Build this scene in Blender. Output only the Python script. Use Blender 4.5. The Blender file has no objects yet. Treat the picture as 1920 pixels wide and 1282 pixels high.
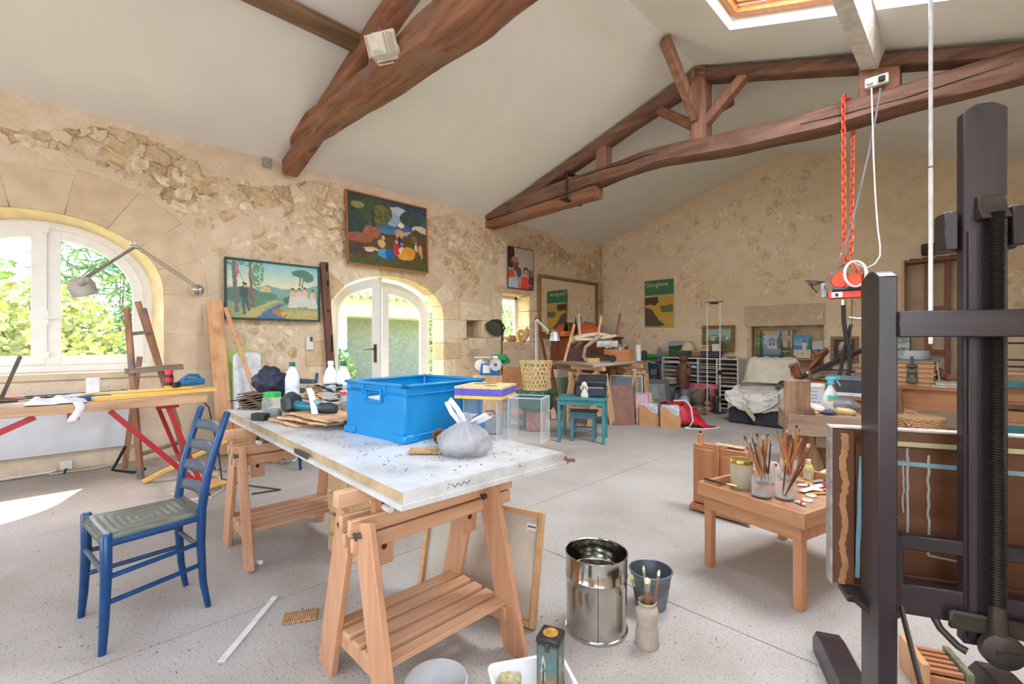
import bpy,bmesh,math,random
import numpy as np
from mathutils import Vector,Matrix,noise
SC=bpy.context.scene
COL=SC.collection
R=math.radians
random.seed(7)
# ---------------------------------------------------------------- camera
FPX,HC,CX,TH=860.0,1.22,6.0,R(45.2)
cT,sT=math.cos(TH),math.sin(TH)
cd=bpy.data.cameras.new('camera');cam=bpy.data.objects.new('camera',cd);COL.objects.link(cam)
cd.sensor_width=36;cd.lens=FPX*36/1920;cd.clip_start=.05;cd.clip_end=300
cam.location=(CX,0,HC);cam.rotation_euler=(R(90),0,R(45.2));SC.camera=cam
# ---------------------------------------------------------------- world, sun, daylight
SC.view_settings.view_transform='Standard';SC.view_settings.look='None'
SC.view_settings.gamma=1;SC.view_settings.use_curve_mapping=False
SC.view_settings.exposure=0.38
w=bpy.data.worlds.new('sky');SC.world=w;w.use_nodes=True
nt=w.node_tree;nt.nodes.clear()
sky=nt.nodes.new('ShaderNodeTexSky');sky.sky_type='NISHITA';sky.sun_disc=False
sky.sun_elevation=R(47);sky.sun_rotation=R(250);sky.air_density=1.0;sky.dust_density=2.0
bg=nt.nodes.new('ShaderNodeBackground');bg.inputs[1].default_value=.95
wo=nt.nodes.new('ShaderNodeOutputWorld')
nt.links.new(sky.outputs[0],bg.inputs[0]);nt.links.new(bg.outputs[0],wo.inputs[0])
def lamp(name,typ,energy,loc,look=None,size=None,col=(1,1,1),spread=None):
    l=bpy.data.lights.new(name,typ);l.energy=energy;l.color=col
    o=bpy.data.objects.new(name,l);COL.objects.link(o);o.location=loc
    if look is not None:o.rotation_euler=(Vector(look)-Vector(loc)).to_track_quat('-Z','Y').to_euler()
    if size:l.shape='RECTANGLE';l.size,l.size_y=size
    if spread:l.spread=R(spread)
    return o
sunv=Vector((1.0,-.40,-1.22))
s=lamp('sun','SUN',7.5,(-20,5,20),None,None,(1,.94,.84));s.rotation_euler=sunv.to_track_quat('-Z','Y').to_euler();s.data.angle=R(.6)
# area-light fill; only the far roof windows are seen, nearer ones and bays added
SL=-.34
def roofz(x):return 3.42+.288*x if x<3.68 else 4.48+SL*(x-3.68)
nrm=Vector((.34,0,1)).normalized()
for i,(x,y,e)in enumerate([(4.85,3.55,120),(5.95,3.75,95),(4.85,.9,18),(5.95,.9,16),(4.85,-1.9,26),(5.95,-1.9,22)]):
    p=Vector((x,y,roofz(x)))+nrm*.27
    lamp('roof_window_fill','AREA',e,p,p-nrm,(.9,1.5 if i>1 else 1.3),(.90,.95,1.0))
lamp('added_bay_fill','AREA',40,(7.2,-1.0,1.7),(0,-.6,1.5),(2.6,1.9),(1,.97,.93))
lamp('added_rear_fill','AREA',45,(3.2,-3.85,1.8),(3.2,4,1.6),(4.4,2.4),(1,.96,.91))
# ---------------------------------------------------------------- pixel -> world on real planes
def ray(px,py):
    a=(px-960)/FPX;b=(641-py)/FPX
    return Vector((a*cT-sT,a*sT+cT,b))
CAM=Vector((CX,0,HC))
def PZ(px,py,z=0.):
    d=ray(px,py);return CAM+d*((z-HC)/d.z)
def PX(px,py,x):
    d=ray(px,py);return CAM+d*((x-CX)/d.x)
def PY(px,py,y):
    d=ray(px,py);return CAM+d*(y/d.y)
def PD(px,py,dep):return CAM+ray(px,py)*dep
def ROOF(px,py):
    d=ray(px,py);t=(4.48+SL*(6-3.68)-HC)/(d.z-SL*d.x);return CAM+d*t
    # ---------------------------------------------------------------- materials
MATS={}
def lin(c):
    return tuple((v/12.92 if v<=.04045 else((v+.055)/1.055)**2.4)for v in[x/255. for x in c[:3]])
def newmat(name):
    m=bpy.data.materials.new(name);m.use_nodes=True;n=m.node_tree;b=n.nodes['Principled BSDF'];return m,n,b
def N(n,typ,**kw):
    o=n.nodes.new(typ)
    for k,v in kw.items():
        if k.startswith('i_'):
            key=k[2:];key=int(key)if key.isdigit()else key
            o.inputs[key].default_value=v
        else:setattr(o,k,v)
    return o
def ramp(n,stops):
    r=n.nodes.new('ShaderNodeValToRGB');e=r.color_ramp.elements
    while len(e)>1:e.remove(e[-1])
    e[0].position=stops[0][0];e[0].color=(*lin(stops[0][1]),1)
    for p,c in stops[1:]:
        x=e.new(p);x.color=(*lin(c),1)
    return r
def bump(n,b,src,st=.2,dist=.01):
    bp=N(n,'ShaderNodeBump');bp.inputs['Strength'].default_value=st;bp.inputs['Distance'].default_value=dist
    n.links.new(src,bp.inputs['Height']);n.links.new(bp.outputs[0],b.inputs['Normal'])
def plain(name,c,rough=.6,metal=0.,var=.08,scale=12.,spec=.5,bmp=0.):
    """solid colour with slight procedural mottling"""
    if name in MATS:return MATS[name]
    m,n,b=newmat(name)
    tc=N(n,'ShaderNodeTexCoord');no=N(n,'ShaderNodeTexNoise',i_Scale=scale,i_Detail=4.)
    n.links.new(tc.outputs['Object'],no.inputs['Vector'])
    lo=tuple(max(0,v*(1-var))for v in c);hi=tuple(min(255,v*(1+var))for v in c)
    r=ramp(n,[(.3,lo),(.7,hi)]);n.links.new(no.outputs[0],r.inputs[0]);n.links.new(r.outputs[0],b.inputs['Base Color'])
    b.inputs['Roughness'].default_value=rough;b.inputs['Metallic'].default_value=metal
    b.inputs['Specular IOR Level'].default_value=spec
    if bmp:bump(n,b,no.outputs[0],bmp,.01)
    MATS[name]=m;return m
def wood(name,c1,c2,axis='z',scale=9.,rough=.55,stain=None,stainamt=.45,rand=.0):
    if name in MATS:return MATS[name]
    m,n,b=newmat(name)
    tc=N(n,'ShaderNodeTexCoord');mp=N(n,'ShaderNodeMapping')
    sc={'x':(.12,1,1),'y':(1,.12,1),'z':(1,1,.12)}[axis]
    mp.inputs['Scale'].default_value=sc
    n.links.new(tc.outputs['Object'],mp.inputs['Vector'])
    no=N(n,'ShaderNodeTexNoise',i_Scale=scale*3,i_Detail=6.,i_Distortion=.6);n.links.new(mp.outputs[0],no.inputs['Vector'])
    r=ramp(n,[(.3,c1),(.7,c2)]);n.links.new(no.outputs[0],r.inputs[0])
    out=r.outputs[0]
    if stain:
        n2=N(n,'ShaderNodeTexNoise',i_Scale=scale*.8,i_Detail=5.);n.links.new(tc.outputs['Object'],n2.inputs['Vector'])
        r2=ramp(n,[(stainamt,(0,0,0)),(stainamt+.2,(255,255,255))]);n.links.new(n2.outputs[0],r2.inputs[0])
        mx=N(n,'ShaderNodeMix',data_type='RGBA');n.links.new(r2.outputs[0],mx.inputs[0]);n.links.new(out,mx.inputs[6])
        mx.inputs[7].default_value=(*lin(stain),1);out=mx.outputs[2]
    n.links.new(out,b.inputs['Base Color']);b.inputs['Roughness'].default_value=rough
    bump(n,b,no.outputs[0],.15,.004)
    MATS[name]=m;return m
def glassy(name,c=(255,255,255),opac=.06,rough=.03,tint=.0):
    """thin clear sheet: mostly transparent with a glossy skin and a little haze"""
    if name in MATS:return MATS[name]
    m,n,b=newmat(name);out=n.nodes['Material Output']
    tr=N(n,'ShaderNodeBsdfTransparent');tr.inputs[0].default_value=(*[1-(1-v)*tint for v in lin(c)],1)
    b.inputs['Base Color'].default_value=(*lin(c),1);b.inputs['Roughness'].default_value=rough
    lw=N(n,'ShaderNodeLayerWeight',i_Blend=.25);mth=N(n,'ShaderNodeMath',operation='MULTIPLY_ADD');mth.inputs[1].default_value=.28;mth.inputs[2].default_value=opac
    n.links.new(lw.outputs['Fresnel'],mth.inputs[0])
    mx=N(n,'ShaderNodeMixShader');n.links.new(mth.outputs[0],mx.inputs[0]);n.links.new(tr.outputs[0],mx.inputs[1]);n.links.new(b.outputs[0],mx.inputs[2])
    n.links.new(mx.outputs[0],out.inputs[0]);MATS[name]=m;return m
def vcol(name='painted_print',rough=.55,bmp=.1):
    if name in MATS:return MATS[name]
    m,n,b=newmat(name);a=N(n,'ShaderNodeVertexColor',layer_name='paint')
    tc=N(n,'ShaderNodeTexCoord');no=N(n,'ShaderNodeTexNoise',i_Scale=60.,i_Detail=3.);n.links.new(tc.outputs['Object'],no.inputs[0])
    hs=N(n,'ShaderNodeHueSaturation');mr=N(n,'ShaderNodeMapRange');mr.inputs[3].default_value=.8;mr.inputs[4].default_value=1.2
    n.links.new(no.outputs[0],mr.inputs[0]);n.links.new(mr.outputs[0],hs.inputs['Value']);n.links.new(a.outputs[0],hs.inputs['Color'])
    n.links.new(hs.outputs[0],b.inputs['Base Color']);b.inputs['Roughness'].default_value=rough
    if bmp:bump(n,b,no.outputs[0],bmp,.003)
    MATS[name]=m;return m
    # ---------------------------------------------------------------- mesh builder
def rotm(a,ax='Z'):return Matrix.Rotation(a,4,ax)
class MB:
    def __init__(s):s.v=[];s.f=[]
    def add(s,vs,fs):
        o=len(s.v);s.v+=[Vector(p)for p in vs];s.f+=[[i+o for i in f]for f in fs];return s
    def box(s,c,d,rot=None):
        hx,hy,hz=d[0]/2,d[1]/2,d[2]/2;c=Vector(c)
        M=rot if rot is not None else Matrix.Identity(4)
        if isinstance(rot,(int,float)):M=rotm(rot)
        vs=[c+(M@Vector((x,y,z)))for x in(-hx,hx)for y in(-hy,hy)for z in(-hz,hz)]
        return s.add(vs,[(0,1,3,2),(4,6,7,5),(0,4,5,1),(2,3,7,6),(0,2,6,4),(1,5,7,3)])
    def bar(s,p,q,w,t,up=(0,0,1),w2=None,t2=None):
        p,q,up=Vector(p),Vector(q),Vector(up);d=(q-p).normalized()
        if abs(d.dot(up.normalized()))>.98:up=Vector((1,0,0))
        a=d.cross(up).normalized();b=a.cross(d).normalized();w2=w2 or w;t2=t2 or t
        vs=[p+a*w*i/2+b*t*j/2 for i in(-1,1)for j in(-1,1)]+[q+a*w2*i/2+b*t2*j/2 for i in(-1,1)for j in(-1,1)]
        return s.add(vs,[(0,1,3,2),(4,6,7,5),(0,4,5,1),(2,3,7,6),(0,2,6,4),(1,5,7,3)])
    def tube(s,pts,r,n=8,closed=False,caps=True):
        pts=[Vector(p)for p in pts];k=len(pts);rr=r if isinstance(r,(list,tuple))else[r]*k
        o=len(s.v);a=None
        for i,p in enumerate(pts):
            if closed:d=(pts[(i+1)%k]-pts[i-1])
            else:d=pts[min(i+1,k-1)]-pts[max(i-1,0)]
            d=d.normalized()if d.length>1e-9 else Vector((0,0,1))
            if a is None:a=d.orthogonal().normalized()
            else:
                a=(a-d*a.dot(d));a=a.normalized()if a.length>1e-6 else d.orthogonal().normalized()
            b=d.cross(a)
            for j in range(n):
                t=2*math.pi*j/n;s.v.append(p+(a*math.cos(t)+b*math.sin(t))*rr[i])
        m=k if closed else k-1
        for i in range(m):
            for j in range(n):
                i2=(i+1)%k;s.f.append([o+i*n+j,o+i*n+(j+1)%n,o+i2*n+(j+1)%n,o+i2*n+j])
        if not closed and caps:
            s.f.append([o+j for j in range(n)][::-1]);s.f.append([o+(k-1)*n+j for j in range(n)])
        return s
    def cyl(s,p,q,r1,r2=None,n=16):return s.tube([p,q],[r1,r1 if r2 is None else r2],n)
    def lathe(s,prof,c=(0,0,0),n=24,M=None,fn=None,caps=True):
        o=len(s.v);c=Vector(c);k=len(prof)
        for i,(r,z)in enumerate(prof):
            for j in range(n):
                t=2*math.pi*j/n;p=Vector((r*math.cos(t),r*math.sin(t),z))
                if fn:p=fn(p,t,z)
                if M is not None:p=M@p
                s.v.append(c+p)
        for i in range(k-1):
            for j in range(n):s.f.append([o+i*n+j,o+i*n+(j+1)%n,o+(i+1)*n+(j+1)%n,o+(i+1)*n+j])
        if caps:
            if prof[0][0]>1e-4:s.f.append([o+j for j in range(n)][::-1])
            if prof[-1][0]>1e-4:s.f.append([o+(k-1)*n+j for j in range(n)])
        return s
    def prism(s,poly,t,M=None):
        n=len(poly);M=M if M is not None else Matrix.Identity(4)
        vs=[M@Vector((x,y,0))for x,y in poly]+[M@Vector((x,y,t))for x,y in poly]
        return s.add(vs,[list(range(n))[::-1],list(range(n,2*n))]+[[i,(i+1)%n,n+(i+1)%n,n+i]for i in range(n)])
    def sph(s,c,r,n=12,m=8,rot=None,fn=None):
        if not isinstance(r,(tuple,list)):r=(r,r,r)
        c=Vector(c);o=len(s.v)
        for i in range(m+1):
            ph=math.pi*i/m
            for j in range(n):
                t=2*math.pi*j/n;p=Vector((r[0]*math.sin(ph)*math.cos(t),r[1]*math.sin(ph)*math.sin(t),r[2]*math.cos(ph)))
                if fn:p=fn(p)
                if rot is not None:p=rot@p
                s.v.append(c+p)
        for i in range(m):
            for j in range(n):
                s.f.append([o+i*n+j,o+(i+1)*n+j,o+(i+1)*n+(j+1)%n,o+i*n+(j+1)%n])
        return s
    def surf(s,f,nu,nv):
        o=len(s.v)
        for i in range(nu+1):
            for j in range(nv+1):s.v.append(Vector(f(i/nu,j/nv)))
        for i in range(nu):
            for j in range(nv):a=o+i*(nv+1)+j;s.f.append([a,a+nv+1,a+nv+2,a+1])
        return s
    def xf(s,M):
        s.v=[M@p for p in s.v];return s
    def merge(s,o):return s.add(o.v,o.f)
    def mesh(s,name,mat,smooth=True,angle=40):
        me=bpy.data.meshes.new(name);me.from_pydata([tuple(p)for p in s.v],[],s.f)
        if getattr(s,'weld',0):
            b=bmesh.new();b.from_mesh(me);bmesh.ops.remove_doubles(b,verts=b.verts,dist=1e-5);b.to_mesh(me);b.free()
        if smooth:
            me.shade_smooth();me.set_sharp_from_angle(angle=R(angle))
        if mat:me.materials.append(mat)
        return me
def part(name,mb,mat,parent=None,label=None,bev=0.,solid=0.,smooth=True,world=False,kind=None,sub=0,angle=40):
    if world and parent is not None:mb.xf(wm(parent).inverted())
    me=mb.mesh(name,mat,smooth,angle);o=bpy.data.objects.new(name,me);COL.objects.link(o)
    if parent is not None:o.parent=parent
    if label:o['label']=label
    if kind:o['kind']=kind
    if solid:m=o.modifiers.new('solid','SOLIDIFY');m.thickness=solid;m.offset=0
    if sub:m=o.modifiers.new('sub','SUBSURF');m.levels=sub;m.render_levels=sub
    if bev:m=o.modifiers.new('bevel','BEVEL');m.width=bev;m.segments=1;m.limit_method='ANGLE';m.angle_limit=R(50)
    return o
def wm(o):
    M=o.matrix_basis.copy()
    while o.parent is not None:o=o.parent;M=o.matrix_basis@M
    return M
def tag(o,label,cat,group=None):
    o['label']=label;o['category']=cat
    if group:o['group']=group
    return o
def thing(name,label,cat,loc=(0,0,0),rot=0.,group=None):
    o=bpy.data.objects.new(name,None);COL.objects.link(o);o.empty_display_size=.1
    o.location=loc;o.rotation_euler=(0,0,rot);return tag(o,label,cat,group)
def single(name,mb,mat,label,cat,group=None,loc=None,rot=0.,**kw):
    o=part(name,mb,mat,None,**kw)
    if loc is not None:o.location=loc;o.rotation_euler=(0,0,rot)
    return tag(o,label,cat,group)
def struct(name,mb,mat,**kw):
    o=part(name,mb,mat,None,**kw);o['kind']='structure';return o
def sempty(name,loc=(0,0,0)):
    o=bpy.data.objects.new(name,None);COL.objects.link(o);o.location=loc;o['kind']='structure';return o
def copy_tree(o,parent=None,loc=None,rot=None):
    c=o.copy();COL.objects.link(c)
    if parent is not None:c.parent=parent
    if loc is not None:c.location=loc
    if rot is not None:c.rotation_euler=(0,0,rot)
    for ch in list(o.children):copy_tree(ch,c)
    return c
ORD='first second third fourth fifth sixth seventh eighth ninth tenth eleventh twelfth thirteenth fourteenth fifteenth sixteenth'.split()
# ---------------------------------------------------------------- numpy noise
def vnoise(x,y,seed=0):
    xi=np.floor(x).astype(int);yi=np.floor(y).astype(int);xf=x-xi;yf=y-yi
    def h(a,b):
        n=(a*374761393+b*668265263+seed*974711)&0x7fffffff
        n=((n^(n>>13))*1274126177)&0x7fffffff
        return((n^(n>>16))&0xffff)/65535.
    u=xf*xf*(3-2*xf);v=yf*yf*(3-2*yf)
    return(h(xi,yi)*(1-u)+h(xi+1,yi)*u)*(1-v)+(h(xi,yi+1)*(1-u)+h(xi+1,yi+1)*u)*v
def fbm(x,y,oc=4,seed=0):
    r=0;a=.5;t=0
    for i in range(oc):r=r+a*vnoise(x*2**i,y*2**i,seed+i*17);t+=a;a*=.55
    return r/t
    # ---------------------------------------------------------------- flat prints: a colour raster computed here, carried by a fine mesh
def raster(w,h,ops,seed=1,amp=14):
    V,U=np.meshgrid((np.arange(h)+.5)/h,(np.arange(w)+.5)/w,indexing='ij');A=np.zeros((h,w,3));ar=w/h
    wob=(fbm(U*14*ar,V*14,3,seed)-.5)*.022
    U2=U+wob;V2=V+(fbm(U*14*ar+50,V*14,3,seed+5)-.5)*.022
    for op in ops:
        k=op[0]
        if k=='grad':
            _,c1,c2,v0,v1=op;t=np.clip((V-v0)/(v1-v0),0,1)[...,None];m=(V>=v0)&(V<=v1)
            A[m]=(np.array(c1)*(1-t)+np.array(c2)*t)[m]
        elif k=='ell':
            cx,cy,rx,ry,c=op[1:6];a=op[6]if len(op)>6 else 0
            dx=(U2-cx)*ar;dy=V2-cy;ca,sa=math.cos(a),math.sin(a)
            A[((dx*ca+dy*sa)/(rx*ar))**2+((-dx*sa+dy*ca)/ry)**2<1]=c
        elif k=='poly':
            P,c=op[1],op[2];ins=np.zeros((h,w),bool);n=len(P)
            for i in range(n):
                x1,y1=P[i];x2,y2=P[(i+1)%n]
                if y1==y2:continue
                cond=((y1>V2)!=(y2>V2))&(U2<(x2-x1)*(V2-y1)/(y2-y1)+x1);ins^=cond
            A[ins]=c
        elif k=='rect':
            x0,y0,x1,y1,c=op[1:6];A[(U>=x0)&(U<=x1)&(V>=y0)&(V<=y1)]=c
        elif k=='spot':
            cx,cy,rx,ry,c,d=op[1:7]
            m=(((U2-cx)/rx)**2+((V2-cy)/ry)**2<1)&(fbm(U*30*ar,V*30,3,seed+int(cx*90))>1-d);A[m]=c
    A+=(fbm(U*22*ar,V*22,4,seed+9)-.5)[...,None]*2*amp
    return np.clip(A,0,255)
def print_mesh(name,A,wid,hei,mat):
    """sheet in local XZ (x right, z up, centred), colours per vertex"""
    h,w,_=A.shape
    xs=np.linspace(-wid/2,wid/2,w);zs=np.linspace(hei/2,-hei/2,h)
    X,Z=np.meshgrid(xs,zs);co=np.stack([X,np.zeros_like(X),Z],-1).reshape(-1,3)
    i=np.arange(h-1)[:,None]*w+np.arange(w-1)[None];f=np.stack([i,i+w,i+w+1,i+1],-1).reshape(-1,4)
    me=bpy.data.meshes.new(name);me.from_pydata(co.tolist(),[],f.tolist())
    a=me.color_attributes.new('paint','FLOAT_COLOR','POINT')
    c=A.reshape(-1,3)/255.;l=np.where(c<=.04045,c/12.92,((c+.055)/1.055)**2.4)
    a.data.foreach_set('color',np.concatenate([l,np.ones((len(l),1))],1).ravel());me.materials.append(mat);return me
def text_mesh(body,size,mat,ext=.0008):
    cu=bpy.data.curves.new('lettering','FONT');cu.body=body;cu.size=size;cu.extrude=ext
    o=bpy.data.objects.new('lettering',cu);COL.objects.link(o)
    me=bpy.data.meshes.new_from_object(o.evaluated_get(bpy.context.evaluated_depsgraph_get()))
    bpy.data.objects.remove(o);me.materials.clear();me.materials.append(mat);return me
    # ================================================================ STRUCTURE
YW,XR,YR,ZT,RX,RZ=8.85,7.3,-4.0,3.42,3.68,4.48
def wallmat(name,pl,ru,pink,amt,vs=6.5):
    m,n,b=newmat(name);L=n.links
    tc=N(n,'ShaderNodeTexCoord');at=N(n,'ShaderNodeAttribute',attribute_name='rub')
    n1=N(n,'ShaderNodeTexNoise',i_Scale=1.7,i_Detail=8.,i_Roughness=.62);L.new(tc.outputs['Object'],n1.inputs[0])
    a1=N(n,'ShaderNodeMath',operation='MULTIPLY_ADD');a1.inputs[1].default_value=1.5;a1.inputs[2].default_value=-.75+amt;L.new(n1.outputs[0],a1.inputs[0])
    a2=N(n,'ShaderNodeMath',operation='ADD');L.new(a1.outputs[0],a2.inputs[0]);L.new(at.outputs['Fac'],a2.inputs[1])
    mk=N(n,'ShaderNodeMapRange');mk.inputs[1].default_value=.42;mk.inputs[2].default_value=.58;L.new(a2.outputs[0],mk.inputs[0])
    n2=N(n,'ShaderNodeTexNoise',i_Scale=5.,i_Detail=7.,i_Roughness=.65);L.new(tc.outputs['Object'],n2.inputs[0])
    rp=ramp(n,[(.25,pink),(.45,pl[0]),(.7,pl[1])]);L.new(n2.outputs[0],rp.inputs[0])
    wv=N(n,'ShaderNodeTexNoise',i_Scale=9.,i_Detail=3.);L.new(tc.outputs['Object'],wv.inputs[0])
    mixv=N(n,'ShaderNodeMix',data_type='RGBA');mixv.inputs[0].default_value=.12;L.new(tc.outputs['Object'],mixv.inputs[6]);L.new(wv.outputs['Color'],mixv.inputs[7])
    vo=N(n,'ShaderNodeTexVoronoi',i_Scale=vs);L.new(mixv.outputs[2],vo.inputs[0])
    ve=N(n,'ShaderNodeTexVoronoi',feature='DISTANCE_TO_EDGE',i_Scale=vs);L.new(mixv.outputs[2],ve.inputs[0])
    sp=N(n,'ShaderNodeSeparateColor');L.new(vo.outputs['Color'],sp.inputs[0])
    n3=N(n,'ShaderNodeTexNoise',i_Scale=16.,i_Detail=6.,i_Roughness=.7);L.new(tc.outputs['Object'],n3.inputs[0])
    ad=N(n,'ShaderNodeMath',operation='MULTIPLY_ADD');ad.inputs[1].default_value=.45;L.new(sp.outputs[0],ad.inputs[0]);L.new(n3.outputs[0],ad.inputs[2])
    rr=ramp(n,[(.35,ru[0]),(.6,ru[1]),(.9,ru[2])]);L.new(ad.outputs[0],rr.inputs[0])
    ck=N(n,'ShaderNodeMapRange');ck.inputs[1].default_value=.0;ck.inputs[2].default_value=.05;ck.inputs[3].default_value=.5;ck.inputs[4].default_value=1.;L.new(ve.outputs[0],ck.inputs[0])
    # cracks broken up by noise
    brk=N(n,'ShaderNodeMapRange');brk.inputs[1].default_value=.45;brk.inputs[2].default_value=.6;L.new(n2.outputs[0],brk.inputs[0])
    ckm=N(n,'ShaderNodeMath',operation='MAXIMUM');L.new(ck.outputs[0],ckm.inputs[0]);L.new(brk.outputs[0],ckm.inputs[1])
    dk=N(n,'ShaderNodeMix',data_type='RGBA',blend_type='MULTIPLY');dk.inputs[0].default_value=1.;L.new(rr.outputs[0],dk.inputs[6]);L.new(ckm.outputs[0],dk.inputs[7])
    mx=N(n,'ShaderNodeMix',data_type='RGBA');L.new(mk.outputs[0],mx.inputs[0]);L.new(rp.outputs[0],mx.inputs[6]);L.new(dk.outputs[2],mx.inputs[7])
    # pits and stains
    n4=N(n,'ShaderNodeTexNoise',i_Scale=34.,i_Detail=4.,i_Roughness=.6);L.new(tc.outputs['Object'],n4.inputs[0])
    pit=N(n,'ShaderNodeMapRange');pit.inputs[1].default_value=.30;pit.inputs[2].default_value=.42;pit.inputs[3].default_value=.72;pit.inputs[4].default_value=1.;L.new(n4.outputs[0],pit.inputs[0])
    m2=N(n,'ShaderNodeMix',data_type='RGBA',blend_type='MULTIPLY');m2.inputs[0].default_value=.85;L.new(mx.outputs[2],m2.inputs[6]);L.new(pit.outputs[0],m2.inputs[7])
    L.new(m2.outputs[2],b.inputs['Base Color']);b.inputs['Roughness'].default_value=.95;b.inputs['Specular IOR Level'].default_value=.15
    hh=N(n,'ShaderNodeMath',operation='MULTIPLY');L.new(mk.outputs[0],hh.inputs[0]);L.new(ckm.outputs[0],hh.inputs[1])
    h2=N(n,'ShaderNodeMath',operation='MULTIPLY_ADD');h2.inputs[1].default_value=.8;L.new(n3.outputs[0],h2.inputs[0]);L.new(hh.outputs[0],h2.inputs[2])
    bump(n,b,h2.outputs[0],.5,.02);MATS[name]=m;return m
M_WALL=wallmat('lime_plastered_rubble',((220,199,170),(232,215,190)),((158,131,98),(200,172,136),(226,203,170)),(219,194,164),.06)
M_GABLE=wallmat('gable_plaster',((232,210,180),(238,219,192)),((204,178,144),(224,200,168),(238,218,190)),(224,198,166),.05,5.)
M_ST=[plain('limestone_%s'%k,c,.9,0,.13,14,.2,.35)for k,c in(('buff',(212,188,152)),('ochre',(200,172,134)),('pale',(224,205,174)),('grey',(204,184,152)))]
M_ASH=[plain('ashlar_%s'%k,c,.9,0,.06,10,.2,.2)for k,c in(('cream',(226,204,168)),('tan',(212,186,150)),('light',(232,214,184)))]
M_CEIL=plain('white_plasterboard',(234,232,227),.9,0,.012,2,.2)
M_WHITE=plain('white_gloss_paint',(236,234,228),.35,0,.015)
M_PANE=glassy('window_glass',(250,255,255),.03)
OPEN=dict(win=(-.12,.92,.92,1.72,2.42),door=(3.48,.92,-.1,1.58,2.17))
def arch_z(o,y):
    yc,a,s,sp,cr=o;u=min(1,abs((y-yc)/a));return sp+(cr-sp)*(1-u**2.1)**(1/2.1)
SMALL=(5.71,6.42,1.23,2.10);NICHE=(4.885,5.217,1.294,1.587)
def blocked_left(y,z,e=.0):
    for o in OPEN.values():
        yc,a,s,sp,cr=o
        if abs(y-yc)<a+e and z>s-e:
            u=min(1,abs(y-yc)/(a+e))
            if z<sp+(cr+e-sp)*(1-u**2.1)**(1/2.1):return True
    for y0,y1,z0,z1 in(SMALL,NICHE):
        if y0-e<y<y1+e and z0-e<z<z1+e:return True
    return False
def relief_wall(name,u0,u1,top,hole,to3,mat,rubf,step=.035,amp=.012,seed=3,zmax=3.5):
    nu=int((u1-u0)/step)+1;nz=int(zmax/step)+1
    us=np.linspace(u0,u1,nu);zs=np.linspace(0,1,nz);U,T=np.meshgrid(us,zs,indexing='ij')
    Z=T*np.vectorize(top)(U);d=(fbm(U*1.1,Z*1.1,3,seed)-.5)*amp*2.2+(fbm(U*7,Z*9,4,seed+3)-.5)*amp*2
    rub=rubf(U,Z);d=d*(.4+.8*np.clip(rub+.5,0,1));co=to3(U,Z,d).reshape(-1,3);f=[]
    for i in range(nu-1):
        for k in range(nz-1):
            if hole((us[i]+us[i+1])/2,(Z[i,k]+Z[i+1,k+1])/2):continue
            a=i*nz+k;f.append((a,a+nz,a+nz+1,a+1))
    me=bpy.data.meshes.new(name);me.from_pydata(co.tolist(),[],f);me.shade_smooth();me.materials.append(mat)
    at=me.attributes.new('rub','FLOAT','POINT');at.data.foreach_set('value',rub.ravel().astype(np.float32))
    o=bpy.data.objects.new(name,me);COL.objects.link(o);o['kind']='structure'
    m=o.modifiers.new('thickness','SOLIDIFY');m.thickness=.30;m.offset=-1
    return o
def rub_left(U,Z):
    b=np.where(U<2.0,.12,.25)+np.clip((Z-2.5)*.6,0,.25)
    b=np.where((U<2.1)&(Z>2.45),b+.22,b);b=np.where(Z>3.2+.14*np.sin(U*3),b-.6,b);b=np.where(Z<.95,b-.35,b)
    r=np.hypot(U+.12,(Z-1.5)*1.05);b=np.where((U<1.6)&(r<1.55),-.6,b)
    b=np.where((U>1.0)&(U<2.4)&(Z>1.3)&(Z<2.7),b-.12,b);return b
wallL=relief_wall('wall_left',-4.0,YW,lambda y:ZT+.12,lambda y,z:blocked_left(y,z,.05),lambda U,Z,d:np.stack([d,U,Z],-1),M_WALL,rub_left)
LINT=(3.08,4.30,1.497,1.857);BN=(3.15,4.28,.55,1.50);CUP=(5.28,6.0,.55,2.43)
def hole_back(x,z):
    for x0,x1,z0,z1 in(BN,CUP):
        if x0<x<x1 and z0<z<z1:return True
    return False
wallB=relief_wall('wall_back',0,XR,lambda x:roofz(x)+.1,hole_back,lambda U,Z,d:np.stack([U,YW-d,Z],-1),M_GABLE,lambda U,Z:np.where(Z<1.0,-.1,.12)+np.clip((2.0-U)*.15,0,.25)-np.clip((U-4.5)*.1,0,.2),amp=.010,seed=11,zmax=4.4)
M_BEIGE=plain('plain_beige_plaster',(206,186,158),.9,0,.05,6,.2)
for nm,x0,x1,z0,z1,dep in(('wall_back_recess',*BN,.25),('wall_back_cupboard',*CUP,.3)):
    mb=MB();xm,zm=(x0+x1)/2,(z0+z1)/2
    mb.box((xm,YW+dep+.02,zm),(x1-x0+.1,.04,z1-z0+.1));mb.box((x0-.02,YW+dep/2,zm),(.04,dep,z1-z0));mb.box((x1+.02,YW+dep/2,zm),(.04,dep,z1-z0))
    mb.box((xm,YW+dep/2,z1+.02),(x1-x0,dep,.04));mb.box((xm,YW+dep/2,z0-.02),(x1-x0,dep,.04))
    part('recess_lining',mb,M_BEIGE,wallB)
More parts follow.
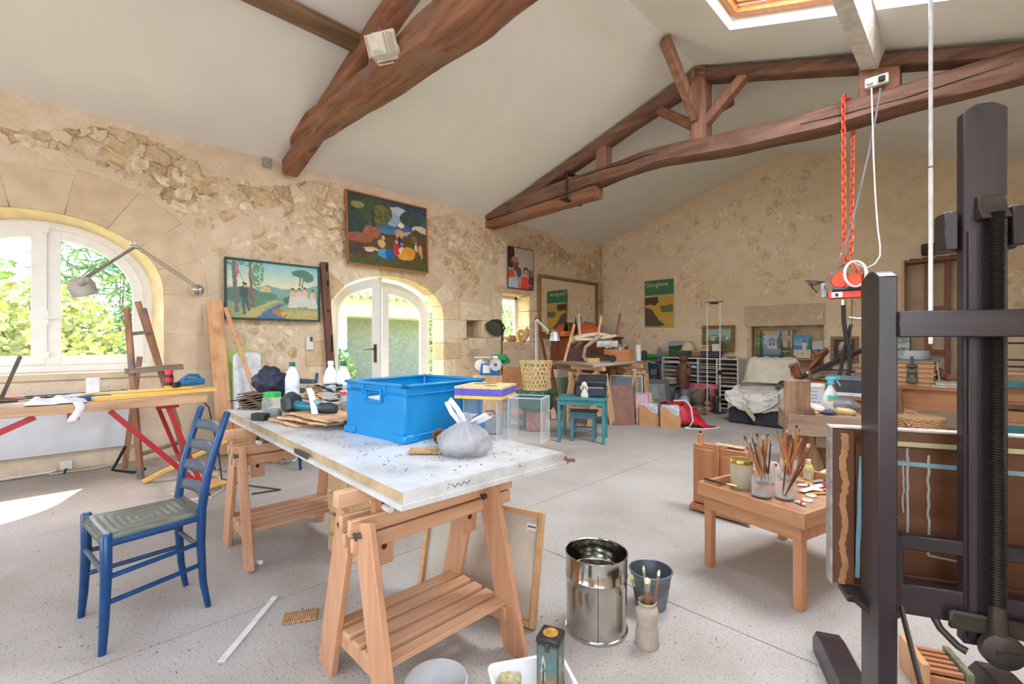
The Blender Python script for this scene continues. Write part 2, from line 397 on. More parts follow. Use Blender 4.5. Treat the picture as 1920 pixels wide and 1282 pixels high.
    # ---- loose rubble stones standing proud of the plaster, each one a piece of its wall
def voro(rng,u0,u1,z0,z1,su,sz):
    pts=[];nz=int((z1-z0)/sz)
    for k in range(nz+1):
        for i in range(int((u1-u0)/su)+1):
            pts.append((u0+(i+.5*(k%2)+rng.uniform(-.46,.46))*su,z0+(k+rng.uniform(-.42,.42))*sz))
    P=np.array(pts);cells=[]
    for i,p in enumerate(P):
        poly=[(p[0]-su,p[1]-sz*1.2),(p[0]+su,p[1]-sz*1.2),(p[0]+su,p[1]+sz*1.2),(p[0]-su,p[1]+sz*1.2)]
        dd=np.abs(P-p);near=np.where((dd[:,0]<2.1*su)&(dd[:,1]<2.4*sz))[0]
        for j in near:
            if j==i:continue
            q=P[j];mx,mz=(p+q)/2;nx,nz_=q-p;out=[]
            for a in range(len(poly)):
                A,B=poly[a],poly[(a+1)%len(poly)];da=(A[0]-mx)*nx+(A[1]-mz)*nz_;db=(B[0]-mx)*nx+(B[1]-mz)*nz_
                if da<=0:out.append(A)
                if da*db<0:t=da/(da-db);out.append((A[0]+(B[0]-A[0])*t,A[1]+(B[1]-A[1])*t))
            poly=out
            if len(poly)<3:break
        if len(poly)>=4:cells.append((p,poly))
    return cells
def stones(wall,cells,to3,ok,rng,limit,mats,hmin=.003,hmax=.011):
    n=0
    rng.shuffle(cells)
    for p,poly in cells:
        if n>=limit:break
        c=np.mean(poly,axis=0)
        if not ok(c[0],c[1]):continue
        sh=rng.uniform(.72,.9);h=rng.uniform(hmin,hmax);out=[]
        for a in range(len(poly)):
            A=np.array(poly[a]);B=np.array(poly[(a+1)%len(poly)])
            for t in(.12,.5,.88):out.append(c+(A*(1-t)+B*t-c)*sh*rng.uniform(.9,1.06))
        k=len(out);mb=MB();vs=[]
        for s_,hh in((1,-.03),(.97,h*.55),(.78,h)):
            for q in out:u=c+(q-c)*s_;vs.append(to3(u[0],u[1],hh+rng.uniform(-.002,.002)))
        vs.append(to3(c[0],c[1],h*1.15));f=[]
        for r in(0,1):
            for a in range(k):f.append([r*k+a,r*k+(a+1)%k,(r+1)*k+(a+1)%k,(r+1)*k+a])
        for a in range(k):f.append([2*k+a,2*k+(a+1)%k,3*k])
        mb.add(vs,f);part('stone',mb,rng.choice(mats),wall,angle=60);n+=1
rg=random.Random(5)
def okL(y,z):
    if blocked_left(y,z,.42):return False
    if math.hypot(y+.12,(z-1.5)*1.05)<1.6:return False
    v=float(fbm(np.array([y*1.3]),np.array([z*1.3]),3,77)[0])
    return z<3.1 and z>.75 and v>(.42 if y>1.9 else .43)
stones(wallL,voro(rg,-.4,8.8,.7,3.4,.23,.13),lambda u,z,h:(h,u,z),okL,rg,290,M_ST)
def okB(x,z):
    if z>roofz(x)-.12 or z<.5:return False
    for x0,x1,z0,z1 in(BN,CUP,LINT):
        if x0-.25<x<x1+.25 and z0-.2<z<z1+.2:return False
    return float(fbm(np.array([x*1.1]),np.array([z*1.1]),3,31)[0])>.52
M_STB=[plain('gable_stone_%s'%k,c,.95,0,.1,14,.15,.3)for k,c in(('a',(228,205,173)),('b',(220,196,163)),('c',(234,214,186)))]
stones(wallB,voro(rg,.05,7.2,.6,4.4,.24,.15),lambda u,z,h:(u,YW-h,z),okB,rg,170,M_STB,.003,.010)
# ---- dressed stones round the openings (each block a piece of wall_left)
def ring(o,nv,t,mats,hj,depth=.30,jamb=True,proud=.012,gap=.004,name='arch_stone'):
    yc,a,s,sp,cr=o
    def pt(th,e):
        c_,s_=math.cos(th),math.sin(th);ex=2/2.1
        return(yc+(a+e)*math.copysign(abs(c_)**ex,c_),sp+(cr-sp+e)*abs(s_)**ex)
    for i in range(nv):
        t0,t1=math.pi*i/nv,math.pi*(i+1)/nv;m=6;tt=t*rg.uniform(.85,1.15)
        inn=[pt(t0+(t1-t0)*k/m,0)for k in range(m+1)];ou=[pt(t0+(t1-t0)*k/m,tt)for k in range(m+1)]
        c=np.mean(inn+ou,axis=0);poly=[tuple(c+(np.array(q)-c)*(1-gap/.25))for q in inn+ou[::-1]]
        mb=MB().prism(poly,depth+proud,Matrix(((0,0,1,-depth),(1,0,0,0),(0,1,0,0),(0,0,0,1))))
        part(name,mb,rg.choice(mats),wallL,bev=.006)
    if jamb:
        for sgn in(1,-1):
            z=max(s,0)
            while z<sp-.02:
                h=min(hj*rg.uniform(.8,1.2),sp-z);h=sp-z if sp-z-h<.12 else h;ww=t*rg.uniform(.7,1.25)
                y0=yc+sgn*a;part('jamb_stone',MB().box((-depth/2+proud/2,y0+sgn*ww/2,z+h/2),(depth+proud,ww,h-gap)),rg.choice(mats),wallL,bev=.006);z+=h
M_BAND=[plain('arch_plaster_%s'%k,c,.9,0,.05,5,.15,.1)for k,c in(('a',(216,194,164)),('b',(214,191,161)))]
M_REVEAL=plain('yellow_limestone',(236,214,172),.85,0,.05,8,.2,.1)
ring(OPEN['win'],9,.42,M_BAND,.4,.05,True,.005,.0012)
ring(OPEN['door'],9,.30,M_ASH,.32)
def arch_outline(yc,a,s,sp,cr,n=24):
    pr=[(yc+a,s)]
    for k in range(n+1):
        th=math.pi*k/n;c_,s_=math.cos(th),math.sin(th);ex=2/2.1
        pr.append((yc+a*math.copysign(abs(c_)**ex,c_),sp+(cr-sp)*abs(s_)**ex))
    pr.append((yc-a,s));return pr
def reveal(o,w_,d0,d1,t):
    """splayed plaster reveal from the wall opening o at depth d0 to the frame outline w_ at depth d1, with a hidden flange added to block light"""
    A,B,C=arch_outline(*o),arch_outline(*w_),arch_outline(o[0],o[1]+t,o[2],o[3],o[4]+t);k=len(A);mb=MB()
    mb.add([(d0,*p)for p in A]+[(d1,*p)for p in B]+[(d1,*p)for p in C],[[i,i+1,k+i+1,k+i]for i in range(k-1)]+[[k+i,k+i+1,2*k+i+1,2*k+i]for i in range(k-1)]);return mb
part('arch_reveal',reveal(OPEN['win'],(-.07,.79,.92,1.68,2.36),.002,-.24,.26),M_REVEAL,wallL,angle=60)
part('sill_stone',MB().box((-.19,-.12,.895),(.42,1.96,.07)),M_BAND[0],wallL,bev=.01)
for y0,y1,z0,z1,nm in((SMALL[0]-.2,SMALL[1]+.05,SMALL[3],SMALL[3]+.14,'lintel_stone'),(SMALL[0]-.02,SMALL[1]-.1,SMALL[2]-.16,SMALL[2],'sill_stone'),(NICHE[0]-.12,NICHE[1]+.2,NICHE[3],NICHE[3]+.3,'lintel_stone'),(NICHE[0]-.28,NICHE[0],NICHE[2]-.02,NICHE[3],'quoin_stone'),(NICHE[1],NICHE[1]+.26,NICHE[2],NICHE[3],'quoin_stone'),(NICHE[0]-.3,NICHE[0]+.06,NICHE[2]-.3,NICHE[2]-.03,'quoin_stone'),(NICHE[0]+.07,NICHE[1]+.1,NICHE[2]-.2,NICHE[2],'sill_stone')):
    part(nm,MB().box((-.19,(y0+y1)/2,(z0+z1)/2),(.40,y1-y0-.006,z1-z0-.006)),rg.choice(M_ASH),wallL,bev=.01)
for sgn,yy in((-1,SMALL[0]),(1,SMALL[1])):
    z=SMALL[2]
    for h in(.28,.3,.29):
        ww=rg.uniform(.14,.3);part('quoin_stone',MB().box((-.19,yy+sgn*ww/2,z+h/2),(.40,ww,h-.006)),rg.choice(M_ASH),wallL,bev=.008);z+=h
y0,y1,z0,z1=NICHE
part('niche_back',MB().box((-.24,(y0+y1)/2,(z0+z1)/2),(.04,y1-y0,z1-z0)),plain('niche_grey',(150,136,112),.9),wallL)
part('lintel_stone',MB().box(((LINT[0]+LINT[1])/2,YW+.1,(LINT[2]+LINT[3])/2),(LINT[1]-LINT[0],.24,LINT[3]-LINT[2])),plain('limewashed_lintel',(206,188,160),.9,0,.05,14,.2,.3),wallB,bev=.008)
# right and rear walls (behind and beside the camera), each with an unseen glazed bay added for fill light
mb=MB()
mb.box((XR+.15,(YR-2.4)/2,1.8),(.3,-2.4-YR,3.6));mb.box((XR+.15,(.4+YW)/2,1.8),(.3,YW-.4,3.6));mb.box((XR+.15,-1.,.35),(.3,2.8,.7));mb.box((XR+.15,-1.,3.15),(.3,2.8,.9))
struct('wall_right',mb,M_BEIGE)
mb=MB();mb.box((.5,YR-.15,2.2),(1.0,.3,4.5));mb.box((6.35,YR-.15,2.2),(1.9,.3,4.5));mb.box((3.2,YR-.15,.25),(4.4,.3,.5));mb.box((3.2,YR-.15,3.8),(4.4,.3,1.4))
struct('wall_rear',mb,M_BEIGE)
for nm,c,s_,ax in(('window_3',(XR+.12,-1.0,1.7),(2.8,2.0),'y'),('window_4',(3.2,YR-.15,1.8),(4.4,2.6),'x')):
    e=sempty(nm,c);f=MB();W_,H_=s_
    def bx(a,b,w_,h_):f.box((0,a,b)if ax=='y' else(a,0,b),(.06,w_,h_)if ax=='y' else(w_,.06,h_))
    for sg in(-1,1):bx(sg*(W_/2-.03),0,.06,H_);bx(0,sg*(H_/2-.03),W_,.06)
    for k in(-1,0,1):bx(k*W_/4,0,.05,H_)
    part('window_frame',f,M_WHITE,e);part('pane',MB().box((0,0,0),(.006,W_,H_)if ax=='y' else(W_,.006,H_)),M_PANE,e)
    # ---------------------------------------------------------------- floor: saw-cut concrete bays
def floormat():
    m,n,b=newmat('pale_concrete');L=n.links;tc=N(n,'ShaderNodeTexCoord')
    n1=N(n,'ShaderNodeTexNoise',i_Scale=.9,i_Detail=6.,i_Roughness=.6);L.new(tc.outputs['Object'],n1.inputs[0])
    r=ramp(n,[(.3,(160,150,138)),(.5,(178,170,161)),(.72,(190,185,178))]);L.new(n1.outputs[0],r.inputs[0])
    n2=N(n,'ShaderNodeTexNoise',i_Scale=110.,i_Detail=3.);L.new(tc.outputs['Object'],n2.inputs[0])
    r2=ramp(n,[(.30,(176,168,158)),(.44,(255,255,255))]);L.new(n2.outputs[0],r2.inputs[0])
    mx=N(n,'ShaderNodeMix',data_type='RGBA',blend_type='MULTIPLY');mx.inputs[0].default_value=.8;L.new(r.outputs[0],mx.inputs[6]);L.new(r2.outputs[0],mx.inputs[7])
    v=N(n,'ShaderNodeTexVoronoi',i_Scale=16.);L.new(tc.outputs['Object'],v.inputs[0])
    sc=N(n,'ShaderNodeSeparateColor');L.new(v.outputs['Color'],sc.inputs[0])
    th=N(n,'ShaderNodeMath',operation='MULTIPLY');th.inputs[1].default_value=.022;L.new(sc.outputs[0],th.inputs[0])
    sc.inputs
    lt=N(n,'ShaderNodeMath',operation='LESS_THAN');L.new(v.outputs['Distance'],lt.inputs[0])
    pw=N(n,'ShaderNodeMath',operation='POWER');pw.inputs[1].default_value=6.;L.new(sc.outputs[0],pw.inputs[0])
    sz=N(n,'ShaderNodeMath',operation='MULTIPLY');sz.inputs[1].default_value=.09;L.new(pw.outputs[0],sz.inputs[0]);L.new(sz.outputs[0],lt.inputs[1])
    m3=N(n,'ShaderNodeMix',data_type='RGBA');L.new(lt.outputs[0],m3.inputs[0]);L.new(mx.outputs[2],m3.inputs[6]);m3.inputs[7].default_value=(*lin((112,94,80)),1)
    L.new(m3.outputs[2],b.inputs['Base Color']);b.inputs['Roughness'].default_value=.7;b.inputs['Specular IOR Level'].default_value=.3
    bump(n,b,n2.outputs[0],.2,.004);return m
M_FLOOR=floormat()
fl=struct('floor',MB().box((XR/2,(YW+YR)/2,-.08),(XR+.4,YW-YR+.4,.13)),plain('joint_dirt',(96,86,76),.9))
xs=[-.02,1.83,3.68,XR+.05];ys=[YR-.05,-1.57,2.04,5.65,YW+.05]
for i in range(3):
    for j in range(4):
        x0,x1,y0,y1=xs[i]+.003,xs[i+1]-.003,ys[j]+.003,ys[j+1]-.003
        part('concrete_slab',MB().box(((x0+x1)/2,(y0+y1)/2,-.012),(x1-x0,y1-y0,.024)),M_FLOOR,fl,smooth=False)
        # ---------------------------------------------------------------- ceiling slopes with roof windows
ce=sempty('ceiling',(0,0,0));u1=Vector((RX,0,RZ-ZT)).normalized()
mb=MB();mb.add([(-.02,YR,ZT-.006),(RX,YR,RZ),(RX,YW+.05,RZ),(-.02,YW+.05,ZT-.006)],[(0,1,2,3)])
mb.add([(-.05,YR,ZT+.11),(RX,YR,RZ+.12),(RX,YW+.05,RZ+.12),(-.05,YW+.05,ZT+.11)],[(3,2,1,0)])
part('left_slope',mb,M_CEIL,ce,smooth=False)
XB=[RX,4.32,5.28,5.45,6.5,XR+.05];YB_=[YR,-3.0,-.9,-.1,1.75,2.35,4.66,YW+.05]
mb=MB();holes=[]
for i in range(5):
    for j in range(7):
        q=[(XB[i],YB_[j]),(XB[i+1],YB_[j]),(XB[i+1],YB_[j+1]),(XB[i],YB_[j+1])]
        if i in(1,3)and j in(1,3,5):holes.append(q);continue  # only the far pair is in view; nearer pairs added for daylight
        mb.add([(x,y,roofz(x)if x>RX else RZ)for x,y in q],[(0,1,2,3)])
        mb.add([(x,y,(roofz(x)if x>RX else RZ)+.12)for x,y in q],[(3,2,1,0)])
for q in holes:
    vs=[Vector((x,y,roofz(x)))for x,y in q];mb.add(vs+[v+nrm*.17 for v in vs],[(0,1,5,4),(1,2,6,5),(2,3,7,6),(3,0,4,7)])
part('right_slope',mb,M_CEIL,ce,smooth=False)
p0,p1=Vector((5.35,1.9,roofz(5.35)-.07)),Vector((5.35,5.33,roofz(5.35)-.07))
part('boxed_purlin',MB().bar(p0,p1,.14,.22,nrm),plain('off_white_boxing',(214,210,202),.8),ce,bev=.004)
M_PINE=wood('orange_pine',(196,128,70),(214,150,90),'y',8,.4)
for k,q in enumerate(holes):
    e=sempty('window_%d'%(5+k),(0,0,0));vs=[Vector((x,y,roofz(x)))+nrm*.13 for x,y in q];c=sum(vs,Vector())/4
    f=MB()
    for a in range(4):
        A=vs[a]+(c-vs[a])*.05;B=vs[(a+1)%4]+(c-vs[(a+1)%4])*.05;f.bar(A,B,.09,.07,nrm)
        A=vs[a]+(c-vs[a])*.14+nrm*.04;B=vs[(a+1)%4]+(c-vs[(a+1)%4])*.14+nrm*.04;f.bar(A,B,.05,.05,nrm)
    part('window_frame',f,M_PINE,e,bev=.004)
    g=[v+(c-v)*.1+nrm*.05 for v in vs];part('pane',MB().add(g,[(0,1,2,3)]),M_PANE,e,smooth=False)
    # ---------------------------------------------------------------- window_1 (arched) and door_1 (arched double door)
def band(mb,o,w_,x0,x1,bottom=True,side=None):
    """arched frame band of width w_, between depths x0..x1; side = keep only +1 / -1 half"""
    yc,a,s,sp,cr=o;A=arch_outline(*o);B=arch_outline(yc,a-w_,s+(w_ if bottom else 0),sp,cr-w_)
    for i in range(len(A)-1):
        q=[A[i],A[i+1],B[i+1],B[i]]
        if side and sum((p[0]-yc)*side for p in q)<-1e-6:continue
        mb.weld=1;mb.add([(x0,*p)for p in q]+[(x1,*p)for p in q],[(3,2,1,0),(4,5,6,7),(0,1,5,4),(2,3,7,6)])
    if bottom:
        if side:mb.box(((x0+x1)/2,yc+side*(a/2+.001),s+w_/2),(abs(x1-x0)-.002,a-.004,w_))
        else:mb.box(((x0+x1)/2,yc,s+w_/2),(abs(x1-x0)-.002,2*a-.002,w_))
    return B
def arch_pane(o,w_,x,side,yc):
    B=arch_outline(o[0],o[1]-w_,o[2]+w_,o[3],o[4]-w_);P=[p for p in B if(p[0]-yc)*side>=-1e-6]
    P=P+[(yc,o[4]-w_),(yc,o[2]+w_)]if side>0 else[(yc,o[2]+w_),(yc,o[4]-w_)]+P
    return MB().add([(x,*p)for p in P],[list(range(len(P)))])
M_IRON=plain('brown_iron',(92,74,60),.5,.6)
W1=(-.07,.80,.93,1.68,2.37);win=sempty('window_1',(-.24,0,0));mb=MB();band(mb,W1,.075,-.05,.02)
part('window_frame',mb,M_WHITE,win,bev=.004)
for sg in(1,-1):
    ins=(W1[0],W1[1]-.072,W1[2]+.07,W1[3],W1[4]-.072);mb=MB();band(mb,ins,.088,-.03,.035,True,sg)
    mb2=MB();mb2.box((.0025,W1[0]+sg*.052,(ins[2]+ins[4])/2),(.071,.098,ins[4]-ins[2]-.02));mb.merge(mb2)
    sash=part('sash',mb,M_WHITE,win,bev=.004);part('pane',arch_pane(ins,.08,0,sg,W1[0]),M_PANE,sash,smooth=False)
mb=MB().cyl((.05,W1[0],1.1),(.05,W1[0],2.3),.008,None,8);mb.box((.05,W1[0],1.45),(.03,.035,.14));mb.box((.075,W1[0]+.03,1.45),(.015,.1,.02));mb.box((.05,W1[0],1.1),(.03,.04,.06));mb.box((.05,W1[0],2.28),(.03,.04,.06))
part('window_bolt',mb,M_WHITE,win)
D1=(3.47,.86,0.0,1.57,2.13);dr=sempty('door_1',(-.30,0,0));mb=MB();band(mb,D1,.06,-.06,.02,False)
part('door_frame',mb,M_WHITE,dr,bev=.004)
def leaf(sg):
    ins=(D1[0],D1[1]-.055,D1[2]+.01,D1[3],D1[4]-.06);mb=MB();band(mb,ins,.115,-.025,.03,True,sg)
    mb.box((.0025,D1[0]+sg*.06,(ins[2]+ins[4])/2),(.061,.113,ins[4]-ins[2]-.04));mb.box((.0025,D1[0]+sg*.4,.3),(.03,.66,.6))
    return mb,ins
mb,ins=leaf(1);l1=part('door_leaf',mb,M_WHITE,dr,bev=.004);part('pane',arch_pane(ins,.11,0,1,D1[0]),M_PANE,l1,smooth=False)
mb,ins=leaf(-1);hinge=Vector((0.03,D1[0]-D1[1]+.06,0));RM=Matrix.Translation(hinge)@rotm(R(-62))@Matrix.Translation(-hinge)
mb.xf(RM);l2=part('door_leaf',mb,M_WHITE,dr,bev=.004);pn=arch_pane(ins,.11,0,-1,D1[0]).xf(RM);part('pane',pn,M_PANE,l2,smooth=False)
hb=MB().box((.04,D1[0]-.06,1.07),(.012,.04,.24));hb.cyl((.04,D1[0]-.06,1.13),(.1,D1[0]-.06,1.13),.008,None,8);hb.cyl((.095,D1[0]-.055,1.13),(.095,D1[0]-.18,1.125),.009,None,8)
part('door_handle',hb.xf(RM),M_IRON,l2,label='brown iron lever handle on long plate')
# small deep window
y0,y1,z0,z1=SMALL;w2=sempty('window_2',(-.36,0,0));f=MB()
for yy in(y0+.03,y1-.03):f.box((0,yy,(z0+z1)/2),(.06,.06,z1-z0))
for zz in(z0+.03,z1-.03):f.box((0,(y0+y1)/2,zz),(.06,y1-y0,.06))
part('window_frame',f,M_WHITE,w2,bev=.004);part('pane',MB().box((0,(y0+y1)/2,(z0+z1)/2),(.005,y1-y0-.1,z1-z0-.1)),M_PANE,w2)
# white panel under window_1
p=struct('trim_1',MB().box((.042,-.60,.47),(.03,2.3,.56)),plain('white_board',(212,212,214),.6,0,.02),bev=.004)
# ================================================================ OUTSIDE
M_GRASS=plain('sunlit_grass',(168,190,110),.9,0,.3,3)
g=struct('ground',MB().surf(lambda u,v:(-.45-u*30,-14+v*34,-.12+.06*math.sin(u*40)*math.cos(v*31)),40,40),M_GRASS)
mb=MB();rr_=random.Random(3)
for i in range(2600):
    x,y=-.6-rr_.random()**1.5*6,rr_.uniform(1.5,9);h=rr_.uniform(.08,.3);a=rr_.uniform(0,6.3);dx,dy=math.cos(a)*.012,math.sin(a)*.012
    mb.add([(x-dx,y-dy,-.12),(x+dx,y+dy,-.12),(x+rr_.uniform(-.1,.1),y+rr_.uniform(-.1,.1),-.1+h)],[(0,1,2)])
tag(part('grass',mb,plain('grass_blades',(190,210,120),.8,0,.3,8),kind='stuff'),'tall sunlit grass growing outside the arched double door','grass')
LEAF=[plain('leaf_%s'%k,c,.6,0,.35,5)for k,c in(('green',(128,158,84)),('lime',(186,204,124)),('dark',(84,128,96)),('olive',(170,176,120)),('bronze',(206,168,126)))]
for m in LEAF:m.node_tree.nodes['Principled BSDF'].inputs['Transmission Weight'].default_value=0
def bush(name,label,loc,rx,ry,rz,n,mats,ls=.12,seed=1,cat='bush',grp=None,spiky=False):
    rr=random.Random(seed);t=thing(name,label,cat,loc,0,grp)
    st=MB()
    for k in range(7):
        a=rr.uniform(0,6.28);q=(rx*.7*math.cos(a),ry*.7*math.sin(a),rz*rr.uniform(1.,1.7));st.tube([(0,0,0),(q[0]*.35,q[1]*.35,q[2]*.5),q],[.03,.02,.006],5)
    part('stem',st,plain('bark',(110,92,74),.9),t)
    for mi,m in enumerate(mats):
        mb=MB()
        for i in range(n//len(mats)):
            while True:
                p=Vector((rr.uniform(-1,1),rr.uniform(-1,1),rr.uniform(-1,1)))
                if .3<p.length<1:break
            p=Vector((p.x*rx,p.y*ry,rz+p.z*rz*.98));d=Vector((rr.uniform(-1,1),rr.uniform(-1,1),rr.uniform(-.6,.8))).normalized();l=ls*rr.uniform(.6,1.4)
            s_=d.orthogonal().normalized();s_=s_*(math.cos(i))+d.cross(s_)*math.sin(i);w_=l*(.12 if spiky else .28);l2=l*(2.6 if spiky else 1)
            mb.add([p,p+d*l2*.5+s_*w_,p+d*l2,p+d*l2*.5-s_*w_],[(0,1,2,3)])
        part('foliage',mb,m,t,kind='stuff',smooth=False)
    return t
bush('leafy_shrub','dense green shrub with bronze leaves behind left pane of arched window',(-2.6,-2.0,-.1),.95,.95,1.25,3600,LEAF[:2]+[LEAF[4]],.13,1)
bush('leafy_shrub','pale feathery shrub behind right pane of arched window',(-4.1,-.1,-.1),.9,.95,1.15,3000,[LEAF[1],LEAF[3]],.15,2)
bush('palm_bush','dark spiky evergreen seen high through right pane of arched window',(-6.3,.9,-.1),1.1,1.1,2.1,1500,[LEAF[2],LEAF[0]],.2,3,'bush',None,True)
bush('leafy_shrub','tall mixed shrub far behind the arched window',(-7.2,-2.6,-.1),2.2,2.3,1.9,4200,[LEAF[0],LEAF[1],LEAF[3]],.2,4)
bush('leafy_shrub','bright green climbing shrub behind right leaf of the double door',(-2.9,6.9,-.1),.8,.8,1.25,3000,[LEAF[0],LEAF[1],LEAF[2]],.12,5)
bush('leafy_shrub','small grey-green shrub behind left leaf of the double door',(-4.7,4.65,-.1),.5,.5,.62,1300,[LEAF[2],LEAF[0]],.1,6)
bush('leafy_shrub','yellow-green shrub just outside the small deep window',(-3.2,9.6,-.1),1.2,1.2,1.6,2200,[LEAF[1],LEAF[0]],.15,7)
hs=thing('outbuilding','cream rendered outbuilding with grey wall and low tiled eaves beyond the double door','building',(-7.5,7.2,-.1))
part('wall',MB().box((-.6,.3,1.2),(.3,5.0,2.4)),plain('grey_render',(150,148,140),.9),hs)
part('fascia',MB().box((.15,.3,2.35),(1.2,6.4,.55)),plain('cream_fascia',(236,216,172),.8),hs)
part('pier',MB().box((.2,-1.7,1.1),(.9,1.0,2.1)),plain('white_pier',(232,228,216),.8),hs)
mb=MB()
for k in range(22):mb.cyl((.95,-2.8+k*.29,2.68),(-1.2,-2.8+k*.29,3.1),.13,None,8)
part('roof_tiles',mb,plain('grey_tiles',(176,162,148),.8),hs,kind='stuff')
# ================================================================ ROOF TRUSSES
M_OAK=wood('old_oak_red',(112,72,50),(170,116,84),'x',5,.75,(136,108,92),.5)
M_OAK2=wood('old_oak_grey',(88,60,48),(138,100,80),'x',5,.75,(122,92,78),.5)
M_OAKZ=wood('old_oak_post',(122,82,64),(160,116,94),'z',6,.75)
def timber(xs,top,bot,y0,wid,seed=0,n=60,rough=.012):
    """crooked hewn beam along X with given top and bottom outlines; the face towards -Y sits at y0"""
    xs=np.array(xs,float);X=np.linspace(xs[0],xs[-1],n);T=np.interp(X,xs,top);B=np.interp(X,xs,bot);mb=MB();rng=np.random.RandomState(seed)
    k=np.array([.25,.5,.25]);sm=lambda a:np.concatenate([[a[0]],np.convolve(a,k,'valid'),[a[-1]]])
    for _ in range(3):T=sm(T);B=sm(B)
    prof=[(0,.12),(0,.5),(0,.88),(.14,1),(.5,1.01),(.86,1),(1,.88),(1,.5),(1,.12),(.86,0),(.5,0),(.14,0)];m=len(prof)
    for i,x in enumerate(X):
        for j,(a,b)in enumerate(prof):
            e=fbm(np.array([x*3.1+j*7]),np.array([j*3.3+seed]),3,seed)[0]-.5
            e2=fbm(np.array([x*2.3+j*5+90]),np.array([j*2.1+seed]),3,seed+4)[0]-.5
            mb.v.append(Vector((x,y0+a*wid+e*rough*2.5,B[i]+(T[i]-B[i])*b+e2*rough*2.5)))
    for i in range(n-1):
        for j in range(m):mb.f.append([i*m+j,i*m+(j+1)%m,(i+1)*m+(j+1)%m,(i+1)*m+j])
    mb.f.append(list(range(m))[::-1]);mb.f.append([(n-1)*m+j for j in range(m)]);return mb
def outline(pts,y):
    q=[PY(px,py,y)for px,py in pts];return np.array([p.x for p in q]),np.array([p.z for p in q])
Y2=5.30
tx,tz=outline([(912,399),(956,372),(1060,333),(1137,308),(1200,283),(1253,266),(1306,258),(1359,244),(1431,232),(1500,216),(1545,195),(1587,186),(1639,171),(1739,140),(1817,116),(1920,84)],Y2)
bx_,bz=outline([(914,412),(1000,385),(1097,352),(1159,326),(1216,307),(1275,297),(1337,287),(1400,276),(1461,258),(1500,250),(1578,237),(1655,210),(1739,187),(1920,142)],Y2)
XX=np.linspace(0.0,7.25,40)
t2=thing('roof_truss','far timber roof truss with braced king post and crooked tie beam','roof truss',(3.68,5.4,3.3))
ext=lambda xx,zz:np.interp(XX,xx,zz)
part('tie_beam',timber(XX,ext(tx,tz),ext(bx_,bz),Y2,.26,3),M_OAK2,t2,world=True,angle=50)
a,b=PY(920,418,Y2),PY(1112,362,Y2)
part('corbel',timber([0,b.x],[ext(bx_,bz)[0]-.01,np.interp(b.x,bx_,bz)-.0],[a.z-.06,np.interp(b.x,bx_,bz)-.16],Y2+.0,.24,9,30,.008),M_OAK,t2,world=True,angle=50)
def rafter(mb_name,pa,pb,y,w_,h_,mat,t,seed):
    n=24;A,B=Vector(pa),Vector(pb);mb=timber([A.x,B.x],[A.z,B.z],[A.z-h_,B.z-h_],y,w_,seed,30);return part(mb_name,mb,mat,t,world=True,angle=50)
rafter('rafter',(.15,0,roofz(.15)-.01),(3.68,0,roofz(3.68)-.03),Y2+.03,.2,.17,M_OAK2,t2,5)
rafter('rafter',(3.68,0,roofz(3.68)-.03),(7.2,0,roofz(7.2)-.03),Y2+.03,.2,.13,M_OAK2,t2,6)
kz=np.interp(3.72,tx,tz)
part('king_post',MB().bar((3.72,Y2+.13,kz-.03),(3.72,Y2+.13,4.47),.18,.20,(0,1,0)),M_OAKZ,t2,world=True,bev=.015)
a=PY(1303,240,Y2+.1)
part('strut',MB().bar((3.66,Y2+.13,a.z+.02),(PY(1228,207,Y2+.1).x,Y2+.13,PY(1228,207,Y2+.1).z+.03),.11,.12,(0,1,0)),M_OAK,t2,world=True,bev=.015)
b=PY(1412,132,Y2+.1);c=PY(1330,235,Y2+.1)
part('strut',MB().bar((3.74,Y2+.10,c.z),(b.x,Y2+.10,b.z+.05),.10,.12,(0,1,0)),M_OAKZ,t2,world=True,bev=.01)
# wind braces from king post up to the ridge, near and far side
part('brace',MB().bar((3.70,Y2+.02,kz+.24),(3.70,4.55,roofz(3.70)-.05),.11,.10,(1,0,0)),M_OAKZ,t2,world=True,bev=.01)
part('brace',MB().bar((3.72,Y2+.25,kz+.34),(3.74,6.3,roofz(3.74)-.08),.11,.10,(1,0,0)),M_OAKZ,t2,world=True,bev=.01)
x_=PY(1122,290,Y2).x;z0_=np.interp(x_,tx,tz)-.03
part('spacer_block',MB().bar((x_,Y2+.13,z0_),(x_,Y2+.13,roofz(x_)-.1),.17,.16,(0,1,0)),M_OAKZ,t2,world=True,bev=.01)
x_=PY(1646,140,Y2).x;z0_=np.interp(x_,tx,tz)-.03
part('spacer_block',MB().bar((x_,Y2+.13,z0_),(x_,Y2+.13,roofz(x_)-.1),.30,.16,(0,1,0)),M_OAKZ,t2,world=True,bev=.01)
cr_=plain('dark_crack',(48,32,26),.9);part('crack',MB().tube([PY(px,py,Y2-.004)for px,py in((1072,336),(1100,327),(1128,317),(1175,305),(1212,291),(1240,286))],[.002,.008,.006,.009,.006,.002],6),cr_,t2,world=True);part('crack',MB().tube([PY(px,py,Y2-.004)for px,py in((1500,233),(1580,214),(1690,186),(1800,150),(1900,118))],[.002,.005,.006,.005,.002],6),cr_,t2,world=True)
p=PY(1063,350,Y2-.03);mb=MB().cyl((p.x,Y2-.03,p.z-.20),(p.x,Y2-.03,p.z+.20),.014,None,8);mb.box((p.x,Y2+.13,p.z+.20),(.06,.36,.03));mb.box((p.x+.02,Y2+.05,p.z-.21),(.06,.44,.03));mb.cyl((p.x,Y2-.03,p.z+.21),(p.x,Y2-.03,p.z+.235),.03,None,6)
part('iron_strap',mb,plain('black_iron',(62,54,48),.6,.5),t2,world=True,label='iron strap bolting corbel to tie beam')
Y1=1.90
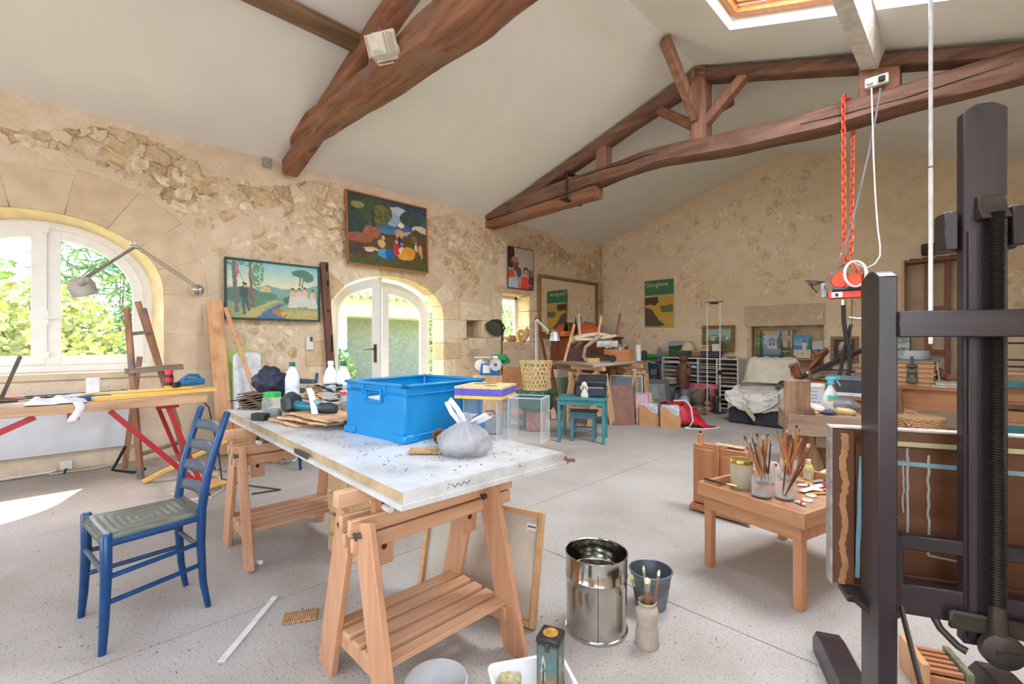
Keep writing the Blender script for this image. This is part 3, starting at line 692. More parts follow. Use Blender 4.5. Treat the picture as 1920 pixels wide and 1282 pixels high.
t1=thing('roof_truss','near timber roof truss running up out of the top of the picture','roof truss',(3.68,2.0,3.3))
tx,tz=outline([(510,292),(550,227),(594,190),(664,135),(705,106),(737,73),(767,35),(800,0)],Y1)
bx_,bz=outline([(512,298),(553,252),(588,230),(653,184),(716,143),(767,100),(819,70),(854,46),(880,16)],Y1)
tx=np.append(tx,[4.5,7.25]);tz=np.append(tz,[tz[-1]+.03,tz[-1]-.02]);bx_=np.append(bx_,[4.5,7.25]);bz=np.append(bz,[bz[-1]+.02,bz[-1]])
part('tie_beam',timber(XX,ext(tx,tz),ext(bx_,bz),Y1,.31,13,70),M_OAK,t1,world=True,angle=50)
rafter('rafter',(.1,0,roofz(.1)-.01),(3.68,0,roofz(3.68)-.03),Y1+.04,.19,.19,M_OAK,t1,15)
rafter('rafter',(3.68,0,roofz(3.68)-.03),(7.2,0,roofz(7.2)-.03),Y1+.04,.19,.15,M_OAK2,t1,16)
x_=PY(690,105,Y1).x
part('spacer_block',MB().bar((x_,Y1+.13,np.interp(x_,tx,tz)-.04),(x_,Y1+.13,roofz(x_)-.1),.2,.16,(0,1,0)),M_OAKZ,t1,world=True,bev=.01)
part('king_post',MB().bar((3.72,Y1+.13,np.interp(3.72,tx,tz)-.03),(3.72,Y1+.13,4.47),.18,.20,(0,1,0)),M_OAKZ,t1,world=True,bev=.015)
pz=roofz(2.03)
single('purlin',MB().bar((2.03,YR,pz-.06),(2.03,Y1+.06,pz-.06),.16,.10,(.28,0,-1)),wood('purlin_oak',(104,76,54),(140,108,80),'y',5,.8),'old oak purlin let into the left ceiling slope before the near truss','beam',bev=.015)
# ---- floodlight on the near tie beam
p=PY(715,85,Y1-.12);fl_=thing('floodlight','cream square floodlight bracketed to the near tie beam','floodlight',p,R(28))
TM=rotm(R(-62),'X')
mb=MB().prism([(-.10,-.10),(.10,-.10),(.10,.10),(-.10,.10)],.03,TM@Matrix.Translation((0,0,.05)));mb.lathe([(.09,.05),(.075,-.06),(.04,-.075)],n=4,M=TM@rotm(R(45))@Matrix.Scale(1.35,4))
M_CREAM=plain('cream_cast_metal',(222,214,196),.5)
part('body',mb,M_CREAM,fl_,bev=.006,smooth=False);part('lamp_glass',MB().prism([(-.08,-.075),(.08,-.075),(.08,.075),(-.08,.075)],.004,TM@Matrix.Translation((0,0,.081))),plain('dull_lamp_glass',(150,142,126),.2),fl_)
mb=MB()
for k in range(5):mb.prism([(-.09+k*.043,-.075),(-.082+k*.043,-.075),(-.082+k*.043,.075),(-.09+k*.043,.075)],.05,TM@Matrix.Translation((0,0,-.07)))
part('cooling_fins',mb,M_CREAM,fl_);part('bracket',MB().tube([(-.12,0,0),(-.13,.03,-.02),(-.1,.13,-.06),(.1,.13,-.06),(.13,.03,-.02),(.12,0,0)],.008,6),M_CREAM,fl_);part('cord',MB().tube([(.02,.05,-.05),(.08,.10,.02),(.14,.12,-.01),(.16,.14,-.08)],.006,6),plain('grey_cord',(170,168,164),.6),fl_)
# ================================================================ ON AND AGAINST THE LEFT WALL
P_=vcol('painted_print');P_matt=vcol('printed_poster',.7,.0)
def picture(name,label,A,wid,hei,loc,rotz=R(90),tilt=0.,fw=.02,fd=.03,fmat=None,cat='painting',pmat=None,group=None,inner=None,board=.012):
    t=thing(name,label,cat,loc,rotz,group);t.rotation_mode='XYZ';t.rotation_euler=(tilt,0,rotz)
    cv=bpy.data.objects.new('canvas',print_mesh('canvas',A,wid,hei,pmat or P_));COL.objects.link(cv);cv.parent=t;cv.location=(0,-fd*.5 if fmat else-board-.0006,0)
    part('backing',MB().box((0,-fd*.2 if fmat else-board/2,0),(wid,fd*.4 if fmat else board,hei)),plain('canvas_back',(196,178,150),.9),t)
    if fmat:
        f=MB()
        for sg in(-1,1):
            f.bar((-wid/2-fw,-fd/2,sg*(hei/2+fw/2)),(wid/2+fw,-fd/2,sg*(hei/2+fw/2)),fw,fd,(0,1,0));f.bar((sg*(wid/2+fw/2),-fd/2,-hei/2),(sg*(wid/2+fw/2),-fd/2,hei/2),fw,fd,(0,1,0))
        part('frame',f,fmat,t,bev=.003)
        if inner:
            f=MB();iw=inner[0]
            for sg in(-1,1):
                f.bar((-wid/2,-fd*.55,sg*(hei/2-iw/2)),(wid/2,-fd*.55,sg*(hei/2-iw/2)),iw,fd*.4,(0,1,0));f.bar((sg*(wid/2-iw/2),-fd*.55,-hei/2),(sg*(wid/2-iw/2),-fd*.55,hei/2),iw,fd*.4,(0,1,0))
            part('slip',f,inner[1],t)
    return t
def fig(cx,by,h,c,skin=(216,176,138),hair=(90,60,40),lean=0):
    w_=h*.17
    return[('poly',[(cx-w_*.55+lean*.4,by-h*.62),(cx+w_*.55+lean*.4,by-h*.62),(cx+w_,by),(cx-w_,by)],c),('ell',cx+lean*.6,by-h*.68,w_*.62,h*.16,skin),('ell',cx+lean,by-h*.92,w_*.30,h*.085,skin),('ell',cx+lean,by-h*.955,w_*.34,h*.06,hair)]
    # landscape with a standing dark figure and a row of pale figures
ops=[('grad',(120,190,196),(226,222,178),0,.42),('grad',(226,216,164),(120,166,150),.42,.55),('grad',(92,140,116),(150,158,84),.55,1.0),('poly',[(.3,.46),(.42,.40),(.6,.46),(.8,.43),(1,.33),(1,.6),(.3,.6)],(104,156,140)),('ell',.16,.6,.22,.14,(62,110,84)),('ell',.40,.60,.13,.08,(70,118,92)),('ell',.30,.74,.10,.09,(66,122,84)),('poly',[(.33,.92),(.55,.72),(.62,.72),(.5,.84),(.62,1),(.30,1)],(54,92,140)),('poly',[(.26,.82),(.5,.66),(.56,.68),(.38,.80),(.34,.95),(.22,1),(.1,1)],(176,160,92)),('poly',[(.46,.85),(.52,.80),(.66,.90),(.64,.97),(.5,.94)],(160,102,66)),('spot',.8,.92,.25,.1,(196,164,80),.55),('poly',[(.35,.44),(.45,.44),(.46,.52),(.34,.52)],(210,178,112)),('rect',.385,.38,.40,.45,(214,186,120)),('poly',[(.05,.02),(.09,.02),(.12,.9),(.08,.9)],(92,90,94)),('poly',[(.22,0),(.25,0),(.28,.8),(.24,.8)],(126,74,66)),('spot',.12,.04,.14,.07,(70,130,96),.5),('spot',.31,.16,.07,.3,(84,138,100),.6),('poly',[(.10,.05),(.12,.06),(.125,.2),(.10,.33)],(214,70,72)),('poly',[(.118,.18),(.124,.18),(.19,.42),(.184,.42)],(70,64,60)),('ell',.80,.14,.11,.07,(52,112,86)),('ell',.88,.2,.07,.09,(58,116,88)),('poly',[(.775,.2),(.79,.2),(.79,.38),(.775,.38)],(112,86,70)),('poly',[(.82,.22),(.835,.22),(.815,.4),(.80,.4)],(112,86,70)),('ell',.66,.66,.07,.08,(44,92,68))]
for cx,by in((.70,.78),(.77,.77),(.835,.75),(.93,.78)):ops+=fig(cx,by,.36,(206,204,190))
ops+=[('ell',.17,.56,.045,.12,(44,58,66)),('ell',.185,.43,.022,.04,(196,160,130)),('ell',.18,.40,.026,.025,(40,44,50)),('poly',[(.145,.62),(.2,.62),(.235,.86),(.215,.88),(.18,.72),(.185,.93),(.165,.94)],(42,66,66))]
M_TEALF=plain('dark_teal_frame',(38,70,74),.5)
a,b=PX(424,487,.04),PX(597,607,.04);c=PX(597,498,.04)
picture('landscape_painting','teal framed landscape with dark standing figure and four pale dancers',raster(190,124,ops,3)*.84+38,1.02,.66,(.05,(a.y+b.y)/2-.01,(c.z+b.z)/2+.0),R(90),R(-2),.022,.035,M_TEALF)
ops=[('grad',(52,66,84),(70,110,150),0,.5),('grad',(92,74,40),(84,84,40),.5,1),('ell',.62,.20,.16,.13,(186,194,206)),('ell',.55,.28,.10,.1,(150,170,196)),('ell',.80,.22,.16,.12,(62,72,70)),('ell',.92,.36,.12,.06,(206,198,170)),('ell',.66,.34,.04,.04,(232,224,190)),('poly',[(.3,.44),(.75,.42),(.75,.5),(.3,.5)],(70,126,178)),('spot',.1,.3,.16,.34,(48,68,50),.8),('spot',.34,.2,.2,.2,(62,84,46),.75),('spot',.4,.24,.12,.14,(124,108,40),.5),('ell',.12,.16,.08,.05,(150,146,70)),('poly',[(.28,.2),(.32,.2),(.33,.5),(.27,.5)],(70,62,44)),('poly',[(.48,.12),(.5,.14),(.36,.46),(.33,.46)],(112,96,60)),('poly',[(.75,.48),(.84,.36),(1,.42),(1,.62),(.6,.6)],(86,72,40)),('poly',[(.42,.5),(.8,.5),(.75,.6),(.42,.58)],(92,66,34)),('ell',.28,.52,.10,.09,(170,100,70)),('ell',.14,.62,.16,.07,(160,92,66)),('ell',.12,.80,.16,.1,(78,60,50)),('spot',.3,.95,.4,.1,(80,88,46),.5),('ell',.82,.52,.05,.05,(132,92,50)),('ell',.27,.76,.09,.025,(228,180,140)),('ell',.25,.79,.05,.015,(232,222,206)),('ell',.44,.80,.09,.07,(70,160,214)),('ell',.5,.8,.06,.08,(34,90,160)),('ell',.40,.66,.045,.06,(214,186,110)),('ell',.42,.57,.022,.03,(226,172,130)),('ell',.63,.48,.05,.08,(214,150,100)),('ell',.635,.58,.03,.07,(32,52,116)),('ell',.72,.45,.07,.02,(216,160,110),-.3),('ell',.585,.72,.035,.10,(200,50,60)),('ell',.59,.6,.02,.03,(220,150,110)),('ell',.66,.72,.045,.06,(236,206,184)),('ell',.655,.62,.018,.03,(190,130,90)),('ell',.75,.75,.09,.10,(226,152,44)),('ell',.70,.81,.10,.05,(232,166,60)),('ell',.77,.6,.02,.03,(110,92,50)),('ell',.85,.65,.02,.06,(230,200,180)),('ell',.91,.67,.03,.08,(216,150,100)),('ell',.93,.76,.015,.05,(214,150,104)),('ell',.85,.57,.014,.02,(200,120,80))]
a,b=PX(648,367,.06),PX(800,513,.06);c=PX(800,396,.06);d=PX(650,500,.06)
picture('figure_painting','dark gilt edged painting of a seated group in a stormy landscape above the arched door',raster(200,144,ops,8),b.y-a.y-.04,.97,(.05,(a.y+b.y)/2,(c.z+b.z)/2-.0+.02),R(90),R(-3),.02,.045,wood('gilt_wood',(150,92,44),(180,116,60),'z',8,.4))
ops=[('grad',(196,184,176),(176,164,156),0,1),('spot',.1,.22,.16,.3,(58,34,34),.8),('ell',.29,.42,.12,.17,(132,70,56)),('ell',.27,.3,.13,.08,(172,120,100)),('ell',.42,.6,.1,.12,(70,84,104)),('ell',.12,.68,.14,.13,(220,74,60)),('ell',.18,.9,.22,.17,(186,200,212)),('poly',[(.5,.7),(.78,.68),(.84,1),(.5,1)],(228,76,50)),('ell',.70,.54,.11,.1,(100,52,44)),('ell',.70,.57,.06,.06,(216,168,138)),('spot',.9,.8,.1,.3,(96,50,58),.7),('ell',.92,.62,.05,.06,(150,120,110)),('poly',[(.35,.72),(.4,.7),(.5,1),(.42,1)],(222,120,100))]
a,b=PX(952,467,.03),PX(999,541,.03);c=PX(999,474,.03)
pz=picture('hanging_print','small hanging print of red-cloaked figures above the small deep window',raster(60,76,ops,4),b.y-a.y,.74,(.035,(a.y+b.y)/2,(c.z+b.z)/2),R(90),0,.012,.014,plain('black_batten',(44,38,36),.6),'print',P_matt)
part('hanging_string',MB().tube([(-.3,-.01,.38),(0,-.012,.5),(.3,-.01,.38)],.003,5),plain('string',(170,150,120),.8),pz)
# mirror in gilt frame, flush on the wall
a,b,c=PX(1011,512,.07),PX(1122,628,.07),PX(1122,528,.07);zc=(c.z+PX(1011,625,.07).z)/2;hm=1.15;wm_=b.y-a.y
mr=thing('mirror','large gilt framed mirror on the left wall by the far corner','mirror',(.0,(a.y+b.y)/2,1.93))
MG=wood('mirror_gilt',(128,90,54),(160,118,76),'y',8,.4);f=MB();m_,n_,b_=newmat('silvered_glass');b_.inputs['Metallic'].default_value=1;b_.inputs['Roughness'].default_value=.02;b_.inputs['Base Color'].default_value=(.86,.84,.8,1)
H_=1.22
for sg in(-1,1):
    f.box((.05,0,sg*(H_/2-.03)),(.05,wm_,.06));f.box((.05,sg*(wm_/2-.03),0),(.05,.06,H_-.12))
    f.box((.07,0,sg*(H_/2-.05)),(.03,wm_-.08,.02));f.box((.07,sg*(wm_/2-.05),0),(.03,.02,H_-.12))
part('frame',f,MG,mr,bev=.006);part('mirror_glass',MB().box((.045,0,0),(.008,wm_-.1,H_-.1)),m_,mr,smooth=False)
# dark slotted timber beside the landscape
a=PX(605,492,.06);M_DK=wood('dark_timber',(92,58,46),(128,86,72),'z',6,.7)
tt=thing('old_timber','dark slotted timber standing upright beside the teal framed landscape','timber',(.13,2.46,0));part('post',MB().bar((0,.12,0),(-.05,-.01,a.z),.09,.07,(1,0,0)),M_DK,tt,bev=.006)
mb=MB()
for z_,h_ in((2.18,.1),(1.98,.07),(1.62,.03),(1.2,.22)):mb.box((.0005-.05*z_/a.z+.034,.12-.13*z_/a.z+(.02 if h_>.05 else 0),z_),(.006,.025,h_))
part('mortises',mb,plain('mortise_dark',(38,26,22),.9),tt,kind='stuff')
# thermostat, junction box, socket
def plate(name,label,c,dy,dz,mat,cat,extra=None):
    t=thing(name,label,cat,c);part('plate',MB().box((.012,0,0),(.024,dy,dz)),mat,t,bev=.003)
    if extra:extra(t)
    return t
M_PLA=plain('white_plastic',(226,224,216),.4,0,.02)
c=PX(580,643,.02);plate('thermostat','small white thermostat on the wall under the teal framed landscape',c,.085,.17,M_PLA,'thermostat',lambda t:part('display',MB().box((.026,.015,.05),(.004,.035,.06)),plain('grey_display',(90,92,86),.3),t))
c=PX(500,306,.02);plate('junction_box','grey junction box on the wall beside the near truss end',c,.10,.10,plain('grey_box',(150,146,136),.5),'junction box',lambda t:part('cover',MB().box((.026,0,0),(.006,.085,.085)),plain('grey_cover',(160,156,146),.5),t))
c=PX(124,871,.03);so=plate('wall_socket','white socket box low on the wall under the worktable',c,.085,.085,M_PLA,'socket');part('cable_stub',MB().tube([(.03,0,-.03),(.05,-.02,-.09),(.05,-.08,-.12)],.008,6),plain('black_rubber',(32,30,30),.6),so)
mb=MB().tube([(.03,-.9,.02),(.03,-.05,.025),(.03,.0,.04)],.012,6);mb.tube([(.05,-.05,.014),(.09,.25,.014),(.06,.45,.03),(.03,.56,.14),(.02,.58,.28)],.006,6)
single('wall_cable',mb,plain('white_cable',(214,206,190),.6),'white cable running along foot of wall under worktable','cable')
# wall lamp
M_ALU=plain('brushed_aluminium',(188,186,180),.3,.9);M_CHR=plain('chrome',(214,216,220),.08,1,.02);M_GREYL=plain('grey_lamp_enamel',(172,168,158),.4)
B_=PX(370,543,.06);E_=PX(252,463,.55);H2=PX(150,528,.95)
wl=thing('wall_lamp','swing arm wall lamp with grey shade reaching across the arched window','lamp',B_)
mb=MB().lathe([(.0,0),(.055,0),(.06,.015),(.05,.03),(.03,.045),(0,.05)],n=20,M=rotm(R(90),'Y'));mb.sph((.06,.02,0),.025);part('base',mb,M_CHR,wl)
mb=MB().tube([B_+Vector((.06,0,0)),E_],.007,8);mb.tube([B_+Vector((.06,.0,.03)),E_+Vector((0,0,.025))],.004,6);part('lower_arm',mb,M_ALU,wl,world=True)
d=(H2-E_);N_=H2-d*.12;mb=MB().tube([E_,N_],.013,8);mb.tube([E_+Vector((0,0,.05)),E_,N_+Vector((0,0,.02)),H2],.005,6);part('upper_arm',mb,M_ALU,wl,world=True)
mb=MB().cyl(E_-Vector((0,.03,0)),E_+Vector((0,.03,0)),.02,None,10);mb.tube([E_,E_+Vector((-.02,-.03,.06))],.006,6);part('elbow',mb,M_ALU,wl,world=True)
SM=Matrix.Translation(H2)@rotm(R(18),'X')@rotm(R(14),'Y')
mb=MB().lathe([(.082,-.105),(.086,-.03),(.07,.02),(.03,.035),(0,.038)],n=24);mb.cyl((.07,.0,.0),(.13,.03,.03),.03,.02,10);mb.xf(SM);part('lamp_shade',mb,M_GREYL,wl,world=True,solid=.003)
part('bulb',MB().sph((0,0,-.05),(.03,.03,.04)).xf(SM),plain('frosted_bulb',(236,236,240),.3),wl,world=True)
# planks leaning by the window
def leaning(name,label,cat,a,b,w_,t_,mat,up=(1,0,0),grp=None):
    t=thing(name,label,cat,(a[0],a[1],0),0,grp);part('board',MB().bar(a,b,w_,t_,up),mat,t,world=True,bev=.003);return t
M_LP=wood('pale_plank',(206,152,104),(226,178,132),'z',7,.6,(190,130,86),.55)
a,b=PX(425,858,.36),PX(402,563,.10);leaning('plank','wide pale plank leaning on the wall right of the arched window','plank',(a.x,a.y,.02),b,.15,.035,M_LP)
a,b=PX(470,760,.42),PX(418,577,.12);leaning('batten','thin pale batten leaning beside the wide plank','batten',(a.x+.16,a.y+.20,.02),b+Vector((.10,0,0)),.04,.03,M_LP)
a,b=PX(441,858,.14),PX(441,655,.05);leaning('green_board','lime green board standing behind the wide plank','board',(.16,a.y-.02,.01),(.08,a.y,PX(441,655,.08).z),.30,.015,plain('lime_green_board',(176,206,112),.7,0,.03))
c=PX(446,745,.22);mb=MB();n_=12;w2_=.14
poly=[(-w2_,0),(w2_,0),(w2_,.62)]+[(w2_-.06*(1-math.cos(R(90*k/6))),.62+.06*math.sin(R(90*k/6)))for k in range(1,7)]+[(-w2_+.06*(1-math.cos(R(90*k/6))),.62+.06*math.sin(R(90*k/6)))for k in range(6,0,-1)]+[(-w2_,.62)]
mb.prism(poly,.05,Matrix(((0,0,1,0),(1,0,0,0),(0,1,0,0),(0,0,0,1))))
single('plastic_screen',mb,plain('translucent_white',(222,226,230),.4),'white round-cornered plastic panel standing before green board','screen',loc=(.24,c.y+.08,.422),bev=.01)
bx=thing('pine_box','low pine box holding up the white panel by the wall','box',(.30,c.y+.10,0));mb=MB()
for sg in(-1,1):mb.box((0,sg*.16,.21),(.22,.02,.42));mb.box((sg*.12,0,.21),(.02,.34,.42))
part('side_panel',mb,M_LP,bx,bev=.003);part('top_panel',MB().box((0,0,.41),(.24,.34,.02)),M_LP,bx)
# ================================================================ RED-LEGGED WORKTABLE BY THE ARCHED WINDOW
M_RED=plain('red_enamel',(170,36,44),.4,.0,.06);M_TOP=wood('worn_table_ply',(176,132,96),(206,166,128),'y',6,.6,(150,112,84),.6);M_YEL=wood('yellow_pine',(232,184,84),(244,204,112),'y',7,.5)
M_BLK=plain('black_rubber2',(34,33,34),.5)
wt=thing('worktable','wooden worktable with red steel folding legs under the arched window','table',(1.35,-.25,0))
TZ=.80
part('table_top',MB().box((1.32,-.28,TZ-.03),(.80,2.26,.06)),M_TOP,wt,world=True,bev=.003)
part('metal_edge',MB().box((1.725,-1.0,TZ-.004),(.02,1.0,.022)),M_RED,wt,world=True)
for sg,yt,yf in((1,.60,.84),(-1,-1.14,-1.38)):
    for x0,x1 in((1.66,1.70),(1.0,.95)):
        lg=part('leg',MB().bar((x0,yt,TZ-.065),(x1,yf,.01),.045,.03,(0,1,0)),M_RED,wt,world=True)
        part('foot_pad',MB().box((x1,yf,.012),(.06,.05,.024)),M_BLK,lg,world=True)
    part('leg_hinge',MB().box((1.66,yt,TZ-.07),(.06,.14,.025)),M_RED,wt,world=True)
    part('leg_crossbar',MB().bar((1.68,yt+.17*sg,.22),(.97,yt+.17*sg,.22),.03,.03),M_RED,wt,world=True)
    a=Vector((1.68,.27 if sg>0 else-.10,TZ-.07));b=Vector((1.69,yt+.21*sg,.08))
    part('brace',MB().bar(a,b,.035,.03,(1,0,0)),M_RED,wt,world=True)
part('latch',MB().box((1.70,.08,TZ-.085),(.02,.06,.05)),M_RED,wt,world=True)
def onW(px,py,dz=0):return PZ(px,py,TZ+dz)
p0,p1=Vector((1.58,.18,TZ+.015)),Vector((1.36,.96,TZ+.015))
single('yellow_board',MB().bar(p0,p1,.12,.03),M_YEL,'bright yellow pine board lying across right end of the red-legged worktable','board',bev=.002)
single('yellow_board',MB().bar((1.50,.10,TZ+.041),(1.38,.80,TZ+.041),.05,.018),M_YEL,'narrow yellow pine strip on top of the bright yellow board','board',bev=.002)
# clamps
def clamp(a,b,label,colr,barm):
    a,b=Vector(a),Vector(b);t=thing('bar_clamp',label,'clamp',(a+b)/2,0,'clamps on the red-legged worktable');d=(b-a).normalized()
    part('bar',MB().bar(a,b,.018,.010),barm,t,world=True)
    part('handle',MB().cyl(a-d*.02,a+d*.13,.017,.013,10),colr,t,world=True);part('jaw',MB().bar(a+d*.15,a+d*.15+Vector((0.06,.02,.01)),.02,.02),barm,t,world=True);part('fixed_jaw',MB().bar(b-d*.03,b-d*.03+Vector((.06,.02,.0)),.02,.02),barm,t,world=True);return t
M_STL=plain('dark_steel',(92,86,82),.4,.7);M_ORG=plain('orange_plastic',(226,96,52),.45)
clamp((1.10,-.55,TZ+.018),(1.0,.42,TZ+.018),'long dark bar clamp at the back of the red-legged worktable',M_RED,M_STL)
clamp((1.18,-.30,TZ+.017),(1.14,.40,TZ+.017),'orange handled bar clamp in the middle of the red-legged worktable',M_ORG,M_STL)
clamp((1.30,-.52,TZ+.018),(1.22,-.02,TZ+.018),'short red handled bar clamp beside the white rag',M_RED,M_STL)
t=thing('power_tool','black and orange corded tool at left end of the red-legged worktable','power tool',(1.56,-.36,TZ));part('body',MB().tube([(0,-.18,.05),(0,-.02,.05),(0,.1,.04)],[.045,.04,.03],12),M_BLK,t);part('grip_band',MB().cyl((0,-.02,.05),(0,.07,.044),.044,.036,14),M_ORG,t);part('nozzle',MB().cyl((0,.1,.04),(0,.18,.035),.018,.012,10),M_STL,t)
a=PX(38,668,1.45);b=PZ(2,748,TZ+.02);single('steel_bar',MB().bar(b,a,.022,.008,(1,0,0)),plain('bar_grey',(128,124,120),.4,.5),'grey steel bar propped up at left edge of the picture on the worktable','bar')
def rag(name,label,c,sx,sy,h,mat,cat,seed=0,drape=None,n=26):
    def f(u,v):
        x,y=(u-.5)*sx,(v-.5)*sy;e=min(u,v,1-u,1-v)
        q=noise.noise(Vector((x*9+seed,y*9,seed)))*.5+noise.noise(Vector((x*22+seed,y*22,seed*2)))*.35
        w_=1+.25*noise.noise(Vector((u*4,v*4,seed+9)))
        return(c[0]+x*w_,c[1]+y*w_,c[2]+.004+max(0,h*(.35+q))*min(1,e*6+.15))
    return single(name,MB().surf(f,n,n),mat,label,cat,solid=.003,angle=80)
M_CLOTH=plain('white_cloth',(222,220,220),.9,0,.04)
rag('rag','crumpled white rag on front edge of the red-legged worktable',(1.58,.0,TZ),.22,.30,.08,M_CLOTH,'rag',3)
single('rag_strip',MB().surf(lambda u,v:(1.728+.004*math.sin(u*9),.07+v*.05+.02*math.sin(u*5),TZ+.02-u*.14),10,2),M_CLOTH,'ragged white strip hanging over the front edge of the worktable','rag',solid=.002)
single('folder',MB().box((1.50,.17,TZ+.018),(.13,.22,.036),.1),plain('blue_card',(38,74,140),.5),'dark blue folder under loose papers on the red-legged worktable','folder',bev=.003)
for k,(x,y,w_,h_,r_,z_)in enumerate([(1.38,.12,.21,.15,.4,.004),(1.34,.30,.2,.14,-.3,.004),(1.36,.42,.21,.15,.2,.008),(1.44,.14,.18,.13,.9,.040)]):
    single('paper_sheet',MB().surf(lambda u,v:(x+((u-.5)*w_)*math.cos(r_)-((v-.5)*h_)*math.sin(r_),y+((u-.5)*w_)*math.sin(r_)+((v-.5)*h_)*math.cos(r_),TZ+z_+.012*(u*u)),6,4),plain('paper%d'%(k%2),((214,210,196),(228,228,226))[k%2],.8),('cream paper sheet left of the blue folder','white paper sheet behind the yellow board','cream paper sheet lying by the spray can','white paper sheet lying on the blue folder')[k],'paper','papers on the red-legged worktable',solid=.001)
single('white_block',MB().box((1.17,.20,TZ+.07),(.05,.07,.14),.3),plain('foam_white',(240,240,238),.9),'small white foam block standing behind the papers','block',bev=.003)
t=thing('spray_can','red capped black spray can with yellow base on the worktable','spray can',(1.30,.66,TZ+.0));part('can',MB().lathe([(.0,0),(.033,.0),(.034,.01),(.034,.13),(.028,.15)],n=20),plain('black_can',(40,30,32),.35),t);part('base_band',MB().lathe([(.0345,.0),(.0348,.06)],n=20,caps=False),plain('yellow_band',(232,190,40),.4),t);part('label_band',MB().lathe([(.0346,.09),(.0348,.125)],n=20,caps=False),plain('red_band',(200,48,50),.4),t);part('cap',MB().lathe([(.029,.15),(.029,.185),(.026,.19),(0,.19)],n=20),plain('red_cap',(206,50,56),.4),t)
t=thing('power_tool','blue cordless jigsaw at right end of the yellow board','power tool',(1.36,.80,TZ+.052),.5);part('body',MB().tube([(0,-.1,.03),(0,0,.035),(0,.11,.03)],[.025,.036,.028],12),plain('tool_blue',(40,110,158),.45),t);part('handle',MB().tube([(0,-.08,.05),(0,-.02,.09),(0,.06,.085),(0,.1,.04)],.014,8),plain('tool_blue',(40,110,158),.45),t);part('nose',MB().box((0,-.12,.02),(.04,.05,.04)),M_BLK,t,bev=.004)
mb=MB().tube([(1.68,.80,TZ-.02),(1.71,.86,TZ-.1),(1.68,.9,.5),(1.7,.92,.40),(1.66,.96,.1),(1.7,1.15,.012),(2.0,1.3,.012),(1.95,1.1,.012)],.006,6)
single('black_cable',mb,M_BLK,'black cable hanging from right end of worktable to floor','cable')
# ---- old studio easel behind the worktable
M_EAS=wood('paint_spattered_wood',(142,98,70),(176,130,98),'z',7,.7,(104,106,108),.5);M_EAS2=wood('spattered_tray',(110,96,82),(140,128,112),'y',12,.8,(206,206,204),.62)
f1,f2=PZ(264,897),PZ(222,873);f2=Vector((.24,f2.y+.03,0))
ez=thing('studio_easel','old paint-spattered wooden easel standing between worktable and arched window','easel',(.5,.6,0))
tp=[PX(238,577,.62),PX(258,565,.42),PX(268,578,.52)]
part('front_leg',MB().bar(f1,tp[0],.05,.03,(1,-1,0)),M_EAS,ez,world=True,bev=.003)
g=PX(316,745,.58);dirv=(g-tp[2]);part('front_leg',MB().bar(tp[2]+dirv*2.05,tp[2],.05,.03,(1,-1,0)),M_EAS,ez,world=True,bev=.003)
h_=PX(262,668,.42);part('back_leg',MB().bar(f2,h_,.045,.03,(1,0,0)),M_EAS,ez,world=True,bev=.003)
part('mast',MB().bar(tp[1]+(Vector((.28,tp[1].y+.34,.35))-tp[1]),tp[1],.045,.03,(1,-1,0)),M_EAS,ez,world=True,bev=.003)
a,b=PX(234,696,.66),PX(342,687,.66);part('tray',MB().bar(a,b,.12,.05),M_EAS2,ez,world=True,bev=.004)
a,b=PX(243,626,.6),PX(283,622,.55);part('crossbar',MB().bar(a,b,.05,.03),M_EAS2,ez,world=True,bev=.003)
a,b=PX(262,852,.6),PX(340,828,.5);part('lower_crossbar',MB().bar(a,b,.05,.03),M_EAS2,ez,world=True,bev=.003)
part('strap',MB().tube([(.62,.44,.28),(.5,.36,.06),(.55,.5,.02),(.62,.58,.05)],.014,6),M_BLK,ez,world=True)
# yellow batten on the floor and offcut pile behind the blue chair
a,b=PZ(268,903,.015),PZ(425,825,.28);single('yellow_batten',MB().bar(a,b,.045,.03),M_YEL,'long yellow pine batten lying aslant behind the blue chair','batten',bev=.002)
rr=random.Random(9)
for k in range(9):
    px,py=rr.uniform(362,440),rr.uniform(893,926);c=PZ(px,py);a_=rr.uniform(-.2,1.3);l=rr.uniform(.08,.2);d=Vector((-math.sin(a_),math.cos(a_),0))*l
    single('wood_offcut',MB().bar(c-d/2+Vector((0,0,.012+.018*(k%3))),c+d/2+Vector((0,0,.012+.018*(k%3))),.04,.016),M_YEL if k%2 else M_LP,ORD[k]+' sawn pine offcut from the bottom of the pile behind the blue chair','offcut','pine offcuts in the pile behind the blue chair',bev=.001)
single('extension_lead',MB().tube([PZ(360,890,.008),PZ(410,893,.008),PZ(420,915,.008),PZ(395,932,.008),PZ(350,938,.008),PZ(322,925,.008)],.006,6),plain('white_cable',(214,206,190),.6),'loop of white cord on floor around the pine offcuts','cord')
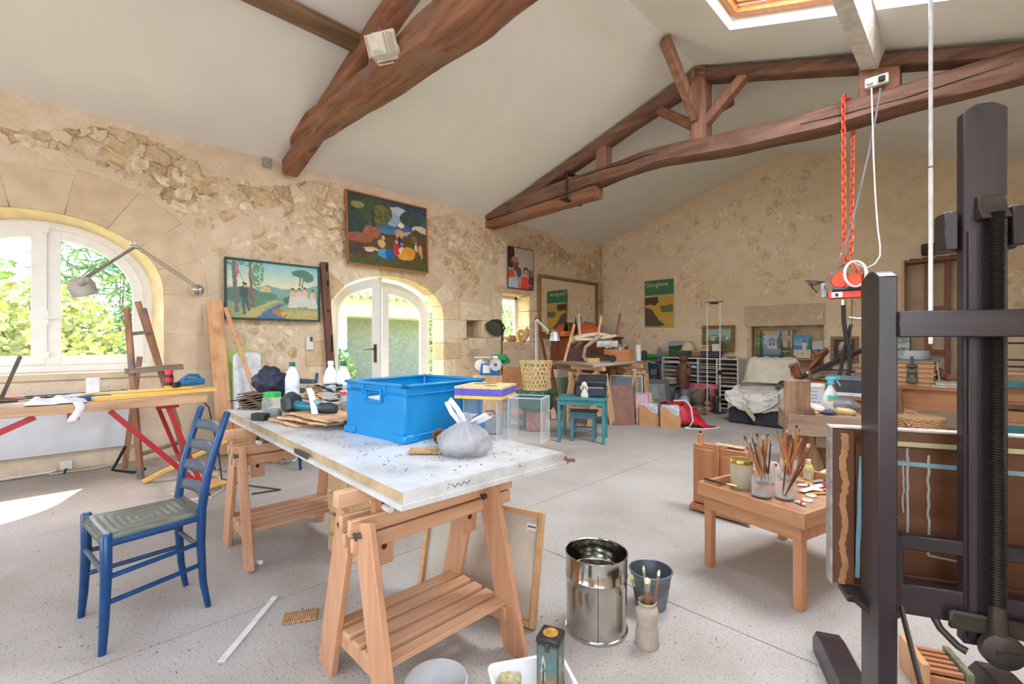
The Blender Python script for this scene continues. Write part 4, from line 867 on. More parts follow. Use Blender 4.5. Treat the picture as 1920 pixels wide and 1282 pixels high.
# ================================================================ BLUE LADDER-BACK CHAIRS
M_BLUE=plain('blue_gloss',(10,60,106),.3,0,.12,20);M_RUSH=wood('grey_green_seat',(72,76,66),(104,108,92),'y',20,.35);M_SLAT=plain('blue_grey_slat',(76,88,100),.35,0,.06)
def chair(label,loc,rot,grp=None):
    t=thing('ladder_back_chair',label,'chair',loc,rot,grp)
    for sx in(-1,1):
        part('front_leg',MB().tube([(sx*.200,-.185,0),(sx*.192,-.178,.1),(sx*.185,-.17,.3),(sx*.183,-.17,.455),(sx*.183,-.17,.465)],[.013,.016,.019,.020,.012],10),M_BLUE,t)
        part('rear_leg',MB().tube([(sx*.150,.195,0),(sx*.148,.175,.12),(sx*.150,.165,.3),(sx*.155,.168,.46),(sx*.16,.19,.62),(sx*.165,.235,.78),(sx*.166,.268,.885),(sx*.166,.27,.893)],[.012,.015,.018,.019,.018,.017,.015,.008],10),M_BLUE,t)
        part('side_rail',MB().cyl((sx*.184,-.17,.42),(sx*.155,.168,.42),.013,None,8),M_BLUE,t)
        for z in(.19,.29):part('side_stretcher',MB().cyl((sx*.187,-.172,z),(sx*.15,.166,z+.015),.0105,None,8),M_BLUE,t)
    part('front_stretcher',MB().cyl((-.186,-.172,.30),(.186,-.172,.30),.0105,None,8),M_SLAT,t);part('rear_stretcher',MB().cyl((-.15,.166,.28),(.15,.166,.28),.0105,None,8),M_SLAT,t)
    part('front_rail',MB().cyl((-.184,-.17,.425),(.184,-.17,.425),.014,None,8),M_BLUE,t)
    def st(u,v):
        y=-.188+u*.37;w_=.186-.035*u;x=(v-.5)*2*w_;return(x,y,.448-.014*math.sin(math.pi*u)*math.sin(math.pi*v)+.0012*math.sin(v*90)*(1 if abs(v-.5)*2>abs(u-.5)*2 else 0)+.0012*math.sin(u*90)*(0 if abs(v-.5)*2>abs(u-.5)*2 else 1)-(.02 if u<.03 or v<.03 or v>.97 else 0))
    part('seat',MB().surf(st,40,40),M_RUSH,t,solid=.014,angle=60)
    for k in range(4):
        z=.52+k*.095;y=np.interp(z,[.46,.62,.78,.885],[.168,.19,.235,.268])
        def sl(u,v):x=(u-.5)*.30;return(x,y+.028*math.cos(math.pi*(u-.5))-.004+(v-.5)*.012,z-.022+v*.044+.006*math.cos(math.pi*(u-.5))*(v))
        part('back_slat',MB().surf(sl,10,3),M_SLAT,t,solid=.009)
    return t
ch=chair('blue ladder-back chair with grey-green seat standing alone in left foreground',(3.385,.285,0),R(7))
ch2=copy_tree(ch,None,(1.20,1.64,0),R(45));ch2['label']='blue ladder-back chair half hidden behind the white bottles with a jacket on it'
# navy jacket over that chair
def jk(p):return p*(1+.30*noise.noise(p*12)+.16*noise.noise(Vector((p.x*50,p.y*50,p.z*20))))
single('jacket',MB().sph(PD(507,716,4.62),(.16,.14,.15),48,32,None,jk),plain('navy_nylon',(42,48,72),.55,0,.1),'crumpled navy jacket hung on left side of the chair behind the table','jacket',angle=80)
t=thing('tubular_chair','chrome tube chair base with black caps under far end of the trestle table','chair',(PZ(492,865).x,PZ(492,865).y,0),R(-70))
part('tube_frame',MB().tube([(.02,-.12,.02),(0,.35,.02),(-.06,.42,.05),(-.12,.42,.40),(-.14,.3,.44)],.011,8).tube([(.40,-.12,.02),(.40,.35,.02),(.34,.42,.05),(.30,.42,.40),(.28,.3,.44)],.011,8).tube([(-.13,.36,.43),(.29,.36,.43)],.011,8),M_CHR,t)
part('end_cap',MB().cyl((.02,-.16,.02),(.02,-.11,.02),.015,None,8),M_BLK,t);part('end_cap',MB().cyl((.40,-.16,.02),(.40,-.11,.02),.015,None,8),M_BLK,t)
part('seat',MB().box((.08,.2,.45),(.40,.36,.03)),plain('grey_ply',(150,146,140),.6),t,bev=.01)
# ================================================================ THE DOOR ON TRESTLES (centre foreground)
M_BEECH=wood('oiled_beech',(184,130,94),(206,156,118),'z',7,.5);M_BEECHY=wood('oiled_beech_slat',(194,144,108),(214,168,132),'y',7,.5)
def trestle(label,loc):
    t=thing('trestle',label,'trestle',loc,0,None)
    for y in(-.25,.30):
        for sx in(-1,1):
            lg=part('leg',MB().bar((sx*.225,y,0),(sx*.062,y,.625),.024,.115,(1,0,.3),),M_BEECH,t,bev=.003)
            b_=MB();yy=y+(-.018 if y<0 else-.018);b_.cyl((sx*.06,y-.013,.585),(sx*.06,y-.028,.585),.011,.008,8);b_.box((sx*.06,y-.03,.585),(.026,.006,.010),rotm(.7,'Y'));part('wing_nut',b_,M_STL,lg)
        part('foot_rail',MB().bar((-.19,y+(.02 if y<0 else-.02),.15),(.19,y+(.02 if y<0 else-.02),.15),.022,.06),M_BEECH,t,bev=.003)
    for sx in(-1,1):
        part('head_bar',MB().bar((sx*.032,-.29,.605),(sx*.032,.46,.605),.024,.055),M_BEECHY,t,bev=.004);part('head_bar',MB().bar((sx*.032,-.28,.545),(sx*.032,.45,.545),.022,.05),M_BEECHY,t,bev=.004)
    for y in(-.15,.24):
        po=part('height_post',MB().box((0,y,.57),(.030,.075,.27)),M_BEECH,t,bev=.003)
        for z in(.655,.68,.50):part('peg_hole',MB().cyl((.0158,y,z),(.012,y,z),.011,None,10),plain('peg_hole_dark',(70,42,26),.9),po)
    part('top_bar',MB().box((0,.05,.70),(.040,.74,.05)),M_BEECHY,t,bev=.003)
    part('peg',MB().cyl((-.07,-.15,.64),(.06,-.15,.64),.012,None,10),M_CLOTH,t)
    for k in range(5):part('slat',MB().box((-.15+k*.075,.025,.19),(.05,.55,.018)),M_BEECHY,t,bev=.002)
    return t
tr1=trestle('beech trestle with slatted shelf under near end of the white door table',(4.52,.97,0))
tr2=copy_tree(tr1,None,(3.05,.98,0));tr2['label']='beech trestle with slatted shelf under far end of the white door table'
DT=.78
A_,B_,C_,D_=PZ(755,922,DT),PZ(1055,848,DT),PZ(425,768,DT),None
D_=C_+(B_-A_)*.98
def doormat_():
    m,n,b=newmat('stained_white_door');L=n.links;tc=N(n,'ShaderNodeTexCoord')
    n1=N(n,'ShaderNodeTexNoise',i_Scale=4.,i_Detail=7.,i_Roughness=.65);L.new(tc.outputs['Object'],n1.inputs[0])
    r=ramp(n,[(.3,(166,162,154)),(.5,(200,199,195)),(.7,(215,215,214))]);L.new(n1.outputs[0],r.inputs[0])
    n2=N(n,'ShaderNodeTexNoise',i_Scale=7.,i_Detail=5.,i_Roughness=.6,i_Distortion=.7);L.new(tc.outputs['Object'],n2.inputs[0])
    r2=ramp(n,[(.66,(0,0,0)),(.74,(255,255,255))]);L.new(n2.outputs[0],r2.inputs[0])
    mx=N(n,'ShaderNodeMix',data_type='RGBA');L.new(r2.outputs[0],mx.inputs[0]);L.new(r.outputs[0],mx.inputs[6]);mx.inputs[7].default_value=(*lin((168,136,96)),1)
    n3=N(n,'ShaderNodeTexNoise',i_Scale=38.,i_Detail=3.);L.new(tc.outputs['Object'],n3.inputs[0])
    r3=ramp(n,[(.26,(90,80,70)),(.33,(255,255,255))]);L.new(n3.outputs[0],r3.inputs[0])
    m3=N(n,'ShaderNodeMix',data_type='RGBA',blend_type='MULTIPLY');m3.inputs[0].default_value=.8;L.new(mx.outputs[2],m3.inputs[6]);L.new(r3.outputs[0],m3.inputs[7])
    L.new(m3.outputs[2],b.inputs['Base Color']);b.inputs['Roughness'].default_value=.35;return m
M_DOOR=doormat_();M_DEDGE=plain('bare_door_edge',(176,152,118),.7,0,.1)
dt=thing('door_table','stained white door laid flat as a table top on two beech trestles','table',((A_+D_)/2).to_tuple()[:2]+(DT-.05,))
def quad(e,z0,z1):
    q=[A_,B_,D_,C_];c=(A_+B_+C_+D_)/4;mb=MB();q=[Vector((p.x+(p.x-c.x)/abs(p.x-c.x)*e,p.y+(p.y-c.y)/abs(p.y-c.y)*e,0))for p in q]
    return mb.prism([(p.x,p.y)for p in q],z1-z0,Matrix.Translation((0,0,z0)))
part('door_face',quad(0,DT-.004,DT),M_DOOR,dt,world=True);part('door_core',quad(-.001,DT-.036,DT-.004),M_DEDGE,dt,world=True);part('rebate_lip',quad(.012,DT-.052,DT-.036),M_DOOR,dt,world=True)
part('painted_edge',MB().bar(A_+Vector((.004,0,-.020)),B_+Vector((.004,0,-.020)),.004,.034),M_DOOR,dt,world=True)
mb=MB()
d=(A_-C_).normalized();q=C_.lerp(A_,.60);q.z=DT-.03
part('lock_plate',MB().bar(q+Vector((0,-.014,0)),q+d*.16+Vector((0,-.014,0)),.003,.022),M_STL,dt,world=True)
# scribbled pencil marks on the near edge
rr=random.Random(2);mb=MB();base=A_.lerp(B_,.24);dd=(B_-A_).normalized();nx=Vector((dd.y,-dd.x,0))
pts=[base+dd*(.0+k*.012)+nx*.007+Vector((0,0,DT-.012-DT-.012*(k%2)))+Vector((0,0,0))for k in range(7)]
part('pencil_marks',MB().tube(pts,.0012,4),M_BLK,dt,world=True)
def onD(px,py,dz=0.):return PZ(px,py,DT+dz)
# ---- blue plastic crate
M_CR=plain('blue_crate_plastic',(0,130,194),.35,0,.03)
cr=thing('plastic_crate','big blue plastic stacking crate on the white door table','crate',(4.03,1.28,DT),R(6));hx,hy,hh=.225,.245,.255
mb=MB();mb.box((0,0,.006),(2*hx-.02,2*hy-.02,.012));mb.box((hx-.004,0,hh/2),(.006,2*hy-.02,hh));mb.box((-hx+.004,0,hh/2),(.006,2*hy-.02,hh));mb.box((0,hy-.004,hh/2),(2*hx-.02,.006,hh))
y=-hy+.004;mb.box((0,y,.085),(2*hx-.02,.006,.17));mb.box((0,y,.235),(2*hx-.02,.006,.04));mb.box((-hx/2-.03,y,.195),(hx-.06,.006,.05));mb.box((hx/2+.03,y,.195),(hx-.06,.006,.05))
part('shell',mb,M_CR,cr);mb=MB()
for s1 in(-1,1):
    mb.box((s1*(hx-.004),0,hh-.006),(.03,2*hy+.022,.012));mb.box((0,s1*(hy-.004),hh-.006),(2*hx+.022,.03,.012));mb.box((s1*(hx+.002),0,hh-.045),(.012,2*hy+.006,.008));mb.box((0,s1*(hy+.002),hh-.045),(2*hx+.006,.012,.008));mb.box((s1*(hx+.002),0,.03),(.010,2*hy,.008));
part('rim',mb,M_CR,cr,bev=.004);mb=MB()
for s1 in(-1,1):
    for s2 in(-1,1):mb.box((s1*(hx-.012),s2*(hy-.012),hh/2),(.03,.03,hh-.02));mb.box((s1*(hx-.03),s2*(hy+.0),.018),(.09,.02,.036));mb.box((s1*(hx+.0),s2*(hy-.03),.018),(.02,.09,.036))
part('corner_posts',mb,M_CR,cr,bev=.006,kind='stuff')
mb=MB();mb.box((0,-hy+.0,.222),(.13,.022,.010));mb.box((0,-hy+.0,.168),(.13,.022,.010));mb.box((-.062,-hy,.195),(.010,.022,.05));mb.box((.062,-hy,.195),(.010,.022,.05));mb.box((-.085,-hy,.225),(.012,.014,.06));mb.box((.085,-hy,.225),(.012,.014,.06))
part('handle',mb,M_CR,cr,bev=.003)
M_PBAG=plain('pale_blue_film',(180,206,226),.3)
single('packed_papers',MB().box((4.03,1.26,DT+.10),(.36,.38,.14),R(6)),M_CLOTH,'white papers packed inside the blue crate seen through its handle hole','papers',bev=.01)
# ---- plastic bag with handles
c=onD(862,862);c=Vector((c.x-.062,c.y+.075,DT));M_BAG=glassy('translucent_white_film',(198,200,204),.42,.35)
bg_=thing('carrier_bag','knotted translucent white carrier bag on near end of the white door table','bag',c)
def bagf(p,t,z):f=1+.12*math.sin(t*8+3*math.sin(t*2)+z*22)*min(1,z*12)+.17*noise.noise(p*26)+.10*noise.noise(p*70);return Vector((p.x*f,p.y*f,z+.012*noise.noise(p*18+Vector((5,0,0)))*min(1,z*20)))
part('bag_body',MB().lathe([(.0,.002),(.078,.003),(.100,.022),(.104,.045),(.098,.065),(.085,.085),(.062,.104),(.042,.116),(.022,.126),(.026,.14),(.042,.155)],n=72,fn=bagf,caps=False),M_BAG,bg_,angle=80)
part('bag_content',MB().sph((0,0,.05),(.082,.078,.045),16,10,None,lambda p:p*(1+.2*noise.noise(p*25))),plain('grey_pink_content',(150,142,144),.9,0,.25,30),bg_)
part('bag_handle',MB().tube([(-.015,-.01,.12),(-.045,-.03,.16),(-.065,-.04,.20),(-.05,-.035,.212),(-.028,-.02,.18),(.0,.0,.125)],.010,8),plain('white_film',(232,232,238),.4),bg_)
part('bag_handle',MB().surf(lambda u,v:(.03+u*.055,.02+v*.05-.02+u*.02,.125+u*.03+.012*math.sin(v*6)),6,4),plain('white_film',(232,232,238),.4),bg_,solid=.002)
# ---- corrugated card pieces
M_CARD=plain('corrugated_card',(196,158,112),.9,0,.08,30)
def corr(name,label,c,lx,ly,rot,amp=.004,waves=16,z0=.006,mat=M_CARD,curl=.0,grp=None):
    M=Matrix.Translation(c)@rotm(rot);w_=random.Random(int(lx*1e4))
    mb=MB().surf(lambda u,v:M@Vector(((u-.5)*lx,(v-.5)*ly*(1+.05*math.sin(u*40)),z0+amp*math.sin(u*waves*6.283)+curl*(v*v)+curl*.4*math.sin(u*5))),waves*6,8)
    return single(name,mb,mat,label,'cardboard',grp,solid=.0025)
c=onD(790,851);corr('corrugated_strip','small corrugated cardboard strip beside the carrier bag',(c.x,c.y+.02,DT),.13,.075,R(45),.0045,13,.010)
c=PZ(563,1158);corr('corrugated_strip','square of corrugated cardboard lying on the concrete floor',(c.x,c.y,0),.14,.085,R(62),.003,15,.007)
t=thing('pine_cone','brown pine cone between the blue crate and the carrier bag','pine cone',onD(824,838));mb=MB()
for k in range(70):
    z=.012+.06*k/70;r_=.030*math.sin(math.pi*min(1,.18+.8*k/70))+.004;a=k*2.4;d=Vector((math.cos(a),math.sin(a),.35));p=Vector((0,0,z));s_=Vector((-math.sin(a),math.cos(a),0))
    mb.add([p,p+d*r_*.7+s_*.008,p+d*r_+Vector((0,0,.004)),p+d*r_*.7-s_*.008],[(0,1,2,3)])
part('scales',mb,plain('cone_brown',(122,88,56),.8,0,.2),t,kind='stuff',solid=.002);part('core',MB().sph((0,0,.04),(.014,.014,.035)),plain('cone_core',(70,48,30),.9),t)
# ---- clear acrylic cases
M_ACR=glassy('clear_acrylic',(244,250,252),.02,.04)
def acrylic(name,label,c,w_,d_,h_,rot,bottom=True):
    t=thing(name,label,'display case',c,rot);mb=MB()
    for sg in(-1,1):
        part('side_panel',MB().box((sg*w_/2,0,h_/2),(.003,d_,h_)),M_ACR,t);part('side_panel',MB().box((0,sg*d_/2,h_/2),(w_,.003,h_)),M_ACR,t)
    e=MB()
    for a in(-1,1):
        for b in(-1,1):e.cyl((a*w_/2,b*d_/2,0),(a*w_/2,b*d_/2,h_),.0022,None,6)
        e.bar((-w_/2,a*d_/2,h_),(w_/2,a*d_/2,h_),.004,.004);e.bar((a*w_/2,-d_/2,h_),(a*w_/2,d_/2,h_),.004,.004)
    part('edges',e,glassy('acrylic_edge',(238,246,250),.32,.1),t);return t
c=(onD(968,815)+onD(1040,840))/2;c=Vector((c.x-.03,c.y+.0,DT));acrylic('acrylic_case','empty open-topped clear acrylic case on right corner of the white door table',c,.15,.13,.195,R(25))
c=Vector((4.40,1.42,DT));ac=acrylic('acrylic_case','clear acrylic case carrying a purple and yellow foam slab',c,.16,.16,.185,R(28))
t=thing('foam_slab','purple and yellow layered foam slab on top of a clear acrylic case','foam slab',(c.x-.0,c.y-.0,DT+.187),R(28));part('purple_layer',MB().box((0,0,.030),(.225,.225,.032)),plain('purple_foam',(96,84,178),.9,0,.08,40),t,bev=.002)
part('yellow_layer',MB().box((0,0,.007),(.223,.223,.014)),plain('yellow_foam',(214,184,84),.9,0,.08,40),t);part('top_layer',MB().box((0,0,.050),(.223,.223,.009)),plain('buff_foam',(206,184,128),.9,0,.1,40),t)
for x,y,r_ in((-.04,.03,.3),(.04,-.05,-.4),(.0,.06,.8)):part('ink_blot',MB().box((x,y,.0552),(.06,.035,.001),r_),plain('blot_brown',(120,96,60),.9),t)
# ---- clutter at the far end of the door table
def bottle(label,c,cap,label_m,h=.30):
    t=thing('plastic_bottle',label,'bottle',c);k=h/.30
    part('bottle_body',MB().lathe([(0,0),(.042,0),(.046,.006),(.046,.05),(.044,.055),(.046,.06),(.046,.10),(.044,.105),(.046,.11),(.046,.18),(.044,.195),(.034,.23),(.018,.258),(.016,.262),(.016,.278),(0,.278)],n=28).xf(Matrix.Scale(k,4)),plain('milky_plastic',(222,228,234),.3),t)
    part('cap',MB().lathe([(.019,.268),(.019,.295),(.017,.298),(0,.298)],n=18).xf(Matrix.Scale(k,4)),cap,t)
    if label_m:part('label_wrap',MB().lathe([(.0466,.065),(.0466,.155)],n=28,caps=False).xf(Matrix.Scale(k,4)),label_m,t)
    return t
M_DGRN=plain('dark_green_cap',(20,92,84),.4);M_LBL=plain('blue_label',(172,208,226),.5)
bottle('white plastic bottle with dark green cap before the navy jacket',PD(548,720,3.2).to_tuple()[:2]+(DT,),M_DGRN,None,.302)
bottle('white capped milky bottle with pale blue label before the dark timber',PD(620,720,3.15).to_tuple()[:2]+(DT,),M_PLA,M_LBL,.312)
b3=bottle('green capped milky bottle with green and blue label next to the crate',PD(644,720,3.02).to_tuple()[:2]+(DT,),M_DGRN,M_LBL,.316)
lb=MB().surf(lambda u,v:(.0492*math.cos(-1.75+u*1.2),.0492*math.sin(-1.75+u*1.2),.10+v*.065),8,1);part('green_sticker',lb,M_DGRN,b3);lb=MB().surf(lambda u,v:(.0493*math.cos(-.5+u*.55),.0493*math.sin(-.5+u*.55),.10+v*.05),6,1);bp_=part('barcode_sticker',lb,M_PLA,b3)
mb=MB()
for k in range(7):a=-.46+k*.07;mb.add([(.0496*math.cos(a),.0496*math.sin(a),.105),(.0496*math.cos(a+.03),.0496*math.sin(a+.03),.105),(.0496*math.cos(a+.03),.0496*math.sin(a+.03),.14),(.0496*math.cos(a),.0496*math.sin(a),.14)],[(0,1,2,3)])
part('bar_lines',mb,M_BLK,bp_)
M_JAR=glassy('jar_glass',(226,238,230),.22,.05)
c=onD(498,787);jr=thing('glass_jar','clear ribbed jar with bright green lid at far end of the door table','jar',(c.x-.05,c.y+.05,DT))
part('jar_body',MB().lathe([(0,.0),(.045,0),(.054,.01),(.056,.03),(.053,.045),(.056,.06),(.053,.075),(.056,.09),(.05,.115),(.042,.125)],n=24),M_JAR,jr);part('lid',MB().lathe([(.046,.122),(.046,.146),(.043,.149),(0,.149)],n=24),plain('bright_green_lid',(40,168,78),.4),jr);part('contents',MB().lathe([(0,.004),(.045,.006),(.05,.02),(.048,.05),(0,.055)],n=16),plain('grey_bits',(106,106,98),.8,0,.3,60),jr)
single('battery_pack',MB().box((jr.location.x+.04,jr.location.y-.075,DT+.02),(.09,.05,.04),R(30)),M_BLK,'black battery block in front of the green lidded jar','battery',bev=.005)
c=onD(466,770);rl=thing('cardboard_roll','bundle of dark corrugated card layers left of the green lidded jar','cardboard',(c.x-.08,c.y+.06,DT),R(40));M_DKCARD=plain('dark_card',(104,84,68),.9)
for k in range(7):part('card_layer',MB().surf(lambda u,v:((u-.5)*.16+.01*math.sin(k),(v-.5)*.12,.008+k*.015+.005*math.sin(u*9+k)+.003*math.sin(v*20)),14,6),M_DKCARD,rl,solid=.008)
single('thin_rod',MB().cyl(onD(430,752,.05),onD(462,748,.06),.004,None,6),M_BLK,'thin black rod sticking out past the far end of the door table','rod')
# cork bark sheets
M_CORK=wood('cork_sheet',(190,146,106),(226,186,144),'x',9,.9,(120,84,58),.52)
c0=(PZ(545,815,DT)+PZ(655,800,DT))/2;c0=Vector((3.50,1.02,DT))
for k,(dx,dy,lx,ly,r_,z)in enumerate([(-.12,-.06,.34,.22,.0,.006),(.02,.0,.42,.26,.12,.028),(.06,.02,.44,.26,.02,.048)]):
    M=Matrix.Translation((c0.x+dx,c0.y+dy,DT))@rotm(r_+R(4));mb=MB().surf(lambda u,v:M@Vector(((u-.5)*lx*(1+.03*math.sin(v*17+k)),(v-.5)*ly*(1+.05*math.sin(u*11+k)),z+.010*math.sin(u*5+k)*v+.006*noise.noise(Vector((u*9,v*9,k)))+.010*max(0,.3-v))),30,20)
    single('cork_bark_sheet',mb,M_CORK,('lowest cork bark sheet of the pile beside the blue crate','middle cork bark sheet of the pile beside the blue crate','topmost cork bark sheet under the cordless tool')[k],'cork sheet','cork bark sheets beside the blue crate',solid=.010,angle=80)
tl=thing('cordless_tool','black cordless tool with teal trim lying on the cork bark','power tool',(c0.x-.10,c0.y-.04,DT+.088),R(28));M_TEALT=plain('tool_teal',(30,112,130),.4);M_DKT=plain('tool_charcoal',(46,48,52),.45)
part('battery_head',MB().lathe([(0,-.03),(.058,-.03),(.066,-.01),(.066,.02),(.05,.035),(0,.035)],n=6,M=Matrix.Translation((-.10,0,.01))@rotm(R(80),'Y')),M_DKT,tl,bev=.004);part('badge',MB().box((-.134,0,.01),(.004,.06,.05)),plain('tool_badge',(150,140,118),.5),tl)
part('grip',MB().tube([(-.08,0,.0),(.0,.01,-.006),(.08,.02,-.012)],[.03,.022,.026],12),M_TEALT,tl);part('nose',MB().tube([(.08,.02,-.012),(.13,.028,-.012),(.17,.034,-.018)],[.03,.034,.024],12),M_DKT,tl);part('trigger',MB().sph((.05,.02,.015),(.03,.02,.018)),plain('tool_trigger',(120,158,152),.5),tl)
def stick(name,label,cat,a,b,w_,t_,mat,grp=None):return single(name,MB().bar(a,b,w_,t_),mat,label,cat,grp,bev=.001)
M_STK=wood('pale_stick',(190,156,118),(214,184,146),'x',9,.7)
rr=random.Random(4)
for k in range(13):
    a=Vector((2.98+rr.uniform(0,.3),1.02+rr.uniform(0,.25),DT+.015+.013*k));ang=R(rr.uniform(20,70));l=rr.uniform(.2,.34)
    stick('wood_strip',ORD[k]+' thin wooden strip from the bottom of the heap before the white bottles','stick',a,a+Vector((l*math.cos(ang)*.8,l*math.sin(ang)*.6,rr.uniform(0,.02))),rr.uniform(.015,.04),.006,(M_STK,M_LP,wood('grey_stick',(132,126,118),(166,160,150),'x',9,.8))[k%3],'wooden strips heaped before the white bottles')
t=thing('tape_roll','brown tape roll lying tilted on the heap before the white bottles','tape',(3.08,1.14,DT+.13),0);part('tape',MB().tube([(.045*math.cos(a),.045*math.sin(a)*.9,.018*math.sin(a))for a in np.linspace(0,6.28,25)[:-1]],.014,8,True),plain('brown_tape',(166,128,76),.3),t)
single('black_cord_coil',MB().tube([(3.12+.09*math.cos(a*1.0)*(1-.05*a),1.22+.06*math.sin(a*1.1),DT+.12+.05*math.sin(a*.8))for a in np.linspace(0,14,60)],.005,6),M_BLK,'tangled black cord before the milky bottles','cord')
jr2=thing('glass_jar','glass jar with red and white checked cover full of sticks beside the crate','jar',(3.42,1.22,DT));part('jar_body',MB().lathe([(0,0),(.05,0),(.056,.01),(.056,.12),(.046,.14)],n=24),M_JAR,jr2);part('contents',MB().lathe([(0,.004),(.045,.005),(.048,.09),(0,.1)],n=12),plain('jar_sticks',(150,140,124),.9,0,.2,50),jr2)
A=raster(24,24,[('rect',0,0,1,1,(206,70,84))]+[('rect',i/4+.0,0,i/4+.12,1,(236,214,214))for i in range(4)],1,4)
part('cloth_cover',MB().lathe([(.06,.132),(.058,.142),(.052,.152),(0,.154)],n=24),plain('red_check_cloth',(206,70,84),.9,0,.35,60),jr2)
mb=MB()
for k in range(8):a=k*.785;mb.box((.03*math.cos(a),.03*math.sin(a),.1545),(.05,.010,.002),a)
part('cloth_stripes',mb,plain('white_check',(236,220,220),.9),jr2)
single('plastic_strip',MB().surf(lambda u,v:(3.28+u*.22,1.02-u*.05+v*.035,DT+.17-.12*u*u),14,2),plain('white_film',(232,232,238),.4),'curved white plastic strip arching over the wooden strips','strip',solid=.002)
single('dust_rag',MB().sph((3.2,1.0,DT+.055),(.10,.08,.05),20,12,None,lambda p:p*(1+.3*noise.noise(p*18))),plain('beige_rag',(190,168,146),.95),'beige rag behind the cordless tool','rag',angle=80)
# ---- under and around the table
M_CRW=wood('raw_crate_wood',(206,168,120),(226,192,146),'y',8,.8)
wc=thing('wooden_crate','raw pine slatted crate standing on end between the trestles','crate',(3.45,1.27,0),0)
for sx in(-1,1):
    for sy in(-1,1):part('corner_post',MB().box((sx*.11,sy*.11,.235),(.035,.035,.47)),M_CRW,wc,bev=.002)
for k in range(4):
    z=.05+k*.12
    for sy in(-1,1):part('slat',MB().box((0,sy*.133,z),(.25,.010,.095)),M_CRW,wc,bev=.001)
    for sx in(-1,1):part('slat',MB().box((sx*.133,0,z),(.010,.25,.095)),M_CRW,wc,bev=.001)
part('top_board',MB().box((0,0,.477),(.27,.27,.012)),M_CRW,wc,bev=.002)
a,b=PZ(783,1108),PZ(1003,1182);d=(b-a);d.z=0;L_=d.length;rz=math.atan2(d.y,d.x)
cv=thing('stretched_canvas','back of a stretched canvas leaning behind the near trestle','canvas',((a+b)/2).to_tuple()[:2]+(.005,),rz);cv.rotation_euler=(R(-12),0,rz);M_STR=wood('stretcher_bar',(196,146,96),(214,170,122),'x',8,.6)
part('canvas_back',MB().box((0,.012,.235),(L_,.006,.47)),plain('raw_canvas',(196,184,164),.9,0,.03,60),cv)
for sg in(-1,1):part('stretcher_bar',MB().box((sg*(L_/2-.012),0,.235),(.024,.022,.47)),M_STR,cv,bev=.002)
for z in(.012,.458):part('stretcher_bar',MB().box((0,0,z),(L_-.05,.022,.024)),M_STR,cv,bev=.002)
stk_=part('sticker',MB().box((L_/2-.06,.0085,.40),(.05,.001,.03)),M_PLA,cv);part('sticker_line',MB().box((L_/2-.06,.0075,.40),(.04,.001,.006)),plain('sticker_brown',(90,70,70),.8),stk_)
single('floor_strip',MB().bar(PZ(415,1240,.004),PZ(517,1118,.004),.028,.006),plain('white_strip',(222,220,216),.5),'long white plastic strip lying on the floor left of the trestle','strip',bev=.001)
single('paper_scrap',MB().box(PZ(487,1054,.012),(.03,.022,.02),.5),plain('foam_white',(240,240,238),.9),'tiny white scrap on the floor by the far trestle','scrap',bev=.004)
rr=random.Random(21);mb=MB()
for k in range(200):
    px,py=rr.uniform(60,1500),rr.uniform(930,1275);c=PZ(px,py);a=rr.uniform(0,3.14);l=rr.uniform(.003,.011);mb.box(c+Vector((0,0,.0015)),(l,l*.3,.002),a)
tag(part('floor_crumbs',mb,plain('bark_crumb',(122,98,82),.9),kind='stuff'),'dark wood crumbs and bark scattered over the concrete floor','crumbs')
mb=MB();rr=random.Random(22)
for k in range(160):
    c=A_.lerp(C_,rr.uniform(.02,.75));c=c+(B_-A_)*rr.uniform(.1,.9);mb.box((c.x,c.y,DT+.002),(rr.uniform(.003,.010),.003,.002),rr.uniform(0,3))
tag(part('bark_crumbs',mb,plain('bark_crumb',(122,98,82),.9),kind='stuff'),'bark crumbs scattered over the white door table','crumbs')
# ================================================================ FOREGROUND FLOOR: BIN, BUCKET, VASE, TIN, TRAY, BOWL
M_TINP=plain('tinplate',(196,194,186),.14,1,.05,6);M_ZINC=plain('zinc',(118,126,132),.5,.7,.18,14)
c=PZ(1118,1176);bn=thing('metal_bin','tall shiny tinplate bin standing on the concrete in the foreground','bin',(c.x,c.y,0))
part('bin_wall',MB().lathe([(.126,.012),(.128,.20),(.1285,.232),(.1315,.236),(.1285,.24),(.130,.325),(.127,.325),(.1255,.24),(.1285,.236),(.1255,.232),(.124,.016)],n=56,caps=False),M_TINP,bn);part('bin_base',MB().lathe([(0,.004),(.124,.004),(.131,0),(.132,.012),(.126,.016),(0,.016)],n=56),M_TINP,bn)
part('rolled_rim',MB().tube([(.130*math.cos(a),.130*math.sin(a),.326)for a in np.linspace(0,2*math.pi,49)[:-1]],.0035,8,True),M_TINP,bn);part('seam',MB().box((.0,-.1295,.15),(.003,.002,.27)).xf(rotm(R(38))),M_STL,bn)
c=PZ(1220,1134);bk=thing('zinc_bucket','small grey zinc bucket behind the brush vase','bucket',(c.x,c.y,0))
part('bucket_wall',MB().lathe([(.068,.0),(.070,.01),(.094,.165),(.092,.165),(.067,.014),(0,.014)],n=40),M_ZINC,bk);part('rolled_rim',MB().tube([(.095*math.cos(a),.095*math.sin(a),.166)for a in np.linspace(0,2*math.pi,41)[:-1]],.004,8,True),M_ZINC,bk);part('dregs',MB().lathe([(0,.05),(.072,.05)],n=24,caps=False),plain('brown_dregs',(74,64,54),.4,0,.3,30),bk)
M_CLAY=plain('raw_clay',(178,164,148),.85,0,.08,16,.2,.1)
VC=PZ(1213,1208);vs=thing('clay_vase','pale clay vase holding paintbrushes next to the metal bin','vase',(VC.x,VC.y,0))
